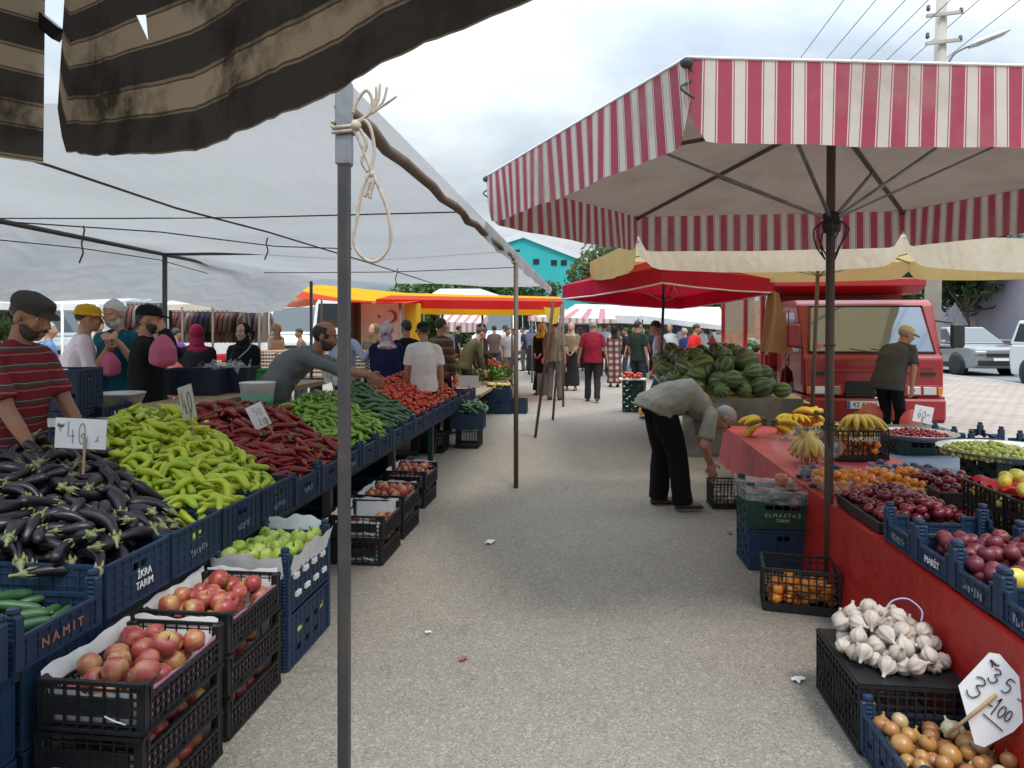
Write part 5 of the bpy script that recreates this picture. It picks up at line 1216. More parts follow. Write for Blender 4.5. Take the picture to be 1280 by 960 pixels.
# ---- C: red and white striped hexagonal umbrella
uc_c = (1.92, 4.27); VC = [(.64, 2.605), (-.167, 4.63), (1.11, 6.29), (3.29, 5.98), (4.0, 3.91), (2.97, 2.75)]
m_rw = stripes('red_white_stripe_cloth', [(.04, (.64, .6, .53)), (.08, (.42, .08, .12)), (.44, (.64, .6, .53)), (.48, (.42, .08, .12)), (.52, (.64, .6, .53)), (1., (.4, .08, .12))], .112, 0, (.4, .27, .24), .45, 2.5, .14, bump=.2)
m_beige = cloth_mat('dirty_beige_lining', (.33, .265, .215), (.22, .15, .11), .16, .9, 2, .6, .3, 5)
um = thing('market_umbrella', 'big red and white striped umbrella over the fruit table', 'umbrella', CW(uc_c[0], uc_c[1], 0)); ou = um.location
zt, zb_ = 2.595, 2.285
b = MB(); uv0 = 0
for i in range(6):
    a, c = VC[i], VC[(i+1) % 6]
    mbv = MB(); L = strip(mbv, CW(a[0], a[1], zt), CW(c[0], c[1], zt), zt-zb_, .012, 7.5, i*1.7, (.15, .15), .012 if i != 5 else .0, 60, 6, uv0=uv0, flare=.015, nd=.045); uv0 += L
    mbv.build('valance', m_rw, um, None, ou)
    mt = MB(); N_ = 60
    mt.tube([CW(a[0]+(c[0]-a[0])*k/20, a[1]+(c[1]-a[1])*k/20, zt) for k in range(21)], .006, 5); mt.build('hem', m_paperw, um, None, ou)
pyr([CW(p[0], p[1], zt) for p in VC], CW(uc_c[0], uc_c[1], 2.93), 12, .05).build('canopy', m_beige, um, None, ou)
b = MB(); b.tube([CW(uc_c[0]-.02, uc_c[1], 0), CW(uc_c[0], uc_c[1], 2.95)], .026, 12); b.build('pole', m_rust, um, None, ou)
b = MB(); b.lathe([(.0, -.07), (.05, -.07), (.055, -.02), (.045, 0), (.055, .03), (.04, .05), (0, .05)], 14, mat=Matrix.Translation(CW(uc_c[0], uc_c[1], 2.25))); b.build('runner', m_black, um, None, ou)
b = MB(); b.lathe([(0, -.03), (.17, -.02), (.16, .01), (.05, .05), (0, .05)], 20, mat=Matrix.Translation(CW(uc_c[0]-.02, uc_c[1], .03))); b.build('base', m_dsteel, um, None, ou)
for p in VC:
    a, e = CW(uc_c[0], uc_c[1], 2.88), CW(p[0], p[1], zt-.02); b = MB(); b.bar(a, e, .026, .02); b.build('rib', m_rust, um, None, ou)
    b = MB(); b.bar(CW(uc_c[0], uc_c[1], 2.25), a.lerp(e, .48)+V((0, 0, -.02)), .018, .014); b.build('strut', m_steel, um, None, ou)
    b = MB(); b.tube(spl([e+V((0, 0, .0)), e+V((.03, .02, -.05)), e+V((-.02, 0, -.09)), e+V((.03, 0, -.13))]), .005, 5); b.ell(e, (.025, .025, .02), None, 8, 6); b.build('corner_tie', m_cord, um, None, ou)
b = MB()
for k in range(7):
    a = k*.9; c = CW(uc_c[0], uc_c[1], 2.22)
    b.tube(spl([c+V((.03*math.cos(a), .03*math.sin(a), .04)), c+V((.1*math.cos(a), .08*math.sin(a), -.02)), c+V((.07*math.cos(a+.5), .05, -.12)), c+V((.03*math.cos(a+1), .03, -.2))]), .005, 5)
b.tube([CW(uc_c[0]-.03, uc_c[1]-.035, 2.2), CW(uc_c[0]-.045, uc_c[1]-.035, 1.6), CW(uc_c[0]-.03, uc_c[1]-.04, .9)], .006, 6)
for z in (1.0, 1.02, 1.035, 1.5): b.tube([CW(uc_c[0]-.012+.031*math.cos(k), uc_c[1]+.031*math.sin(k), z) for k in np.linspace(0, 6.28, 12)], .006, 5)
b.build('tied_cord', m_cord, um, None, ou)
# ---- D: cream umbrella behind it
def square_umbrella(label, corners, ap, hv, m_top, m_val, pole_top, pole_base, sag=.06, vs=.03, notch=.12, group=None, ribs=True, name='market_umbrella', mv_in=None, pm=None, nu=36, pipe=False):
    o = thing(name, label, 'umbrella', (pole_base[0], pole_base[1], 0), 0, group); og = o.location
    P = [V(p) for p in corners]
    pyr(P, ap, 10, sag).build('canopy', m_top, o, None, og)
    for i in range(len(P)):
        a, c = P[i], P[(i+1) % len(P)]
        if (a-c).length < .05: continue
        mv = MB(); strip(mv, a, c, hv, .014, 6, i*2.1, (notch, notch), vs, nu, 5, nd=.1); mv.build('valance', (mv_in or m_val) if i >= 2 else m_val, o, None, og)
        if pipe:
            mh = MB(); mh.tube([v_ for v_ in mv.v[5::6]], .012, 5); mh.build('piping', m_paperw, o, None, og)
    b = MB(); b.tube([pole_base, pole_top], .022, 10); b.build('pole', pm or m_rust, o, None, og)
    if ribs:
        for p in P:
            b = MB(); b.bar(V(pole_top)-V((0, 0, .03)), p-V((0, 0, .02)), .022, .018); b.build('rib', m_steel, o, None, og)
            b = MB(); m_ = (V(pole_top)).lerp(p, .5); b.bar(V(pole_top)-V((0, 0, .55)), m_-V((0, 0, .03)), .015, .012); b.build('strut', m_steel, o, None, og)
    return o
m_cream = cloth_mat('cream_canvas', (.7, .64, .53), (.5, .45, .34), .4, .8, 1.6, .5, .3, 4)
m_ylin = cloth_mat('backlit_yellow_canvas', (.6, .47, .22), (.5, .38, .16), .45, .8, 1.5, .5, .25, 4)  # inner side of the cream canvas: yellow light shining through is put into the colour
sq = [CW(1.165, 6.62, 2.43), CW(3.64, 6.6, 2.46), CW(6.1, 6.65, 2.42), CW(6.1, 10.9, 2.63), CW(1.2, 10.9, 2.63)]
square_umbrella('cream canvas umbrella with a drooping valance behind the striped one', sq, CW(3.6, 8.6, 2.8), .27, m_ylin, m_cream, CW(3.68, 8.5, 2.78), CW(3.5, 8.35, 0), .05, .05, .13, mv_in=m_ylin)
# ---- E: plain red umbrella by the watermelons
m_redc = cloth_mat('red_umbrella_cloth', (.52, .012, .05), (.42, .008, .04), .22, .75, 2, .3, .25, 4, tc=(.42, .004, .02))
square_umbrella('plain bright red umbrella over the watermelon stall', [W(828, 333, 8.9), W(968, 349, 11.0), W(850, 372, 13.4), W(703, 357, 11.0)], W(832, 326, 11.0)+V((0, 0, .1)), .21, m_redc, m_redc, W(831, 332, 10.9), G(823, 10.9), .04, .02, .0, pm=m_dsteel, pipe=True)
# hanging cardboard-brown cloth at its right corner
b = MB(); p0 = W(967, 362, 10.95)
b.sheet(lambda u, v: p0+V(((u-.5)*(.16+.32*v)+.05*v, .06*math.sin(u*9+v*3), -.95*v-.05*u)), 12, 14); tag(b.build('hanging_cloth', cloth_mat('brown_sackcloth', (.42, .25, .14), (.3, .17, .09), .2, .9), org=p0), 'brown cloth hanging from the right corner of the red umbrella', 'cloth')
# ---- F: red and yellow striped canopies farther up the aisle
def px_sheet(name, label, cat, q, m, n=14, sag=.1, group=None, uvs=(1, 1), top=True):
    P = [W(*p) for p in q]; org = (P[0]+P[2])/2; org.z = 0; b = MB()
    def f(u, v):
        a = P[0].lerp(P[1], u).lerp(P[3].lerp(P[2], u), v); a.z -= sag*math.sin(math.pi*u)*math.sin(math.pi*v); return a
    b.sheet(f, n, n, uvf=lambda u, v: (u*uvs[0], v*uvs[1]))
    return f, b, org
def awning(label, q, m, hv, mv, poles=(), sag=.1, group=None, mp_=None):
    f, b, org = px_sheet('', '', '', q, m, 14, sag)
    o = thing('market_awning', label, 'awning', org, 0, group)
    b.build('canopy', m, o, None, org)
    if hv:
        P = [W(*p) for p in q]
        for i in range(4):
            mvv = MB(); strip(mvv, P[i], P[(i+1) % 4], hv, .02, 4, i, (0, 0), .03, 30, 6); mvv.build('valance', mv, o, None, org)
    for p in poles:
        t_ = W(*p); b = MB(); b.tube([(t_.x, t_.y, 0), t_], .024, 8); b.build('pole', mp_ or m_rust, o, None, org)
    return o
m_ry = stripes('red_yellow_stripe_cloth', [(.55, (.6, .06, .02)), (1., (.72, .42, .01))], 1.0, 1, (.5, .1, .03), .3, 2, .45)
m_ryv = stripes('red_yellow_valance_cloth', [(.6, (.58, .025, .02)), (1., (.7, .4, .01))], .27, 1, (.5, .05, .02), .3, 2, .4)
awning('red and yellow canopy roof rising behind the white tarp', [(300, 369, 12.6), (508, 379, 12.8), (560, 371, 18), (400, 356, 17)], m_ry, 0, None, [(500, 379, 12.9), (402, 357, 17), (306, 370, 12.6)], .14, 'red and yellow canopies')
awning('red canopy with a yellow-edged valance across the left of the aisle', [(470, 374, 14.4), (704, 377, 14.6), (700, 371, 18.5), (500, 366, 18.5)], m_ry, .27, m_ryv, [(603, 380, 14.6), (553, 380, 14.6), (525, 382, 16.5), (704, 378, 14.6)], .0, 'red and yellow canopies')
m_wht = cloth_mat('white_awning_cloth', (.8, .8, .79), (.65, .65, .64), .4, .7, 1, .4)
m_pinkst = stripes('pink_white_stripe_cloth', [(.4, (.55, .26, .27)), (1., (.72, .68, .66))], .2, 0, (.5, .3, .3), .3, 2, .4)
awning('white canopy behind the red and yellow one', [(528, 374, 19), (642, 375, 19), (600, 361, 23), (550, 361, 23)], m_wht, .12, m_wht, [(640, 376, 19), (530, 375, 19)], -.02, 'white awnings')
awning('cream canopy behind the black-shirted man', [(205, 381, 13.5), (318, 378, 13.5), (330, 362, 17), (225, 366, 17)], m_cream, .1, m_cream, [(228, 384, 13.5), (266, 384, 13.5), (312, 384, 13.5)], .05, 'white awnings')
awning('cream canopy with a dark blue corner behind the leaning man', [(300, 384, 12.0), (392, 384, 12.2), (400, 371, 15.5), (320, 371, 15.5)], m_cream, .0, m_cream, [(324, 382, 12)], .12, 'white awnings')
awning('long white canopy far behind the man in the red shirt', [(700, 392, 26), (905, 398, 24), (900, 384, 33), (720, 380, 33)], m_wht, .25, m_wht, [(760, 398, 25.5), (798, 398, 25), (853, 399, 24.5), (902, 399, 24)], -.1, 'white awnings')
awning('white canopy beside the wooden truck bed, sloping down to the right', [(800, 394, 22), (912, 408, 19), (930, 398, 25), (840, 384, 26)], m_wht, .12, m_wht, [(803, 396, 22), (857, 402, 20.5), (908, 409, 19)], -.05, 'white awnings')
awning('pink and white striped canopy in the distance left of the aisle', [(545, 402, 24), (600, 404, 24), (610, 392, 29), (555, 390, 29)], m_pinkst, .3, m_pinkst, [(560, 404, 24), (596, 405, 24)], 0, 'striped awnings far away')
awning('pink striped canopy edge in the distance behind the red umbrella', [(660, 396, 21), (770, 399, 21), (765, 386, 27), (690, 386, 27)], m_pinkst, .12, m_pinkst, [(665, 400, 21), (745, 401, 21)], 0, 'striped awnings far away')
awning('white sloping roof of a stall far left, behind the vendors', [(-60, 378, 13), (130, 380, 13), (190, 370, 18), (20, 366, 18)], m_wht, .1, m_wht, [(78, 380, 13), (122, 381, 13), (150, 376, 15)], .05, 'white awnings', mp_=m_paperw)
b = MB(); c = W(691, 385, 13.0); b.sheet(lambda u, v: c+V(((u-.5)*.34*(1-.55*v), .05*math.sin(u*6), -.3*v+.04*abs(u-.5))), 10, 8); tag(b.build('canopy_corner', cloth_mat('yellow_canopy_corner', (.75, .5, .08), (.6, .4, .06), .5), org=c), 'small yellow cloth corner hanging at a pole in the aisle', 'cloth')
# loose poles in the aisle
def apole(a, b_, r, label):
    o = thing('tent_pole', label, 'pole', (a[0], a[1], 0), 0, 'tent poles in the aisle'); mb = MB(); mb.tube([a, b_], r, 10); mb.build('shaft', m_rust, o, None, o.location); return o
o = apole(WZ(669, 547, 0), W(692, 376, 9.6), .022, 'leaning rusty pole with a square plate, standing in the aisle')
b = MB(); p = W(678, 480, 10.2); b.box(p, (.15, .02, .3)); b.build('plate', m_rust, o, None, o.location)
apole(WZ(691, 525, 0), W(702, 380, 12.4), .022, 'leaning rusty pole farther up the aisle, without a plate')
# ================= people
def skin_mat(name, c, c2): 
    t = NT(name); co = t.obco(); k = t.mix(t.n('ShaderNodeMapRange', i_0=t.noise(co, 14, 4), i_1=.4, i_2=.7, i_3=0., i_4=.6).outputs[0], lin(c), lin(c2))
    return t.out(k, .5, sss=.08, spec=.35, normal=t.bump(t.noise(co, 120, 3), .12, .002))
SK_A = skin_mat('olive_skin', (.42, .22, .14), (.36, .17, .1)); SK_B = skin_mat('tanned_skin', (.34, .17, .1), (.28, .12, .07)); SK_C = skin_mat('fair_skin', (.52, .3, .21), (.45, .22, .15))
def fabric(name, c, c2=None, b=.35, s=90): 
    c2 = c2 or tuple(x*.72 for x in c); t = NT(name); co = t.obco(); k = t.mix(t.n('ShaderNodeMapRange', i_0=t.noise(co, 5, 5), i_1=.45, i_2=.75, i_3=0., i_4=.5).outputs[0], lin(c), lin(c2))
    mp = t.n('ShaderNodeMapping'); t.put(mp.inputs[0], co); mp.inputs['Scale'].default_value = (1, 1, .55); mp.inputs['Rotation'].default_value = (.5, .4, 0)
    h = t.math('ADD', t.math('MULTIPLY', t.noise(mp.outputs[0], 9, 3, .55, 1.6), 9.), t.math('MULTIPLY', t.noise(co, s, 3), .7))
    return t.out(k, .9, normal=t.bump(h, b*.75, .006), spec=.15)
_fab = {}
def FB(c):
    if not isinstance(c, tuple): return c
    if c not in _fab: _fab[c] = fabric('cloth_%02d' % len(_fab), c)
    return _fab[c]
m_hairb = M('black_hair', (.014, .012, .011), dirt=(.04, .035, .03), dscale=60, rough=.6, bump=.7, bscale=120)
m_beard = M('dark_beard_hair', (.03, .022, .018), dirt=(.075, .05, .038), dscale=50, dlo=.4, dhi=.65, rough=.8, bump=.7, bscale=120)
m_hairg = M('grey_hair', (.34, .32, .3), dirt=(.16, .15, .14), dscale=60, rough=.7, bump=.7, bscale=120)
m_hairw = M('white_hair', (.66, .65, .63), dirt=(.4, .39, .38), dscale=60, rough=.7, bump=.6, bscale=120)
m_eyew = M('eye_white', (.42, .39, .36), rough=.3); m_iris = M('dark_iris', (.03, .018, .01), rough=.15); m_lip = M('lips', (.36, .14, .11), rough=.5)
m_shoe = M('dark_shoe_leather', (.02, .018, .016), dirt=(.07, .06, .05), rough=.55)
def ik(S, T, l1, l2, pole):
    d = T-S; L = min(d.length, (l1+l2)*.995); u = d.normalized(); T = S+u*L
    a = (l1*l1-l2*l2+L*L)/(2*L); h = math.sqrt(max(l1*l1-a*a, 0)); p = V(pole); p = p-u*p.dot(u)
    p = p.normalized() if p.length > 1e-4 else V((0, 0, 1)); return S+u*a+p*h, T
def person(loc, heading, H, label, top=(.3, .3, .3), sleeve='short', bottom=(.03, .03, .035), hair='short', hairm=None, cap=None, beard=None, skin=None, lean=0, pitch=0, yaw=0, hands=(None, None), hdir=(None, None), feet=None, voxel=.022, fat=1.0, dress=None, scarf=None, group=None, side=0, poles=None, shoes=None, eyes=False, fold=.010, collar=None, vest=None, untuck=.1, twist=0, bag=1.0, name='person'):
    s = H/1.75; skin = skin or SK_A; hairm = hairm or m_hairb
    X = V((1, 0, 0)); dr = lambda a: V((0, math.sin(R(a)), math.cos(R(a))))
    pel = V((0, -.16*math.sin(R(min(lean, 90)))*s, .94*s)); la, lb = lean*.65, lean*1.15
    ch = pel+dr(la)*.27*s; nk = ch+dr(lb)*.26*s
    hz = lean*.75+pitch
    HM = Matrix.Rotation(R(-yaw), 3, 'Z') @ Matrix.Rotation(-R(hz), 3, 'X')
    hc = nk+dr(lb)*.05*s+(HM @ V((0, .02, .12)))*s
    TW = Matrix.Rotation(R(-twist), 3, V(dr(lb)))
    shx = TW @ X
    sh = [nk-dr(lb)*.055*s+shx*(sg*.175*s*(.6+.4*fat)) for sg in (-1, 1)]
    wr = []; el = []
    for i, sg in enumerate((-1, 1)):
        T = V(hands[i]) if hands[i] is not None else V((sg*.07, .24, 1.0))*s if dress is not None else sh[i]+V((sg*(.05 if dress is None else .13), .05+.1*math.sin(R(lean)), -.53))*s
        e, T = ik(sh[i], T, .285*s, .255*s, (poles[i] if poles and poles[i] else (sg*.35, -.4, -1) if hands[i] is not None else (sg*.5, -1, -.25))); el.append(e); wr.append(T)
    feet = feet or ((-.11, 0.0), (.11, .03))
    hip = [pel+V((sg*.088*s, 0, -.03*s)) for sg in (-1, 1)]; an = []; kn = []
    for i in (0, 1):
        a = V((feet[i][0]*s, feet[i][1]*s, .085*s+(feet[i][2]*s if len(feet[i]) > 2 else 0))); k, a = ik(hip[i], a, .42*s, .414*s, (0, 1, 0)); kn.append(k); an.append(a)
    def ring(c, n_, w_, d_): n_ = n_.normalized(); y = n_.cross(X); return (c, X*w_, y*d_)
    def torso(mb, k, hem=None):
        f = fat; rings = []; kh = k*(1+(.12*min(lean, 90)/90 if hem is not None else 0))
        if hem is not None: rings.append(ring(pel-dr(la*.4)*hem*s, dr(la*.3), .168*s*f*kh, .125*s*f*kh))
        rings += [ring(pel-dr(la*.5)*.03*s, dr(la*.4), .165*s*f*kh, .122*s*f*kh), ring(pel+dr(la)*.13*s, dr(la*.8), .15*s*f*kh, .115*s*f*kh), ring(ch, dr((la+lb)/2), .162*s*(.5+.5*f)*k, .12*s*f*k),
                  ring(ch+dr(lb)*.13*s, dr(lb), .165*s*(.5+.5*f)*k, .115*s*k), ring(nk-dr(lb)*.05*s, dr(lb), .135*s*k, .088*s*k), ring(nk, dr(lb), .068*s*k, .062*s*k)]
        mb.loft(rings, 18)
        for i in (0, 1): mb.ell(sh[i]-shx*(i*2-1)*.02*s, (.056*s*k, .056*s*k, .054*s*k)); mb.tube([nk-dr(lb)*.015*s, sh[i]-shx*(i*2-1)*.02*s], [.055*s*k, .052*s*k], 10)
    bm = MB(); torso(bm, .9)
    for i, sg in enumerate((-1, 1)):
        fd = (wr[i]-el[i]).normalized()
        bm.tube([sh[i], sh[i].lerp(el[i], .5), el[i], el[i].lerp(wr[i], .3), wr[i]], [.05*s, .046*s, .039*s, .038*s, .026*s], 10); bm.ell(el[i], .039*s); bm.ell(wr[i], .027*s)
        hd = V(hdir[i]).normalized() if hdir[i] is not None else (fd*.8+V((0, .15, -.25))).normalized()
        inn = V((-sg, .25, 0)); inn = (inn-hd*inn.dot(hd)).normalized(); ac = hd.cross(inn)
        pc = wr[i]+hd*.05*s; rot = Matrix((ac, inn, hd)).transposed(); bm.ell(pc, (.039*s, .019*s, .052*s), rot)
        for q in range(4):
            o_ = (q-1.5)*.0195*s; L = (.078, .088, .084, .066)[q]*s; b0 = pc+hd*.035*s+ac*o_
            p1 = b0+(hd*.92+inn*.3).normalized()*L*.5+ac*o_*.15; p2 = p1+(hd*.6+inn*.8).normalized()*L*.5
            bm.tube([b0, p1, p2], [.0095*s, .009*s, .0075*s], 7); bm.ell(p2, .0076*s, None, 6, 5)
        t0 = wr[i]+hd*.02*s+ac*.026*s*(1 if (hd.z < 0) else 1); t1 = t0+(hd*.5+ac*.8+inn*.3).normalized()*.045*s; t2 = t1+(hd*.9+ac*.1+inn*.5).normalized()*.03*s
        bm.tube([t0, t1, t2], [.013*s, .0105*s, .008*s], 7); bm.ell(t2, .008*s, None, 6, 5)
        bm.tube([hip[i], hip[i].lerp(kn[i], .5), kn[i], kn[i].lerp(an[i], .3), an[i]], [.075*s, .066*s, .052*s, .05*s, .034*s], 10); bm.ell(kn[i], .052*s); bm.ell(an[i], .036*s)
        bm.ell(an[i]+V((0, .06, -.045))*s, (.04*s, .11*s, .035*s))
    bm.tube([nk-dr(lb)*.06*s, nk+dr(lb)*.03*s, hc+HM @ V((0, -.02, -.06))*s], [.068*s, .056*s, .055*s], 12)
    def HE(mb, c, r, **k): mb.ell(hc+HM @ (V(c)*s), tuple(x*s for x in (r if hasattr(r, '__len__') else (r, r, r))), HM, **k)
    HE(bm, (0, -.012, .03), (.075, .096, .09), nu=16, nv=12); HE(bm, (0, .022, -.03), (.06, .072, .085), nu=16, nv=12); HE(bm, (0, .033, -.075), (.047, .052, .042)); HE(bm, (0, .068, -.094), (.024, .02, .02))
    HE(bm, (0, .077, .026), (.05, .018, .011)); HE(bm, (-.04, .062, -.025), (.022, .024, .022)); HE(bm, (.04, .062, -.025), (.022, .024, .022)); HE(bm, (0, .09, -.06), (.026, .012, .007)); HE(bm, (0, .088, -.073), (.022, .012, .008))
    bm.tube([hc+HM @ (V((0, .086, .02))*s), hc+HM @ (V((0, .104, -.012))*s), hc+HM @ (V((0, .115, -.034))*s)], [.009*s, .012*s, .0155*s], 8); HE(bm, (-.013, .1, -.036), (.01, .012, .009)); HE(bm, (.013, .1, -.036), (.01, .012, .009))
    for sg in (-1, 1): HE(bm, (sg*.077, -.012, -.012), (.011, .022, .034))
    me = remesh(bm, voxel*.6 if voxel < .016 else voxel*.75, 2 if voxel > .015 else 3); me.name = name; me.materials.append(skin)
    o = bpy.data.objects.new(name, me); COL.objects.link(o); o.location = loc; o.rotation_euler = (0, 0, heading); tag(o, label, 'person', group)
    def part(nm, mb, m, vx, fo=fold, sm=2, sd=0):
        e = remesh(mb, vx, sm, fo*s, 9, sd+len(label)); e.name = nm; e.materials.append(FB(m)); return obj(nm, e, o)
    if top is not None:
        tm = MB(); torso(tm, 1.09, untuck if dress is None else .1)
        for i in (0, 1):
            if sleeve == 'short': q = [sh[i], sh[i].lerp(el[i], .5), sh[i].lerp(el[i], .82)]; rr = [.056, .064, .068]
            elif sleeve == 'roll': q = [sh[i], el[i], el[i].lerp(wr[i], .25)]; rr = [.056, .056, .054]
            else: q = [sh[i], sh[i].lerp(el[i], .5), el[i], el[i].lerp(wr[i], .5), el[i].lerp(wr[i], .94)]; rr = [.056, .058, .055, .049, .043]
            tm.tube(q, [r*s for r in rr], 12)
            if len(q) > 3 or sleeve == 'roll': tm.ell(el[i], .058*s)
        tm.tube([nk-dr(lb)*.03*s, nk+dr(lb)*.022*s], [.078*s, .066*s], 12)
        part('shirt' if dress is None else 'coat', tm, top, max(voxel*.8, .011), sm=5)
    if dress is not None:
        dm = MB(); dm.loft([ring(V((0, 0, .12*s)), V((0, 0, 1)), .23*s, .2*s), ring(V((0, -.02, .5*s)), V((0, 0, 1)), .2*s, .17*s), ring(pel, dr(la*.4), .178*s*fat, .14*s*fat), ring(pel+dr(la)*.1*s, dr(la), .16*s*fat, .125*s*fat)], 18)
        part('skirt', dm, dress, max(voxel, .014), .012)
    else:
        pm = MB(); pm.loft([ring(pel-V((0, 0, .09*s)), V((0, 0, 1)), .165*s*fat, .125*s*fat), ring(pel, dr(la*.4), .166*s*fat, .124*s*fat), ring(pel+dr(la)*(.06-.0006*min(lean, 90))*s, dr(la*.7), .15*s*fat, .112*s*fat)], 18)
        for i in (0, 1):
            pm.tube([hip[i], hip[i].lerp(kn[i], .5), kn[i], kn[i].lerp(an[i], .5), an[i]+V((0, .0, -.03*s))], [.092*s*fat, .088*s*bag, .076*s*bag, .07*s*bag, .068*s*bag], 12); pm.ell(kn[i], .072*s)
        part('trousers', pm, bottom, max(voxel*.8, .012), .009, 2, 7)
    for i in (0, 1):
        sm_ = MB(); c = an[i]+V((0, 0, -.085*s)); q = []
        for yy, w_, h_ in ((-.065, .028, .05), (-.05, .036, .07), (0, .038, .085), (.06, .043, .065), (.12, .046, .045), (.17, .036, .035), (.185, .015, .02)): q.append((c+V((0, yy*s, h_*s*.5+.002)), X*w_*s, V((0, 0, h_*.5*s))))
        sm_.loft(q, 12); sh_ = sm_.build('shoe', shoes or m_shoe, o)
    def dome(nm, m, c, r, keep, sub=(22, 16), nz=0.0, fr=30):
        q = MB(); q.ell((0, 0, 0), r, None, *sub); vs = [V(p)+V(c) for p in q.v]
        fs = [f for f in q.f if keep(sum((vs[i] for i in f), V((0, 0, 0)))/4)]
        if nz: vs = [p*(1+nz*noise.noise(p*fr)) for p in vs]
        z = MB(); z.add([hc+HM @ (p*s) for p in vs], fs, 0, True); used = z.build(nm, FB(m), o)
        return used
    if scarf is not None:
        cm = MB()
        def CE(c, r): cm.ell(hc+HM @ (V(c)*s), tuple(x*s for x in r), HM, 16, 12)
        CE((0, -.036, .022), (.095, .108, .112)); CE((0, -.02, -.075), (.07, .075, .06))
        cm.tube([hc+HM @ (V((0, -.025, -.07))*s), nk+dr(lb)*.0*s], [.078*s, .1*s], 14); cm.ell(nk-dr(lb)*.05*s, (.16*s, .115*s, .07*s)); cm.ell(nk-dr(lb)*.13*s+V((0, -.075*s, 0)), (.08*s, .035*s, .12*s))
        part('headscarf', cm, scarf, max(voxel*.7, .01), .006)
    elif hair == 'short': dome('hair', hairm, (0, -.014, .03), (.0785, .101, .096), lambda p: p.z+.62*(-p.y) > .022 and not (p.y > -.03 and abs(p.x) > .07 and p.z < .0), nz=.11, fr=45)
    elif hair == 'bald': dome('hair', hairm, (0, -.014, .02), (.08, .102, .092), lambda p: p.z < .07-.15*max(p.y, -.1)*0 and p.y < .035-.5*max(0, p.z) and p.z > -.075 and not (p.y > -.03 and p.z < -.01), nz=.05)
    elif hair == 'long': dome('hair', hairm, (0, -.025, .0), (.088, .11, .135), lambda p: p.z+.9*(-p.y) > .015, nz=.05)
    if beard is not None:
        q = MB(); q.ell((0, 0, 0), (.0615, .069, .07), None, 26, 20); vs = [V(p)+V((0, .026, -.055)) for p in q.v]
        fs = [f for f in q.f if (lambda p: p.z < -.052+.55*max(0, .06-p.y) and p.y > -.02 and not (p.y > .085 and -.076 < p.z < -.052 and abs(p.x) < .025))(sum((vs[i] for i in f), V((0, 0, 0)))/4)]
        z = MB(); z.add([hc+HM @ (p*(1+.05*noise.noise(p*60))*s) for p in vs], fs, 0, True); z.build('beard', beard, o)
        q = MB(); q.tube([hc+HM @ (V(p)*s) for p in ((-.03, .088, -.058), (-.012, .104, -.049), (.012, .104, -.049), (.03, .088, -.058))], [.004*s, .006*s, .006*s, .004*s], 6); q.build('moustache', beard, o)
    if eyes:
        for sg in (-1, 1):
            q = MB(); q.ell(hc+HM @ (V((sg*.031, .0615, .006))*s), .012*s, None, 10, 8); q.ell(hc+HM @ (V((sg*.031, .0695, .0055))*s), .0062*s, None, 8, 6, 1); q.build('eye', [m_eyew, m_iris], o)
            q = MB(); q.tube([hc+HM @ (V(p)*s) for p in ((sg*.012, .094, .026), (sg*.032, .09, .032), (sg*.052, .074, .024))], [.004*s, .0048*s, .0025*s], 6, sq=.7); q.build('eyebrow', hairm if hair != 'white' else m_hairw, o)
    if cap:
        kd, cm_ = cap
        if kd == 'flat':
            q = MB()
            rr = [((0, -.016, .03), .081, .105), ((0, -.014, .055), .087, .111), ((0, -.006, .08), .087, .113), ((0, .004, .102), .074, .1), ((0, .0, .118), .04, .06)]
            q.loft([(hc+HM @ (V(c)*s), HM @ V((w_*s, 0, 0)), HM @ V((0, d_*s, -.12*d_*s))) for c, w_, d_ in rr], 20)
            q.ell(hc+HM @ (V((0, .1, .036))*s), (.062*s, .05*s, .009*s), HM @ Matrix.Rotation(-.28, 3, 'X')); part('flat_cap', q, cm_, .007, .002, 2)
        elif kd == 'brim':
            q = MB(); rr = [(.03, .086, .108), (.07, .084, .106), (.105, .07, .09), (.125, .03, .04)]
            q.loft([(hc+HM @ (V((0, -.012, z))*s), HM @ V((w_*s, 0, 0)), HM @ V((0, d_*s, 0))) for z, w_, d_ in rr], 18); q.loft([(hc+HM @ (V((0, -.005, z))*s), HM @ V((w_*s, 0, 0)), HM @ V((0, d_*s, 0))) for z, w_, d_ in ((.022, .13, .155), (.032, .1, .12))], 18)
            part('hat', q, cm_, .009, .002)
        else:
            q = MB(); rr = [(.03, .083, .106), (.065, .084, .107), (.1, .07, .09), (.122, .04, .05), (.128, .01, .012)]
            q.loft([(hc+HM @ (V((0, -.012, z))*s), HM @ V((w_*s, 0, 0)), HM @ V((0, d_*s, 0))) for z, w_, d_ in rr], 18)
            q.ell(hc+HM @ (V((0, .12, .034))*s), (.068*s, .07*s, .009*s), HM @ Matrix.Rotation(-.2, 3, 'X')); part('cap', q, cm_, .008, .002)
    return o, wr, hc
def toW(o, p): return o.location+Matrix.Rotation(o.rotation_euler.z, 3, 'Z') @ V(p)
def toL(o_loc, heading, p): return Matrix.Rotation(-heading, 3, 'Z') @ (V(p)-V(o_loc))
RT = -R(90)+TH
m_pbag = NT('pink_plastic_bag'); _c = m_pbag.n('ShaderNodeTexCoord').outputs['Object']; m_pbag = m_pbag.out((.78, .2, .35, 1), .3, transl=.5, spec=.5, normal=m_pbag.bump(m_pbag.noise(_c, 22, 4), .7, .02))
m_rbag = NT('red_plastic_bag'); _c = m_rbag.n('ShaderNodeTexCoord').outputs['Object']; m_rbag = m_rbag.out((.9, .34, .32, 1), .3, transl=.6, spec=.5, normal=m_rbag.bump(m_rbag.noise(_c, 22, 4), .7, .02))
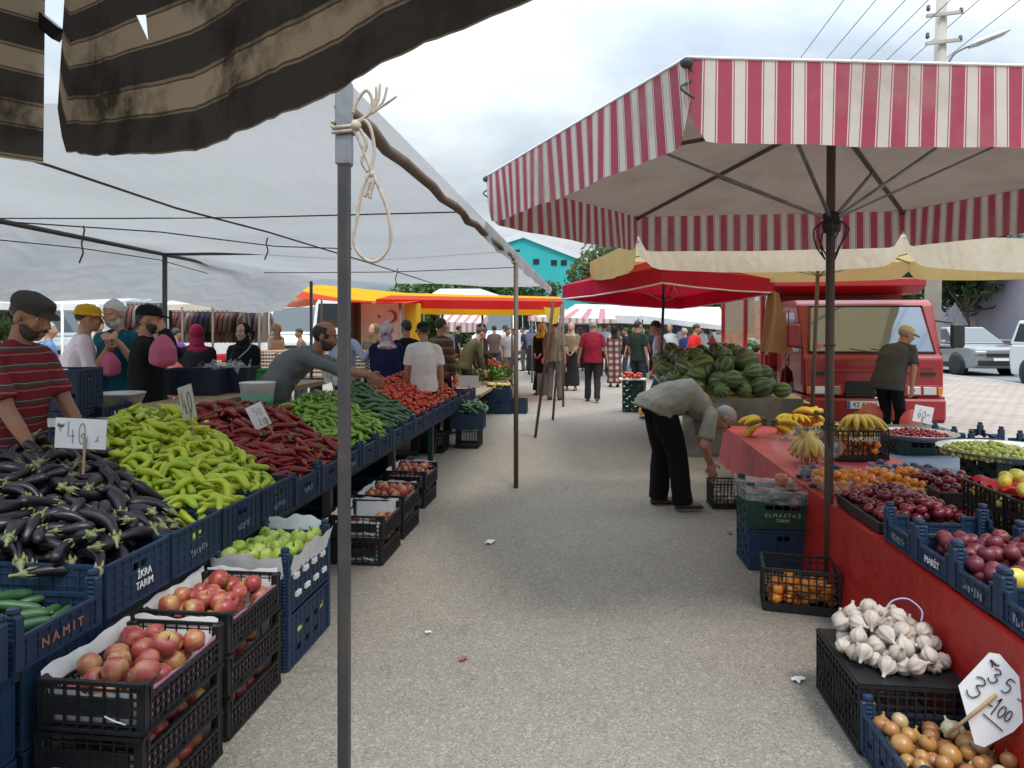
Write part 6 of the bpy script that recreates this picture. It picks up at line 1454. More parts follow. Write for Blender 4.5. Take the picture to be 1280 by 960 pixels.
def carrier(top, h, r, m, label, seed=0, group='plastic carrier bags'):
    b = MB(); b.sheet(lambda u, v: ((lambda a, q: (q*math.cos(a)*(1+.08*math.sin(3*a+seed)+.05*math.sin(7*a+9*v)), q*.75*math.sin(a)*(1+.07*math.sin(5*a+seed)), -h*v))(6.2832*u, r*(.12+.88*min(1, v*2.4)**.65)*(1-max(0, v-.8)**2*18 if v < .999 else .05))), 28, 14)
    for sg in (-1, 1): b.tube([(sg*.01, 0, .0), (sg*.02, 0, -.05), (sg*r*.5, 0, -.12)], [.008, .012, .02], 7)
    return tag(b.build('plastic_bag', m, loc=top), label, 'bag', group)

# 1: the vendor in the flat cap
t = NT('red_grey_striped_polo'); co = t.n('ShaderNodeTexCoord').outputs['Object']; sp = t.n('ShaderNodeSeparateXYZ'); t.put(sp.inputs[0], co)
f = t.math('FRACT', t.math('MULTIPLY', t.math('ADD', sp.outputs[2], t.math('MULTIPLY', t.noise(co, 6, 2), .02)), 10.5))
r_ = t.n('ShaderNodeValToRGB'); r_.color_ramp.interpolation = 'CONSTANT'; e = r_.color_ramp.elements
for i in range(5): e.new(.5)
for i, (p, c) in enumerate(((0, (.2, .022, .035)), (.46, (.3, .16, .14)), (.52, (.2, .022, .035)), (.70, (.07, .065, .06)), (.86, (.3, .27, .24)), (.91, (.05, .045, .045)), (.95, (.2, .022, .035)))): e[i].position = p; e[i].color = lin(c)
t.put(r_.inputs[0], f); m_polo = t.out(r_.outputs[0], .9, normal=t.bump(t.noise(co, 80, 3), .3, .004), spec=.15)
p = W(14, HY, 3.85); p.z = 0
person(p, RT+R(-6), 1.80, 'vendor in a grey flat cap and red striped polo behind the eggplants', top=m_polo, bottom=(.03, .035, .05), skin=SK_B, cap=('flat', (.055, .05, .045)), beard=m_beard, pitch=12, lean=9, voxel=.0105, eyes=True, fat=1.18, hands=((-.2, .32, .92), (.2, .34, .9)), fold=.011)
# 2: man in a yellow hat
p = G(97, 6.5); hd = -R(52)+TH
person(p, hd, 1.82, 'man in a yellow hat and pale pink shirt seen from behind, handing money over', top=(.6, .5, .52), sleeve='roll', bottom=(.24, .225, .19), cap=('brim', (.62, .36, .02)), lean=8, voxel=.014, hands=(toL(p, hd, W(66, 452, 6.5)), toL(p, hd, W(134, 437, 6.45))), fat=1.08, untuck=.14)
carrier(W(137, 440, 6.4), .22, .09, m_pbag, 'pink carrier bag in the hand of the man in the yellow hat', 1)
# 3: white-bearded man in a teal jumper
p = G(147, 6.75); hd = R(180)+TH-R(10)
person(p, hd, 1.87, 'white-haired bearded man in a teal jumper facing the yellow-hatted man', top=(.012, .1, .135), sleeve='roll', bottom=(.06, .09, .15), hair='short', hairm=m_hairw, beard=m_hairw, skin=SK_C, voxel=.012, pitch=14, eyes=True, hands=(toL(p, hd, W(150, 430, 6.5)), toL(p, hd, W(140, 424, 6.45))), fat=1.05)
# 4: man in black
p = G(182, 6.2); hd = -R(62)
person(p, hd, 1.80, 'man in a black shirt and black cap holding a pink bag to his chest', top=(.012, .012, .013), sleeve='long', bottom=(.07, .1, .16), cap=('cap', (.012, .013, .016)), beard=m_beard, voxel=.013, yaw=10, eyes=True, pitch=6, hands=(toL(p, hd, W(200, 440, 6.1)), toL(p, hd, W(204, 412, 6.1))), fat=1.1)
carrier(W(204, 418, 5.95), .28, .11, m_pbag, 'large pink bag held by the man in black beside the tent pole', 2)
# 5, 6: two women
p = G(247, 8.6)
person(p, R(35), 1.66, 'woman in a maroon headscarf and black coat turned away at the crates', top=(.012, .012, .014), sleeve='long', dress=(.012, .012, .014), scarf=(.2, .012, .04), lean=16, pitch=10, voxel=.015, fat=1.1)
p = G(304, 9.0); hd = R(178)
person(p, hd, 1.66, 'woman in a black headscarf and coat facing the camera, hands folded', top=(.01, .01, .012), sleeve='long', dress=(.01, .01, .012), scarf=(.012, .012, .014), skin=SK_C, voxel=.013, eyes=True, fat=1.12, hands=((-.06, .2, .98), (.05, .2, .97)))
b = MB(); b.tube([W(318, 425, 8.85), W(310, 437, 8.8), W(298, 448, 8.8)], .018, 6, sq=.3); b.build('strap', M('grey_strap', (.3, .28, .27), rough=.8), bpy.data.objects[[o.name for o in COL.objects if o.get('label', '').startswith('woman in a black headscarf')][0]])
_o = COL.objects[-1]; _o.matrix_parent_inverse = (Matrix.Translation(p) @ Matrix.Rotation(hd, 4, 'Z')).inverted()
# 7: the leaning vendor
p = G(356, 6.35); hd = RT+R(4)
person(p, hd, 1.86, 'balding bearded vendor in a grey shirt leaning over the peppers to the tomatoes', top=(.15, .165, .18), sleeve='roll', bottom=(.03, .045, .08), hair='bald', beard=m_beard, skin=SK_B, lean=50, pitch=-22, voxel=.0115, eyes=True, fat=1.05, hands=(toL(p, hd, W(462, 468, 6.9)), toL(p, hd, W(482, 476, 6.3))), hdir=(None, (.1, .8, -.5)), fold=.013)
# 8-11: customers at the tomato stall
p = G(430, 9.6); hd = -R(20)
person(p, hd, 1.74, 'person in a light blue shirt behind the main tent pole', top=(.4, .46, .62), sleeve='long', bottom=(.02, .02, .03), voxel=.018, hands=(None, toL(p, hd, W(470, 430, 9.5))))
t = NT('floral_scarf_cloth'); co = t.n('ShaderNodeTexCoord').outputs['Object']; vo = t.n('ShaderNodeTexVoronoi'); vo.inputs['Scale'].default_value = 16; t.t.links.new(co, vo.inputs['Vector']); sc_ = t.n('ShaderNodeSeparateColor'); t.put(sc_.inputs[0], vo.outputs['Color'])
m_flor = t.out(t.ramp(sc_.outputs[0], [(.2, (.6, .5, .5)), (.45, (.55, .2, .24)), (.6, (.12, .1, .3)), (.8, (.6, .55, .55)), (1, (.05, .08, .3))]), .8)
person(G(483, 9.3), R(25), 1.68, 'woman in a flowered headscarf and navy coat seen from behind at the tomatoes', top=(.018, .022, .07), sleeve='long', dress=(.018, .022, .07), scarf=m_flor, voxel=.015, fat=1.12)
person(G(530, 9.0), R(12), 1.68, 'man in a white short-sleeved shirt and black cap seen from behind', top=(.72, .66, .64), bottom=(.02, .025, .035), cap=('cap', (.015, .015, .016)), voxel=.014, yaw=-22, pitch=12, fat=1.05)
person(G(508, 10.4), R(40), 1.72, 'person in black between the flowered headscarf and the white shirt', top=(.01, .01, .011), sleeve='long', bottom=(.01, .01, .01), voxel=.022)
t = NT('brown_striped_jumper'); sp = t.n('ShaderNodeSeparateXYZ'); t.put(sp.inputs[0], t.n('ShaderNodeTexCoord').outputs['Object']); 
m_bst = t.out(t.ramp(t.math('FRACT', t.math('MULTIPLY', sp.outputs[2], 8.)), [(.3, (.12, .05, .03)), (.5, (.25, .16, .1)), (.7, (.06, .04, .03))]), .9)
person(G(551, 10.8), R(-30), 1.75, 'person in a brown striped jumper right of the white shirt', top=m_bst, sleeve='long', bottom=(.015, .015, .015), voxel=.022)
person(G(467, 12.4), R(165), 1.68, 'person in an olive headscarf under the star and crescent cloth', top=(.09, .07, .05), sleeve='long', bottom=(.03, .03, .03), scarf=(.14, .11, .05), voxel=.022)
person(G(586, 13.5), R(-60), 1.72, 'olive-clothed person bending over the greens', top=(.07, .06, .03), sleeve='long', bottom=(.02, .02, .02), lean=32, voxel=.022)
person(G(602, 15.0), R(-80), 1.70, 'person in a dark brown coat behind the greens', top=(.05, .035, .025), sleeve='long', dress=(.02, .02, .02), voxel=.024)
# the aisle
person(G(693, 15.9), R(-10), 1.80, 'man in an olive T-shirt and grey trousers standing behind the leaning pole', top=(.17, .15, .1), bottom=(.12, .11, .105), voxel=.018, yaw=-50)
person(G(677, 17.2), R(160), 1.72, 'person in a yellow headscarf and black clothes beside the olive T-shirt', top=(.012, .012, .014), sleeve='long', dress=(.012, .012, .014), scarf=(.55, .38, .04), voxel=.024)
carrier(W(681, 446, 15.8), .16, .07, m_rbag, 'small red bag hanging beside the olive T-shirt', 4)
person(G(714, 18.5), R(175), 1.74, 'woman in a beige headscarf and tan top walking toward the camera', top=(.22, .17, .11), sleeve='long', dress=(.02, .02, .022), scarf=(.4, .33, .25), voxel=.022)
person(G(741, 15.55), R(-3), 1.78, 'stout man in a dark red T-shirt walking away up the aisle', top=(.24, .015, .03), bottom=(.025, .027, .03), voxel=.014, fat=1.16, hairm=m_hairg, feet=((-.12, .12, .0), (.1, -.16, .03)), hands=((-.34, .08, .82), (.33, .05, .82)))
t = NT('plaid_cloth'); sp = t.n('ShaderNodeSeparateXYZ'); t.put(sp.inputs[0], t.n('ShaderNodeTexCoord').outputs['Object']); a_ = t.math('GREATER_THAN', t.math('FRACT', t.math('MULTIPLY', sp.outputs[2], 6.)), .5); b_ = t.math('GREATER_THAN', t.math('FRACT', t.math('MULTIPLY', sp.outputs[0], 6.)), .5)
m_plaid = t.out(t.mix(a_, t.mix(b_, lin((.4, .3, .25)), lin((.12, .05, .04))), t.mix(b_, lin((.2, .05, .05)), lin((.05, .03, .03)))), .9)
person(G(768, 19.5), R(10), 1.66, 'woman in a plaid coat and dark headscarf beyond the red T-shirt', top=m_plaid, sleeve='long', dress=m_plaid, scarf=(.02, .018, .02), voxel=.022, fat=1.1)
person(G(797, 16.3), R(-40), 1.78, 'man in a dark green shirt between two awning poles', top=(.02, .035, .025), bottom=(.03, .035, .045), voxel=.02)
p = G(826, 12.2); hd = R(75)
person(p, hd, 1.74, 'man in a pale pink shirt and blue jeans beside the watermelon pile', top=(.62, .5, .52), bottom=(.05, .09, .18), voxel=.014, yaw=15, feet=((-.1, -.12), (.1, .22)), pitch=14, lean=6)
# 13: the bending man
p = G(845, 6.35); hd = RT+R(6)
o13, w13, h13 = person(p, hd, 1.76, 'grey-haired man in a khaki shirt and black trousers bending down to a black crate', top=(.27, .25, .2), sleeve='short', bottom=(.008, .008, .009), hair='bald', hairm=m_hairg, skin=SK_A, lean=118, pitch=-12, voxel=.0105, eyes=True, fat=1.2, bag=1.28, hands=(toL(p, hd, W(890, 590, 6.6)), toL(p, hd, W(889, 578, 6.25))), hdir=((0, .1, -1), (0, .15, -1)), feet=((-.14, -.12), (.12, .02)), fold=.014, shoes=M('brown_sandal', (.05, .04, .035), rough=.6))
# 14: man with two bags by the lorry
p = G(1116, 9.6); hd = -R(54)
hL, hR = W(1089, 498, 9.75), W(1139, 504, 9.3)
person(p, hd, 1.74, 'man in a grey T-shirt and pale cap carrying two red bags past the red lorry', top=(.07, .074, .078), bottom=(.012, .014, .018), hair='short', hairm=m_hairg, cap=('cap', (.5, .46, .3)), skin=SK_A, lean=36, pitch=-8, yaw=30, voxel=.0125, eyes=True, fat=1.2, hands=(toL(p, hd, hL), toL(p, hd, hR)), hdir=((0, 0, -1), (0, 0, -1)), untuck=.16)
carrier(hL+V((0, 0, -.06)), .3, .17, m_rbag, 'red bag with round fruit in the left hand of the man by the lorry', 5)
carrier(hR+V((0, 0, -.08)), .3, .13, m_rbag, 'red bag in the right hand of the man by the lorry', 6)
# the crowd farther on
crowd = [(560, 21, (.3, .28, .26), 0), (572, 23, (.02, .02, .03), 1), (628, 24, (.55, .5, .48), 0), (634, 20, (.3, .3, .32), 0), (645, 26, (.7, .68, .66), 0), (655, 27, (.03, .03, .05), 1), (665, 25, (.12, .14, .18), 2), (618, 22, (.1, .07, .06), 1),
         (755, 24, (.3, .45, .5), 0), (762, 27, (.15, .1, .08), 1), (775, 26, (.1, .12, .1), 0), (783, 22, (.02, .02, .025), 1), (792, 29, (.03, .03, .05), 0), (803, 24, (.1, .09, .05), 2), (814, 27, (.05, .06, .09), 0), (702, 24, (.08, .07, .06), 1), (725, 27, (.3, .28, .22), 2),
         (838, 21, (.55, .55, .56), 0), (848, 23, (.4, .42, .45), 2), (858, 19.5, (.02, .03, .1), 0), (866, 17.5, (.6, .03, .03), 0), (880, 25, (.55, .6, .6), 0), (890, 27, (.06, .2, .17), 1), (898, 23, (.6, .6, .6), 2), (344, 15.5, (.6, .55, .5), 2), (378, 17, (.25, .18, .14), 0), (216, 13, (.12, .05, .18), 0), (120, 12, (.3, .25, .3), 0), (60, 10.5, (.1, .2, .35), 0)]
cs = {(.6, .03, .03): 'bright red', (.3, .45, .5): 'pale turquoise', (.02, .03, .1): 'dark blue', (.06, .2, .17): 'green', (.12, .05, .18): 'purple', (.1, .2, .35): 'denim blue', (.7, .68, .66): 'white'}
rg = random.Random(11)
def cname(c):
    if c in cs: return cs[c]
    m_ = sum(c)/3; return 'black' if m_ < .035 else 'dark' if m_ < .08 else 'brownish grey' if m_ < .2 else 'grey' if m_ < .4 else 'light grey'
def near_what(px): return 'under the red and yellow canopy' if px < 600 and px > 430 else 'beyond the greens, left of the aisle poles' if 600 < px < 675 else 'behind the red T-shirt in the aisle' if px < 770 and px > 675 else 'right of the plaid coat, under white awnings' if 770 < px < 825 else 'behind the watermelon pile' if px > 825 else 'behind the egg trays' if px > 300 else 'left of the tent pole, far behind the vendors'
used = {}
for px, d, c, kd in crowd:
    lb_ = 'distant '+('scarfed woman' if kd == 2 else 'person')+' in '+cname(c)+' '+near_what(px)
    used[lb_] = used.get(lb_, 0)+1
    if used[lb_] > 1: lb_ = lb_.replace('distant', ['', '', 'second distant', 'third distant', 'fourth distant'][used[lb_]])
    person(G(px, d), rg.uniform(0, 6.28), rg.uniform(1.6, 1.8), lb_, top=c, sleeve=rg.choice(['short', 'long']), bottom=rg.choice([(.02, .02, .03), (.04, .06, .1), (.1, .09, .08)]), scarf=tuple(rg.choice([(.3, .25, .2), (.05, .05, .1), (.25, .08, .1)])) if kd == 2 else None, dress=(.03, .03, .035) if kd == 2 else None, voxel=.03, hairm=rg.choice([m_hairb, m_hairb, m_hairg]), lean=rg.uniform(0, 12), yaw=rg.uniform(-30, 30), group='people in the distance')
# ================= vehicles
def paint(name, c, rough=.25, dirt=None, coat=.6):
    return M(name, c, dirt=dirt or tuple(x*.7+.05 for x in c), dscale=3, dlo=.5, dhi=.85, damt=.5, rough=rough, coat=coat, rand=False)
m_lred = paint('lorry_red_paint', (.28, .009, .013), .4, (.17, .03, .028), .3); m_lred2 = paint('faded_lorry_red', (.33, .015, .02), .5, (.22, .04, .035), .1)
t = NT('reflective_windscreen'); m_glass = t.out((.26, .28, .32, 1), .04, metal=.7, spec=.8); m_dglass = M('dark_window_glass', (.012, .014, .016), rough=.08, spec=.8)
m_rub = M('tyre_rubber', (.018, .018, .018), dirt=(.06, .055, .05), dscale=12, rough=.85); m_trim = M('black_trim', (.015, .015, .016), rough=.5); m_chrome = M('headlight_lens', (.55, .57, .58), rough=.12, metal=.5)
m_silver = paint('silver_paint', (.24, .25, .26), .28, coat=.7); m_vwhite = paint('white_car_paint', (.75, .77, .79), .25); m_dgrey = paint('dark_grey_paint', (.08, .085, .09), .3); m_rim = M('alloy_rim', (.55, .56, .58), rough=.3, metal=.8)
def bevel(o, w_, seg=2):
    md = o.modifiers.new('b', 'BEVEL'); md.width = w_; md.segments = seg; md.limit_method = 'ANGLE'; md.angle_limit = R(25); return o
def wheel(parent, x, y, r, w_, spokes=5, m_r=None):
    Mx = Matrix.Translation((x, y, r)) @ Matrix.Rotation(R(90), 4, 'Y'); b = MB()
    b.lathe([(r*.6, -w_/2), (r*.93, -w_/2), (r, -w_*.35), (r, w_*.35), (r*.93, w_/2), (r*.6, w_/2)], 24, mat=Mx); wo = b.build('wheel', m_rub, parent); b = MB()
    sgn_ = -1 if x < 0 else 1
    b.lathe([(0, sgn_*w_*.34), (r*.15, sgn_*w_*.36), (r*.2, sgn_*w_*.25)], 12, mat=Mx); b.lathe([(r*.54, sgn_*w_*.42), (r*.62, sgn_*w_*.48), (r*.62, sgn_*w_*.2)], 24, mat=Mx); b.lathe([(0, sgn_*w_*.12), (r*.6, sgn_*w_*.12)], 20, 1, mat=Mx)
    for k in range(spokes):
        a = 6.2832*k/spokes; b.bar((x+sgn_*w_*.33, y+.1*r*math.cos(a), r+.1*r*math.sin(a)), (x+sgn_*w_*.36, y+.57*r*math.cos(a), r+.57*r*math.sin(a)), r*.16, .02)
    b.build('rim', [m_r or m_rim, m_trim], wo)
lx, ly = 4.17, 11.15
lo = thing('lorry', 'red tipper lorry with wooden stake sides parked behind the fruit stall, facing the camera', 'lorry', (lx, ly, 0), 0)
b = MB(); b.prism([(0, .62), (-.0, 1.16), (.06, 1.22), (.34, 1.98), (.46, 2.05), (1.5, 2.07), (1.58, 2.0), (1.58, .62), (1.35, .62), (1.25, .9), (.95, 1.0), (.62, .9), (.5, .62)], 0, -1.0, 1.0); bevel(b.build('cab', m_lred, lo), .035, 3)
P_ = lambda x, k, o_=.012: (x, .06+.28*k-o_*.94, 1.22+.76*k+o_*.35)
b = MB(); b.add([P_(-.88, .05), P_(.88, .05), P_(.80, .93), P_(-.80, .93)], [(0, 1, 2, 3)]); b.build('windscreen', m_glass, lo)
b = MB(); q = [P_(-.91, .03, .006), P_(.91, .03, .006), P_(.83, .955, .006), P_(-.83, .955, .006)]; b.tube(q, .016, 6, closed=True); b.build('windscreen_seal', m_trim, lo)
for sx in (-1, 1):
    b = MB(); b.add([(sx*1.004, .2, 1.24), (sx*1.004, .95, 1.24), (sx*1.004, .95, 1.86), (sx*1.004, .46, 1.86)], [(0, 1, 2, 3)]); b.build('side_window', m_dglass, lo)
    b = MB(); b.box((sx*1.004, .52, 1.22), (.012, .9, .015)); b.box((sx*1.003, 1.0, 1.3), (.01, .012, 1.2)); b.box((sx*1.003, .09, 1.0), (.01, .012, .5)); b.box((sx*1.012, .88, 1.1), (.025, .12, .03)); b.build('door_trim', m_lred2, lo)
    b = MB(); b.box((sx*1.16, -.06, 1.5), (.2, .07, .36), ch=.03); mo = b.build('mirror', m_lred if sx < 0 else m_trim, lo)
    b = MB(); b.tube([(sx*.98, .12, 1.32), (sx*1.13, -.04, 1.32)], .014, 6); b.tube([(sx*.98, .22, 1.72), (sx*1.14, -.04, 1.68)], .012, 6); b.build('mirror_bracket', m_trim, mo)
    b = MB(); b.box((sx*.68, -.012, .68), (.5, .03, .17), ch=.01); b.build('lamp_panel', m_lred2, lo)
    for k in (0, 1): b = MB(); b.box((sx*(.57+.22*k), -.03, .68), (.19, .02, .12), ch=.008); b.build('headlight', m_chrome, lo)
    b = MB(); b.box((sx*.93, -.03, .68), (.07, .03, .12), ch=.008); b.build('indicator', M('amber_lens_%d' % sx, (.6, .2, .02), rough=.2), lo)
    b = MB(); b.box((sx*.6, -.012, 1.12), (.012, .012, .5)); b.box((sx*1.006, .8, 1.45), (.008, .01, .9)); b.build('panel_seam', m_trim, lo)
    b = MB(); b.box((sx*.78, -.008, .93), (.2, .02, .05)); b.build('side_vent', m_trim, lo)
    wheel(lo, sx*.82, .92, .37, .24, 6, m_lred2); wheel(lo, sx*.82, 4.2, .37, .4, 6, m_lred2)
    b = MB(); b.prism([(0, .2), (0, .6), (.5, .6), (.42, .2)], 0, sx*.62, sx*1.02); bevel(b.build('bumper_end', m_lred, lo), .02)
    b = MB(); b.tube([(sx*.15-.2, -.045, 1.3), (sx*.15+.22, -.055, 1.24)], .008, 5); b.build('wiper', m_trim, lo)
b = MB(); b.box((0, .0, .395), (2.02, .14, .33), ch=.03); b.build('bumper', m_lred, lo)
b = MB(); b.box((-.1, -.074, .34), (.2, .006, .12)); b.box((.72, -.074, .33), (.16, .006, .1)); b.box((-.72, -.074, .33), (.16, .006, .1)); b.build('bumper_opening', m_trim, lo)
b = MB()
for k in range(6): b.box((0, -.012, .60+.04*k), (.78, .02, .014))
b.box((0, -.003, .7), (.78, .012, .24)); b.build('grille', m_trim, lo)
b = MB(); b.box((0, -.016, 1.03), (1.7, .012, .012)); b.box((0, -.016, .98), (1.3, .02, .05), ch=.005); b.build('front_moulding', m_lred2, lo)
b = MB(); b.box((-.14, -.082, .47), (.52, .01, .115), ch=.002); pl2 = b.build('number_plate', m_white, lo); b = MB(); b.box((-.375, -.0885, .47), (.045, .004, .105)); b.build('blue_band', M('plate_blue', (.03, .12, .5)), pl2)
c = font_mb('42 KH 11', .105).build('lettering', m_ink, pl2, (-.115, -.089, .47)); c.rotation_euler = (R(90), 0, 0)
b = MB(); b.ell((-.74, .085, 1.33), (.05, .008, .05)); b.build('sticker', M('pink_sticker', (.7, .15, .3)), lo)
b = MB(); b.box((0, 1.72, 1.7), (2.2, .08, 1.5)); b.prism([(1.0, 2.42), (1.0, 2.3), (1.25, 2.18), (1.76, 2.18), (1.76, 2.48)], 0, -1.2, 1.2); bevel(b.build('headboard', m_lred2, lo), .012)
b = MB(); b.box((0, 3.85, .92), (2.3, 4.2, .12)); b.box((0, 3.6, .62), (.8, 5.2, .3)); b.build('bed', m_lred2, lo)
b = MB()
for sx in (-1, 1): b.box((sx*1.13, 3.85, 1.06), (.05, 4.2, .18))
b.build('side_board', m_lred2, lo)
for sx in (-1, 1):
    for yy in (1.95, 3.4, 5.8): b = MB(); b.box((sx*1.145, yy, 1.6), (.07, .1, 1.45), ch=.01); b.build('stake', m_lred2, lo)
    b = MB()
    for k in range(17): b.box((sx*1.10, 2.85+.175*k, 1.93), (.025, .165, .8))
    b.build('wooden_side', m_wood, lo)
b = MB(); b.box((0, 5.9, 1.6), (2.2, .06, 1.3)); b.build('tailboard', m_wood, lo)
pile(V_wm, 26, box_spot(lx-1.0, lx-.2, ly+1.95, ly+4.2), lambda x, y: .985, lambda x, y: 1.62, 'watermelon', 'dark watermelon loaded on the lorry bed between red stakes', 'watermelon', 'watermelons on the lorry', seed=201)
# ---- watermelon stall
ws = thing('watermelon_stand', 'low stand with a grey board front carrying the watermelon heap', 'stand', (1.85, 10.6, 0))
b = MB(); b.box((0, -1.53, .40), (1.45, .04, .68)); b.build('front_board', M('worn_grey_board', (.12, .115, .105), dirt=(.24, .22, .19), dscale=3.5, rough=.8, bump=.2), ws)
wf = lambda x, y: .68+.15*max(0, min(1, (y-9.2)/2.4))+.05*(1-abs(x-1.9))
b = MB(); b.sheet(lambda u, v: (-.85+1.7*u, -1.5+3.1*v, wf(1+1.7*u, 9.1+3.1*v)-.012), 4, 12); b.build('board', m_woodp, ws)
for sx in (-.8, .7):
    for yy in (-1.4, 1.4): b = MB(); b.box((sx, yy, .33), (.08, .08, .66)); b.build('leg', m_wood, ws)
pile(V_wm, 140, box_spot(1.05, 2.45, 9.2, 12.0), wf, lambda x, y: wf(x, y)+.26+.17*max(0, min(1, (y-9.2)/1.4))-.3*max(0, abs(x-1.75)-.4), 'watermelon', 'striped dark green watermelon in the big heap under the red umbrella', 'watermelon', 'watermelons heaped on the stand', seed=200, pack=.92, cand=8, flat=.4, scale=(.8, 1.12))
b = MB(); b.prism([(-.07, -.05), (.07, -.05), (0, .1)], 1, -.03, .03); b.build_ = None
o = b.build('watermelon_slice', M('watermelon_flesh', (.6, .05, .05), rough=.3), loc=W(890, 425, 11.0)); tag(o, 'red cut watermelon wedge shown off on top of the heap', 'watermelon slice')
mb = MB(); mb.box((0, 0, -.06), (.16, .07, .02)); mb.build('rind', m_wm, o)
o = thing('cardboard_sheet', 'brown cardboard lying at the right flank of the watermelon heap', 'cardboard', W(938, 462, 10.4)); b = MB(); b.box((0, 0, 0), (.5, .6, .012), Matrix.Rotation(.5, 3, 'Y')); b.build('sheet', m_woodp, o)
# green crates and table left of the heap
for k in range(2): place_crate(K_gre2, (.78+.0, 13.9, .0+.31*k), 0, 'green crate with red produce beside the watermelon seller, '+['lower', 'upper'][k]+' one', 'green crates in the distance')
b = MB(); b.box((.78, 13.9, .63), (.5, .4, .02)); tag(b.build('board', m_paperw, org=(.78, 13.9, .63)), 'pale board lying on the far green crates', 'board')
pile(V_tomf, 16, box_spot(.6, .96, 13.78, 14.02), lambda x, y: .64, lambda x, y: .76, 'tomato', 'red tomato on the far green crates beside the pink-shirted man', 'tomato', 'tomatoes on the far green crates', seed=205)
pile([mk_round(SPH, 'melon', M('yellow_melon_skin', (.55, .28, .03), rough=.5), .11, None, 12, 1.2)], 9, box_spot(.95, 1.2, 12.7, 13.5), lambda x, y: .0, lambda x, y: .55, 'melon', 'orange-yellow melon piled on the ground by the pink-shirted man', 'melon', 'melons on the ground', seed=206)

# ---- cars
m_cglass = M('car_windscreen', (.08, .095, .1), rough=.06, spec=.7)
def ringloft(mb, rings, mi=0):
    n = len(rings[0]); vs = [p for r in rings for p in r]; k = len(rings)
    fs = [(i*n+j, i*n+(j+1) % n, (i+1)*n+(j+1) % n, (i+1)*n+j) for i in range(k-1) for j in range(n)]+[tuple(range(n))[::-1], tuple(range((k-1)*n, k*n))]
    return mb.add(vs, fs, mi, False)
def car(label, loc, rz, m, L, Wd, body, gh, wheels, wr, name='parked_car', lower=None, group='cars on the road', van=False):
    o = thing(name, label, 'van' if van else 'car', loc, rz, group)
    rg_ = []
    for y, zl, zh, w_ in body: rg_.append([(-w_*.96, y, zl), (-w_, y, (zl+zh)/2), (-w_*.97, y, zh-.06), (-w_*.88, y, zh), (w_*.88, y, zh), (w_*.97, y, zh-.06), (w_, y, (zl+zh)/2), (w_*.96, y, zl)])
    b = MB(); ringloft(b, rg_); bo = bevel(b.build('body', m, o), .025, 2)
    (y0, y1, wl, z0), (y2, y3, wh, z1) = gh
    b = MB(); ringloft(b, [[(-wl, y0, z0), (wl, y0, z0), (wl, y1, z0), (-wl, y1, z0)], [(-wh, y2, z1), (wh, y2, z1), (wh, y3, z1), (-wh, y3, z1)]]); bevel(b.build('roof', m, o), .05, 3)
    def pane(nm, q, mm, off): 
        n_ = (V(q[1])-V(q[0])).cross(V(q[3])-V(q[0])).normalized(); c_ = sum((V(p) for p in q), V((0, 0, 0)))/4
        if n_.dot(c_-V((0, (y0+y1)/2, z0))) < 0: n_ = -n_
        b = MB(); b.add([V(p)+n_*off for p in q], [(0, 1, 2, 3)]); b.build(nm, mm, o)
    def fr(k, u, side):  # point on side face
        yb = y0+(y1-y0)*u; yt = y2+(y3-y2)*u; return (side*(wl+(wh-wl)*k), yb+(yt-yb)*k, z0+(z1-z0)*k)
    for s in (-1, 1):
        for a, c in ((.04, .36), (.39, .66), (.69, .95)): pane('side_window', [fr(.12, a, s), fr(.12, c, s), fr(.86, c, s), fr(.86, a, s)], m_dglass, .006)
        b = MB(); b.box((s*(wl+.12), y0+.55, z0+.05), (.18, .1, .13), ch=.03); b.build('mirror', m, o)
        b = MB(); b.box((s*Wd*.35, body[0][0]+.02, body[0][2]-.09), (.36, .14, .12), ch=.03); b.build('headlight', m_chrome, o)
        b = MB(); b.box((s*Wd*.42, body[-1][0]-.04, body[-1][2]-.15), (.14, .12, .25), ch=.03); b.build('tail_light', M('tail_%s%d' % (label[:4], s), (.3, .01, .01), rough=.2), o)
        for yy in wheels:
            b = MB(); Mx = Matrix.Translation((s*(Wd/2-.085), yy, wr)) @ Matrix.Rotation(R(90), 4, 'Y'); b.lathe([(wr*1.2, -.09), (wr*1.2, .088)], 24, mat=Mx); b.build('wheel_arch', m_trim, o); wheel(o, s*(Wd/2-.07), yy, wr, .22)
    k = lambda w_, a, yy, zz: (w_*a, yy, zz)
    def ff(kk, a): return (a*(wl+(wh-wl)*kk)*.92, y0+(y2-y0)*kk, z0+(z1-z0)*kk)
    pane('windscreen', [ff(.08, -1), ff(.08, 1), ff(.92, 1), ff(.92, -1)], m_cglass, .006)
    def rb(kk, a): return (a*(wl+(wh-wl)*kk)*.9, y1+(y3-y1)*kk, z0+(z1-z0)*kk)
    pane('rear_window', [rb(.2, -1), rb(.2, 1), rb(.88, 1), rb(.88, -1)], m_dglass, .006)
    b = MB(); y_ = body[0][0]; zh = body[0][2]; b.box((0, y_-.02, zh-.16), (Wd*.5, .05, .1), ch=.01); b.build('grille', m_trim, o)
    b = MB(); b.box((0, y_-.01, body[0][1]+.07), (Wd*.8, .1, .18), ch=.02); b.build('bumper', m_trim, o)
    b = MB(); b.box((0, y_-.045, zh-.32), (.5, .02, .11)); b.build('number_plate', m_white, o)
    for s in (-1, 1): b = MB(); b.box((s*Wd/2*.985, L/2, (body[2][1]+.12)), (.03, L*.5, .16), ch=.01); b.build('sill', m_trim, o)
    return o
suv_b = [(0, .38, .88, .78), (.12, .26, .98, .9), (1.0, .24, 1.07, .92), (2.6, .24, 1.1, .92), (4.2, .26, 1.1, .91), (4.45, .42, 1.02, .82)]
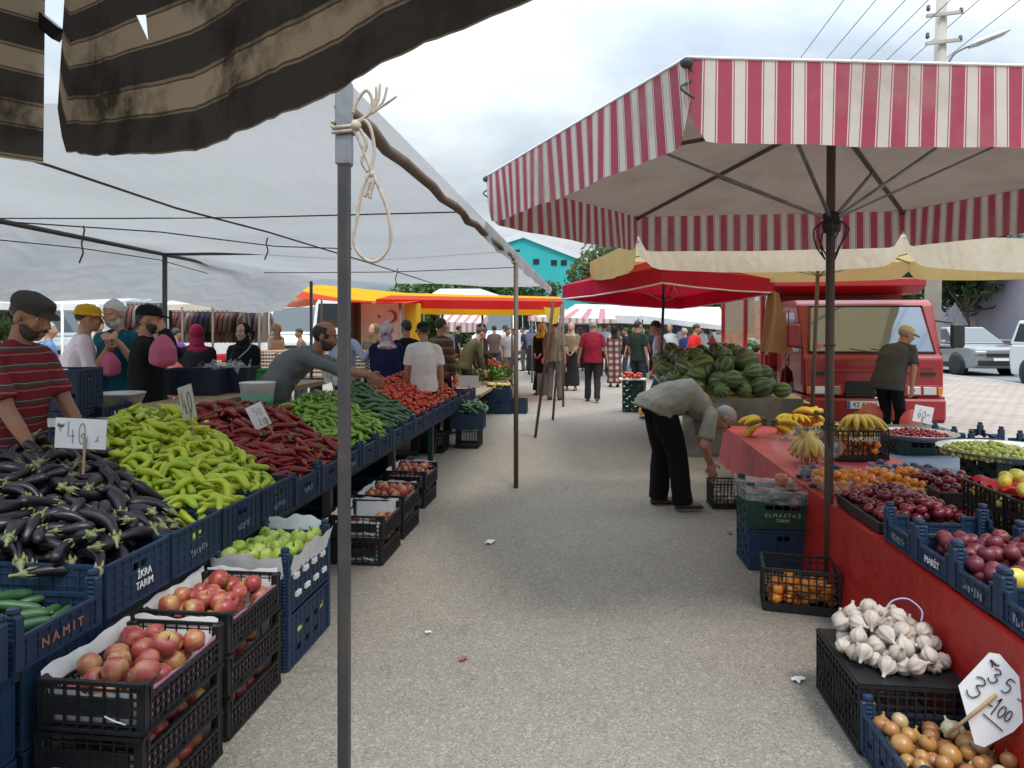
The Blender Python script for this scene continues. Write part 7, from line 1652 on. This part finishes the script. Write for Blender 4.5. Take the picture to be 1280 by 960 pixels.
car('silver sport utility car with its wheels turned, driving behind the lorry mirror', (13.55, 25.4, .006), R(6), m_silver, 4.45, 1.84, suv_b, ((1.0, 4.35, .86, 1.08), (1.85, 3.95, .66, 1.66)), (.9, 3.5), .36)
van_b = [(0, .38, .95, .76), (.12, .26, 1.02, .88), (.75, .22, 1.12, .91), (2.4, .22, 1.16, .92), (4.3, .24, 1.16, .91), (4.42, .36, 1.1, .88)]
car('white small van at the right edge of the photo, seen from its side', (13.35, 18.5, .006), R(0), m_vwhite, 4.42, 1.84, van_b, ((.7, 4.4, .88, 1.13), (1.5, 4.2, .74, 1.84)), (.85, 3.45), .33, 'parked_van', van=True)
tvan = [(0, .4, 1.2, .86), (.12, .3, 1.3, .98), (.8, .28, 1.42, 1.0), (2.4, .28, 1.45, 1.0), (5.2, .3, 1.45, 1.0), (5.4, .4, 1.4, .97)]
def bigvan(px, d, rz, m, label): return car(label, G(px, d), rz, m, 5.4, 2.0, tvan, ((.7, 5.38, .97, 1.42), (1.3, 5.3, .85, 2.5)), (1.0, 4.2), .36, 'parked_van', van=True, group='vans behind the stalls')
bigvan(372, 22, R(20), m_vwhite, 'white high-roof van behind the egg trays, windscreen visible')
bigvan(430, 27, R(200), m_vwhite, 'white high-roof van half behind the main tent pole')
bigvan(70, 17, R(60), m_vwhite, 'white high-roof van behind the yellow hat on the far left')
bigvan(612, 34, R(-10), m_vwhite, 'white van far down the market left of the aisle poles')
# ---- concrete pole, lamp, wires
cp = thing('utility_pole', 'tall concrete utility pole with two crossarms and a street lamp, behind the lorry', 'utility pole', G(1163, 20.8)); q = cp.location
m_conc = M('pale_concrete', (.46, .43, .37), dirt=(.34, .31, .27), dscale=2, rough=.9, bump=.15)
b = MB(); b.lathe([(.24, 0), (.14, 11.8), (0, 11.8)], 20); b.build('shaft', m_conc, cp); cp.rotation_euler = (0, R(1.6), 0)
b = MB()
for z in (8.8, 8.84): b.tube([(.185*math.cos(a), .185*math.sin(a), z) for a in np.linspace(0, 6.28, 16)], .012, 5)
b.build('clamp_band', m_steel, cp)
for z, dx in ((10.72, .0), (9.92, .0)):
    b = MB(); b.box((0, -.2, z), (1.0, .08, .09), Matrix.Rotation(R(-6), 3, 'Y')); cr = b.build('crossarm', m_conc, cp)
    for sx in (-.45, .45): b = MB(); b.lathe([(.02, 0), (.05, .03), (.06, .08), (.04, .1), (.055, .14), (.02, .19), (0, .19)], 10, mat=Matrix.Translation((sx, -.2, z+.04-sx*.1))); b.build('insulator', m_dsteel, cr)
b = MB(); b.tube(spl([(.16, -.02, 8.7), (.18, -.05, 9.2), (.3, -.12, 9.55), (.55, -.2, 9.72), (.8, -.25, 9.8)]), .035, 8); la = b.build('lamp_arm', m_steel, cp)
b = MB(); b.loft([((.7, -.22, 9.76), (0, .1, 0), (0, 0, .06)), ((.9, -.25, 9.85), (0, .16, 0), (-.03, 0, .09)), ((1.5, -.33, 10.08), (0, .15, 0), (-.03, 0, .08)), ((1.68, -.36, 10.15), (0, .08, 0), (0, 0, .03))], 12); b.build('lamp_head', m_alu, la)
for px in (1047, 1086, 1122, 1150, 1177, 1212, 1262):
    p = W(px, 0, CF*9.1/411); b = MB(); b.tube([(p.x, p.y+yy, 10.7-.9*math.sin(math.pi*((yy+30)/90.))+.55) for yy in range(-30, 61, 6)], .011, 5)
    tag(b.build('overhead_wire', m_cord, org=(p.x, p.y, 10)), 'thin overhead wire above the striped umbrella, '+{1047: 'leftmost', 1086: 'second from the left', 1122: 'third from the left', 1150: 'fourth from the left', 1177: 'passing the pole arms', 1212: 'just right of the pole', 1262: 'farthest right'}[px], 'wire', 'overhead wires')
# ---- trees
m_bark = M('tree_bark', (.11, .085, .06), dirt=(.05, .04, .03), dscale=12, rough=.9, bump=.7, bscale=30)
def leaf_mat(name, a, b_):
    t = NT(name); co = t.n('ShaderNodeTexCoord').outputs['Object']; c = t.mix(t.noise(co, 1.6, 4), lin(a), lin(b_))
    w_ = t.n('ShaderNodeTexWhiteNoise'); g_ = t.n('ShaderNodeNewGeometry'); t.put(w_.inputs['Vector'], co); return t.out(c, .6, transl=.3, spec=.2)
LM = [leaf_mat('leaves_mid', (.05, .1, .025), (.09, .15, .035)), leaf_mat('leaves_dark', (.03, .065, .02), (.05, .095, .03)), leaf_mat('leaves_olive', (.085, .125, .045), (.12, .16, .06))]
def tree(loc, h, rw, m, label, seed, trunk_h=.35, n=2600, leaf=.2, name='tree'):
    rg = random.Random(seed); o = thing(name, label, 'tree', loc, 0, 'trees behind the market')
    b = MB(); th_ = h*trunk_h; b.tube([(0, 0, 0), (.05*h*.2, 0, th_*.5), (0, .02*h, th_), (.02*h, 0, h*.7)], [.03*h, .024*h, .02*h, .006*h], 9)
    lob = []
    for k in range(11):
        a = rg.uniform(0, 6.28); q = rw*rg.uniform(.15, .75); c = V((q*math.cos(a), q*math.sin(a), h*rg.uniform(trunk_h+.08, .9))); lob.append((c, rw*rg.uniform(.28, .5))); b.tube([(0, .01*h, th_*.95), c*.5+V((0, 0, th_*.35)), c], [.012*h, .008*h, .003*h], 6)
    lob.append((V((0, 0, h*.82)), rw*.5)); b.build('trunk', m_bark, o)
    c_ = MB(); vs = []; fs = []
    for k in range(n):
        c, r_ = rg.choice(lob); d = V((rg.gauss(0, 1), rg.gauss(0, 1), rg.gauss(0, 1))).normalized(); p = c+d*r_*(rg.random()**.4)*V((1, 1, .8)).length/1.62
        nn = (d+V((rg.gauss(0, .6), rg.gauss(0, .6), rg.gauss(0, .6)))).normalized(); x = nn.orthogonal().normalized(); y = nn.cross(x); s = leaf*rg.uniform(.5, 1.2); a = rg.uniform(0, 6.28); x, y = x*math.cos(a)+y*math.sin(a), y*math.cos(a)-x*math.sin(a)
        i = len(vs); vs += [p-x*s, p-y*s*.5, p+x*s, p+y*s*.5]; fs.append((i, i+1, i+2, i+3))
    c_.add(vs, fs); c_.build('crown', m, o); return o
tree(G(1208, 33), 6.6, 3.4, LM[1], 'leafy roadside tree with a bare trunk behind the silver car', 1, .38, 4200, .2)
tree(G(1262, 38), 7.0, 3.0, LM[1], 'dark roadside tree at the right edge above the white van', 2, .4, 3000, .22)
tree(G(1132, 42), 7.5, 3.2, LM[0], 'tree partly hidden behind the lorry roof and the concrete pole', 3, .3, 3000, .24)
tree(G(755, 48), 7.6, 3.5, LM[2], 'broad olive-green tree between the turquoise wall and the red umbrella', 4, .2, 4500, .26)
tree(G(800, 52), 7.0, 4.2, LM[0], 'green tree behind the top of the red umbrella', 5, .2, 3600, .28)
tree(G(686, 50), 5.6, 1.1, LM[2], 'thin sparse tree in front of the turquoise wall', 6, .3, 420, .2)
for k, (px, d, h) in enumerate(((520, 50, 4.9), (560, 52, 5.2), (600, 50, 5.0), (632, 50, 4.8), (650, 52, 3.9))): tree(G(px, d), h, 3.0, LM[k % 2], 'dark tree in the row far behind the canopies, '+['leftmost', 'second from left', 'middle', 'fourth from left', 'rightmost, before the turquoise wall'][k], 20+k, .15, 2000, .26)
tree(G(3, 14), 3.4, 1.2, LM[0], 'green shrub-like tree at the far left edge behind the flat cap', 30, .2, 1800, .1)
tree(G(890, 60), 6.0, 4.0, LM[0], 'green tree behind the far white canopy, right of the aisle', 31, .15, 2200, .3)
# ---- buildings
tb_ = thing('turquoise_building', 'turquoise gabled building with small windows beyond the trees', 'building', G(690, 72)); rz_ = TH; tb_.rotation_euler = (0, 0, rz_)
m_turq = M('turquoise_render', (.035, .42, .42), dirt=(.03, .36, .37), dscale=.6, rough=.85, rand=False); m_roofw = M('pale_metal_roof', (.7, .72, .74), rough=.4)
b = MB(); b.prism([(-6.4, 0), (16, 0), (16, 6.6), (7, 7.1), (-2.9, 11.0), (-6.4, 9.9)], 1, 0, 18); b.build('wall', m_turq, tb_)
b = MB(); b.bar((-2.9, -.2, 11.08), (8.0, -.2, 6.82), .5, .12, up=(0, 1, 0)); b.bar((-2.9, -.2, 11.08), (-6.6, -.2, 9.93), .5, .12, up=(0, 1, 0)); b.build('roof_edge', m_roofw, tb_)
for x, z in ((.2, 8.3), (1.2, 8.3), (-1.6, 8.4), (.2, 5.3), (1.6, 5.3), (-1.6, 5.3), (4, 5.3)): b = MB(); b.box((x, -.02, z), (.6, .06, .55)); b.build('window', m_dglass, tb_)
fb = thing('industrial_building', 'long pale lavender industrial hall with white pilasters beyond the road', 'building', (17.5, 30, 0))
m_lav = M('lavender_cladding', (.42, .38, .46), dirt=(.36, .33, .4), dscale=1.2, rough=.6, rand=False)
b = MB(); b.box((6, 30, 3.6), (10, 80, 7.2)); b.build('wall', m_lav, fb)
for k in range(16): b = MB(); b.box((.9, -8+5*k, 3.6), (.35, .45, 7.15)); b.build('pilaster', m_paperw, fb)
b = MB(); b.box((-.6, 28, .55), (.25, 84, 1.1)); b.build('base_wall', M('brown_base_wall', (.3, .17, .11), dirt=(.24, .15, .1), rough=.9), fb); b = MB(); b.box((-.6, 28, 1.13), (.35, 84, .06)); b.build('coping', m_conc, fb)
for k in range(14): b = MB(); b.box((.965, -5.5+5*k, 4.6), (.08, 2.6, 1.2)); b.build('window', m_dglass, fb)
# triangular road sign seen from behind
s = thing('road_sign', 'grey back of a triangular road sign behind the silver car', 'road sign', G(1193, 28.5)); b = MB(); b.tube([(0, 0, 0), (0, 0, 2.5)], .03, 8); b.build('post', m_steel, s); b = MB(); b.prism([(-.5, 1.75), (.5, 1.75), (0, 2.65)], 1, -.06, -.035); b.build('plate', m_steel, s)
sr = thing('shop_row', 'low greyish brown row of shops closing the far end of the market', 'building', G(745, 62)); sr.rotation_euler = (0, 0, TH); b = MB(); b.box((2, 0, 1.35), (34, 4, 2.7)); b.build('wall', M('shop_wall', (.13, .11, .1), dirt=(.3, .27, .24), dscale=.5, rough=.9), sr)
for k in range(9): b = MB(); b.box((-13+3.7*k, -2.03, 1.0), (2.2, .06, 1.9)); b.build('shop_front', m_dglass if k % 2 else m_dsteel, sr)
far_b = thing('apartment_block', 'pale distant block behind the white canopies at the end of the market', 'building', G(700, 120)); b = MB(); b.box((0, 0, 3.0), (30, 10, 6)); b.build('wall', M('pale_render', (.6, .58, .55), rough=.9), far_b)
for k in range(9): b = MB(); b.box((-12+3*k, -5.03, 4.2), (1.2, .08, 1.2)); b.build('window', m_dglass, far_b)
# ================= behind the left stall
wt = thing('work_table', 'narrow dark work table behind the pepper heaps', 'table', (-3.42, 6.3, 0)); b = MB(); b.box((0, 0, .96), (.5, 3.9, .05)); b.build('tabletop', m_wood, wt)
for sx in (-.2, .2):
    for yy in (-1.8, 1.8): b = MB(); b.box((sx, yy, .467), (.06, .06, .934)); b.build('leg', m_dsteel, wt)
p = W(64, 500, 4.7)
for k in range(5):
    o = place_crate(K_stack, (p.x, p.y, .268*k), TH+.15, 'dark blue crate in the stack behind the flat-capped vendor, '+['bottom', 'second from the bottom', 'middle', 'second from the top', 'topmost'][k], 'crates stacked behind the vendor'); b = MB(); b.box((.05, -.206, .2), (.22, .012, .055)); b.build('white_slot', m_paperw, o)
p = W(104, 520, 5.0)
for k in range(4): place_crate(K_stack, (p.x, p.y, .268*k), TH, 'dark blue crate in the lower stack left of the metal basins, '+['bottom', 'second', 'third', 'topmost'][k], 'crates stacked behind the vendor')
def basin(loc, r, h, label): b = MB(); b.lathe([(0, .004), (r*.62, .004), (r*.95, h), (r, h+.005), (r, h-.004), (r*.66, 0), (0, 0)], 32); return tag(b.build('metal_basin', m_alu, loc=loc), label, 'basin', 'metal basins')
b0 = W(150, 488, 5.3); b0.z = .99; basin(b0, .175, .13, 'deep metal basin on the work table in front of the man in black')
b0 = W(142, 506, 4.9); b0.z = .93; basin(b0, .2, .08, 'shallow metal pan lower and nearer than the deep basin'); place_crate(K_stack, (b0.x, b0.y, .65), 0, 'blue crate carrying the shallow metal pan', 'crates stacked behind the vendor'); place_crate(K_stack, (b0.x, b0.y, .38), 0, 'blue crate under the one carrying the shallow pan', 'crates stacked behind the vendor'); place_crate(K_stack, (b0.x, b0.y, .11), 0, 'lowest blue crate below the shallow pan', 'crates stacked behind the vendor')
for px, d, lb_ in ((245, 6.7, 'left'), (284, 7.0, 'right')): q = W(px, 488, d); place_crate(K_navy, (q.x, q.y, .987), TH+R(0), 'dark navy crate on the work table below the two headscarved women, '+lb_+' one', 'navy crates on the work table')
q = W(282, 462, 6.9); b = MB(); b.sheet(lambda u, v: (q.x+(u-.5)*.4, q.y+(v-.5)*.3, 1.24+.05*math.sin(u*11)*math.cos(v*9)+.03*math.sin(u*23+v*17)), 16, 14); tag(b.build('plastic_sheet', m_film, org=q), 'crumpled clear plastic on the right navy crate', 'plastic sheet')
q = W(308, 488, 7.2); b = MB(); b.box((0, 0, .1), (.36, .3, .2), ch=.02); b.box((0, 0, .2), (.4, .34, .02)); tag(b.build('plastic_tub', m_bgreen, loc=(q.x, q.y, .987)), 'bright green plastic tub beside the white bucket', 'tub')
q = W(322, 490, 6.0); bk = MB(); bk.lathe([(0, 0), (.115, 0), (.145, .24), (.15, .245), (.15, .25), (.0, .25)], 24); o = bk.build('bucket', m_paperw, loc=(q.x, q.y, .90)); tag(o, 'white bucket with a green band behind the red peppers', 'bucket'); bk = MB(); bk.lathe([(.1195, .03), (.1345, .15)], 24); bk.build('band', M('green_label', (.1, .4, .22)), o)
st2 = thing('stool', 'dark stool under the white bucket', 'stool', (q.x, q.y, 0)); b = MB(); b.box((0, 0, .88), (.34, .34, .035)); b.build('seat', m_wood, st2)
for sx in (-1, 1):
    for sy in (-1, 1): b = MB(); b.box((sx*.13, sy*.13, .43), (.04, .04, .86)); b.build('leg', m_wood, st2)
# egg trays
m_egg2 = M('brown_eggs', (.42, .22, .12), col2=(.5, .3, .18), rough=.5); m_tray = M('grey_pulp_tray', (.5, .47, .43), rough=.9)
b = MB(); b.box((0, 0, .012), (.3, .3, .02)); 
for i in range(6):
    for j in (0, 5): b.ell((-.125+.05*i, -.125+.05*j, .043), (.021, .021, .028), None, 7, 5, 1)
for j in range(1, 5):
    for i in (0, 5): b.ell((-.125+.05*i, -.125+.05*j, .043), (.021, .021, .028), None, 7, 5, 1)
et = b.mesh('egg_tray', [m_tray, m_egg2])
def table_(cx, cy, w_, l_, h, rz, label):
    o = thing('market_table', label, 'table', (cx, cy, 0), rz); b = MB(); b.box((0, 0, h-.02), (w_, l_, .04)); b.build('tabletop', m_wood, o)
    for sx in (-1, 1):
        for sy in (-1, 1): b = MB(); b.box((sx*(w_/2-.06), sy*(l_/2-.06), h/2-.02), (.06, .06, h-.04)); b.build('leg', m_dsteel, o)
    return o
for pxs, d, z0, where in (((322, 340, 358), 12.2, .82, 'left of the leaning vendor'), ((398, 416, 434, 452, 470), 12.2, .82, 'behind the leaning vendor and the main pole'), ((208, 226, 262), 11.6, .78, 'behind the two headscarved women')):
    a, c = G(pxs[0], d), G(pxs[-1], d); m_ = (a+c)/2; table_(m_.x, m_.y, (c-a).length+.4, .7, z0, TH, 'table of egg trays '+where)
    for i, px in enumerate(pxs):
        q = G(px, d)
        for k in range(7 if px > 300 else 5): tag(obj('egg_tray', et, None, (q.x, q.y, z0+.058*k), (0, 0, TH+.0)), 'grey tray of brown eggs stacked '+where, 'egg tray', 'egg trays '+where)
# clothes hanging
gm = []
for k in range(3):
    b = MB(); w_ = .22
    b.sheet(lambda u, v: ((u-.5)*2*w_*(.55+.45*v+.1*math.sin(v*3)), .03*math.sin(u*12+k)*v, -.75*v-.06*abs(u-.5)), 10, 6)
    for sx in (-1, 1): b.tube([(sx*.13, 0, -.05), (sx*.2, 0, -.2), (sx*.22, .01, -.5)], .045, 6)
    gm.append(b)
gcol = [(.08, .045, .035), (.03, .03, .035), (.14, .11, .1), (.03, .035, .06), (.15, .07, .06), (.2, .17, .15)]
GMS = [[gm[i].mesh('garment', FB(c)) for c in gcol] for i in range(3)]
for row, (pa, pb, d, z) in enumerate(((196, 336, 17.5, 2.05), (150, 210, 15, 2.15))):
    a, c = G(pa, d), G(pb, d); rk = thing('clothes_rail', 'clothes rail of dark garments behind the vendors, '+['longer one right of the tent pole', 'shorter one left of the tent pole'][row], 'clothes rail', (a+c)/2)
    b = MB(); b.tube([a+V((0, 0, z)), c+V((0, 0, z))], .02, 6); 
    for e_ in (a, c): b.tube([e_, e_+V((0, 0, z))], .02, 6)
    b.build('rail', m_steel, rk, None, rk.location)
    n_ = int((pb-pa)/6)
    for i in range(n_):
        q = a.lerp(c, (i+.5)/n_); o = obj('garment', rnd.choice(rnd.choice(GMS)), None, (q.x, q.y, z-.02), (0, 0, TH+rnd.gauss(1.1, .25))); tag(o, 'dark garment hanging on the '+['longer', 'shorter'][row]+' clothes rail behind the vendors', 'garment', 'garments on the clothes rails')
# red and white goods under the rails
q = G(266, 14); table_(q.x, q.y, 3.2, .8, .95, TH, 'table of red and white goods below the clothes rail')
for i in range(12):
    q = G(212+11*i, 13.9); b = MB(); b.box((0, 0, .08), (.16, .2, .16), ch=.03); c = [(.5, .03, .05), (.6, .55, .52), (.5, .05, .05)][i % 3]; tag(b.build('goods_box', FB(c), loc=(q.x, q.y, .95)), ('red' if c[0] < .55 else 'white')+' package in the row below the longer clothes rail', 'package', 'packages below the clothes rail')
for k, px in enumerate((219, 221)): carrier(W(px, 452+14*k, 7.9-.5*k), .26, .12, m_rbag, ['red bag hanging right of the tent pole, upper one', 'red bag right of the tent pole, lower one'][k], 9+k)
# cloth wall with star and crescent
cu = thing('cloth_wall', 'cream cloth wall with a red star and crescent under the red and yellow canopy', 'cloth wall', G(478, 13.9)); q = cu.location; cu.rotation_euler = (0, 0, TH)
b = MB(); b.sheet(lambda u, v: (-.42+.95*u, .02*math.sin(u*14), 2.1-1.6*v), 20, 8); b.build('cloth', m_cream, cu)
m_em = M('dull_red_emblem', (.3, .03, .03), rough=.8); b = MB(); cx, cz, r1, r2 = .17, 1.84, .125, .102; pts = [(cx+r1*math.cos(a), cz+r1*math.sin(a)) for a in np.linspace(-2.2, 2.2, 24)]+[(cx-.04+r2*math.cos(a), cz+r2*math.sin(a)) for a in np.linspace(2.35, -2.35, 24)]
n_ = 24; b.add([(p[0], -.035, p[1]) for p in pts], [(i, i+1, 47-i-1, 47-i) for i in range(23)]); b.build('crescent', m_em, cu)
b = MB(); s_ = [(-.06+(.05 if k % 2 == 0 else .02)*math.sin(k*.6283), 1.84+(.05 if k % 2 == 0 else .02)*math.cos(k*.6283)) for k in range(10)]; b.add([(p[0], -.035, p[1]) for p in s_]+[(-.06, -.035, 1.84)], [(k, (k+1) % 10, 10) for k in range(10)]); b.build('star', m_em, cu)
cu2 = thing('cloth_wall', 'dark brown curtains left of the star and crescent cloth', 'cloth wall', G(447, 14.2)); cu2.rotation_euler = (0, 0, TH); b = MB(); b.sheet(lambda u, v: (-.3+.6*u, .04*math.sin(u*30), 2.15-1.8*v), 30, 4); b.build('cloth', FB((.1, .075, .055)), cu2)
cu3 = thing('cloth_wall', 'yellow cloth panel right of the star and crescent cloth', 'cloth wall', G(508, 13.9)); cu3.rotation_euler = (0, 0, TH); b = MB(); b.sheet(lambda u, v: (-.12+.4*u, .02*math.sin(u*14), 2.1-1.4*v), 10, 4); b.build('cloth', cloth_mat('yellow_cloth_panel', (.6, .4, .03), (.5, .3, .02), .3), cu3)
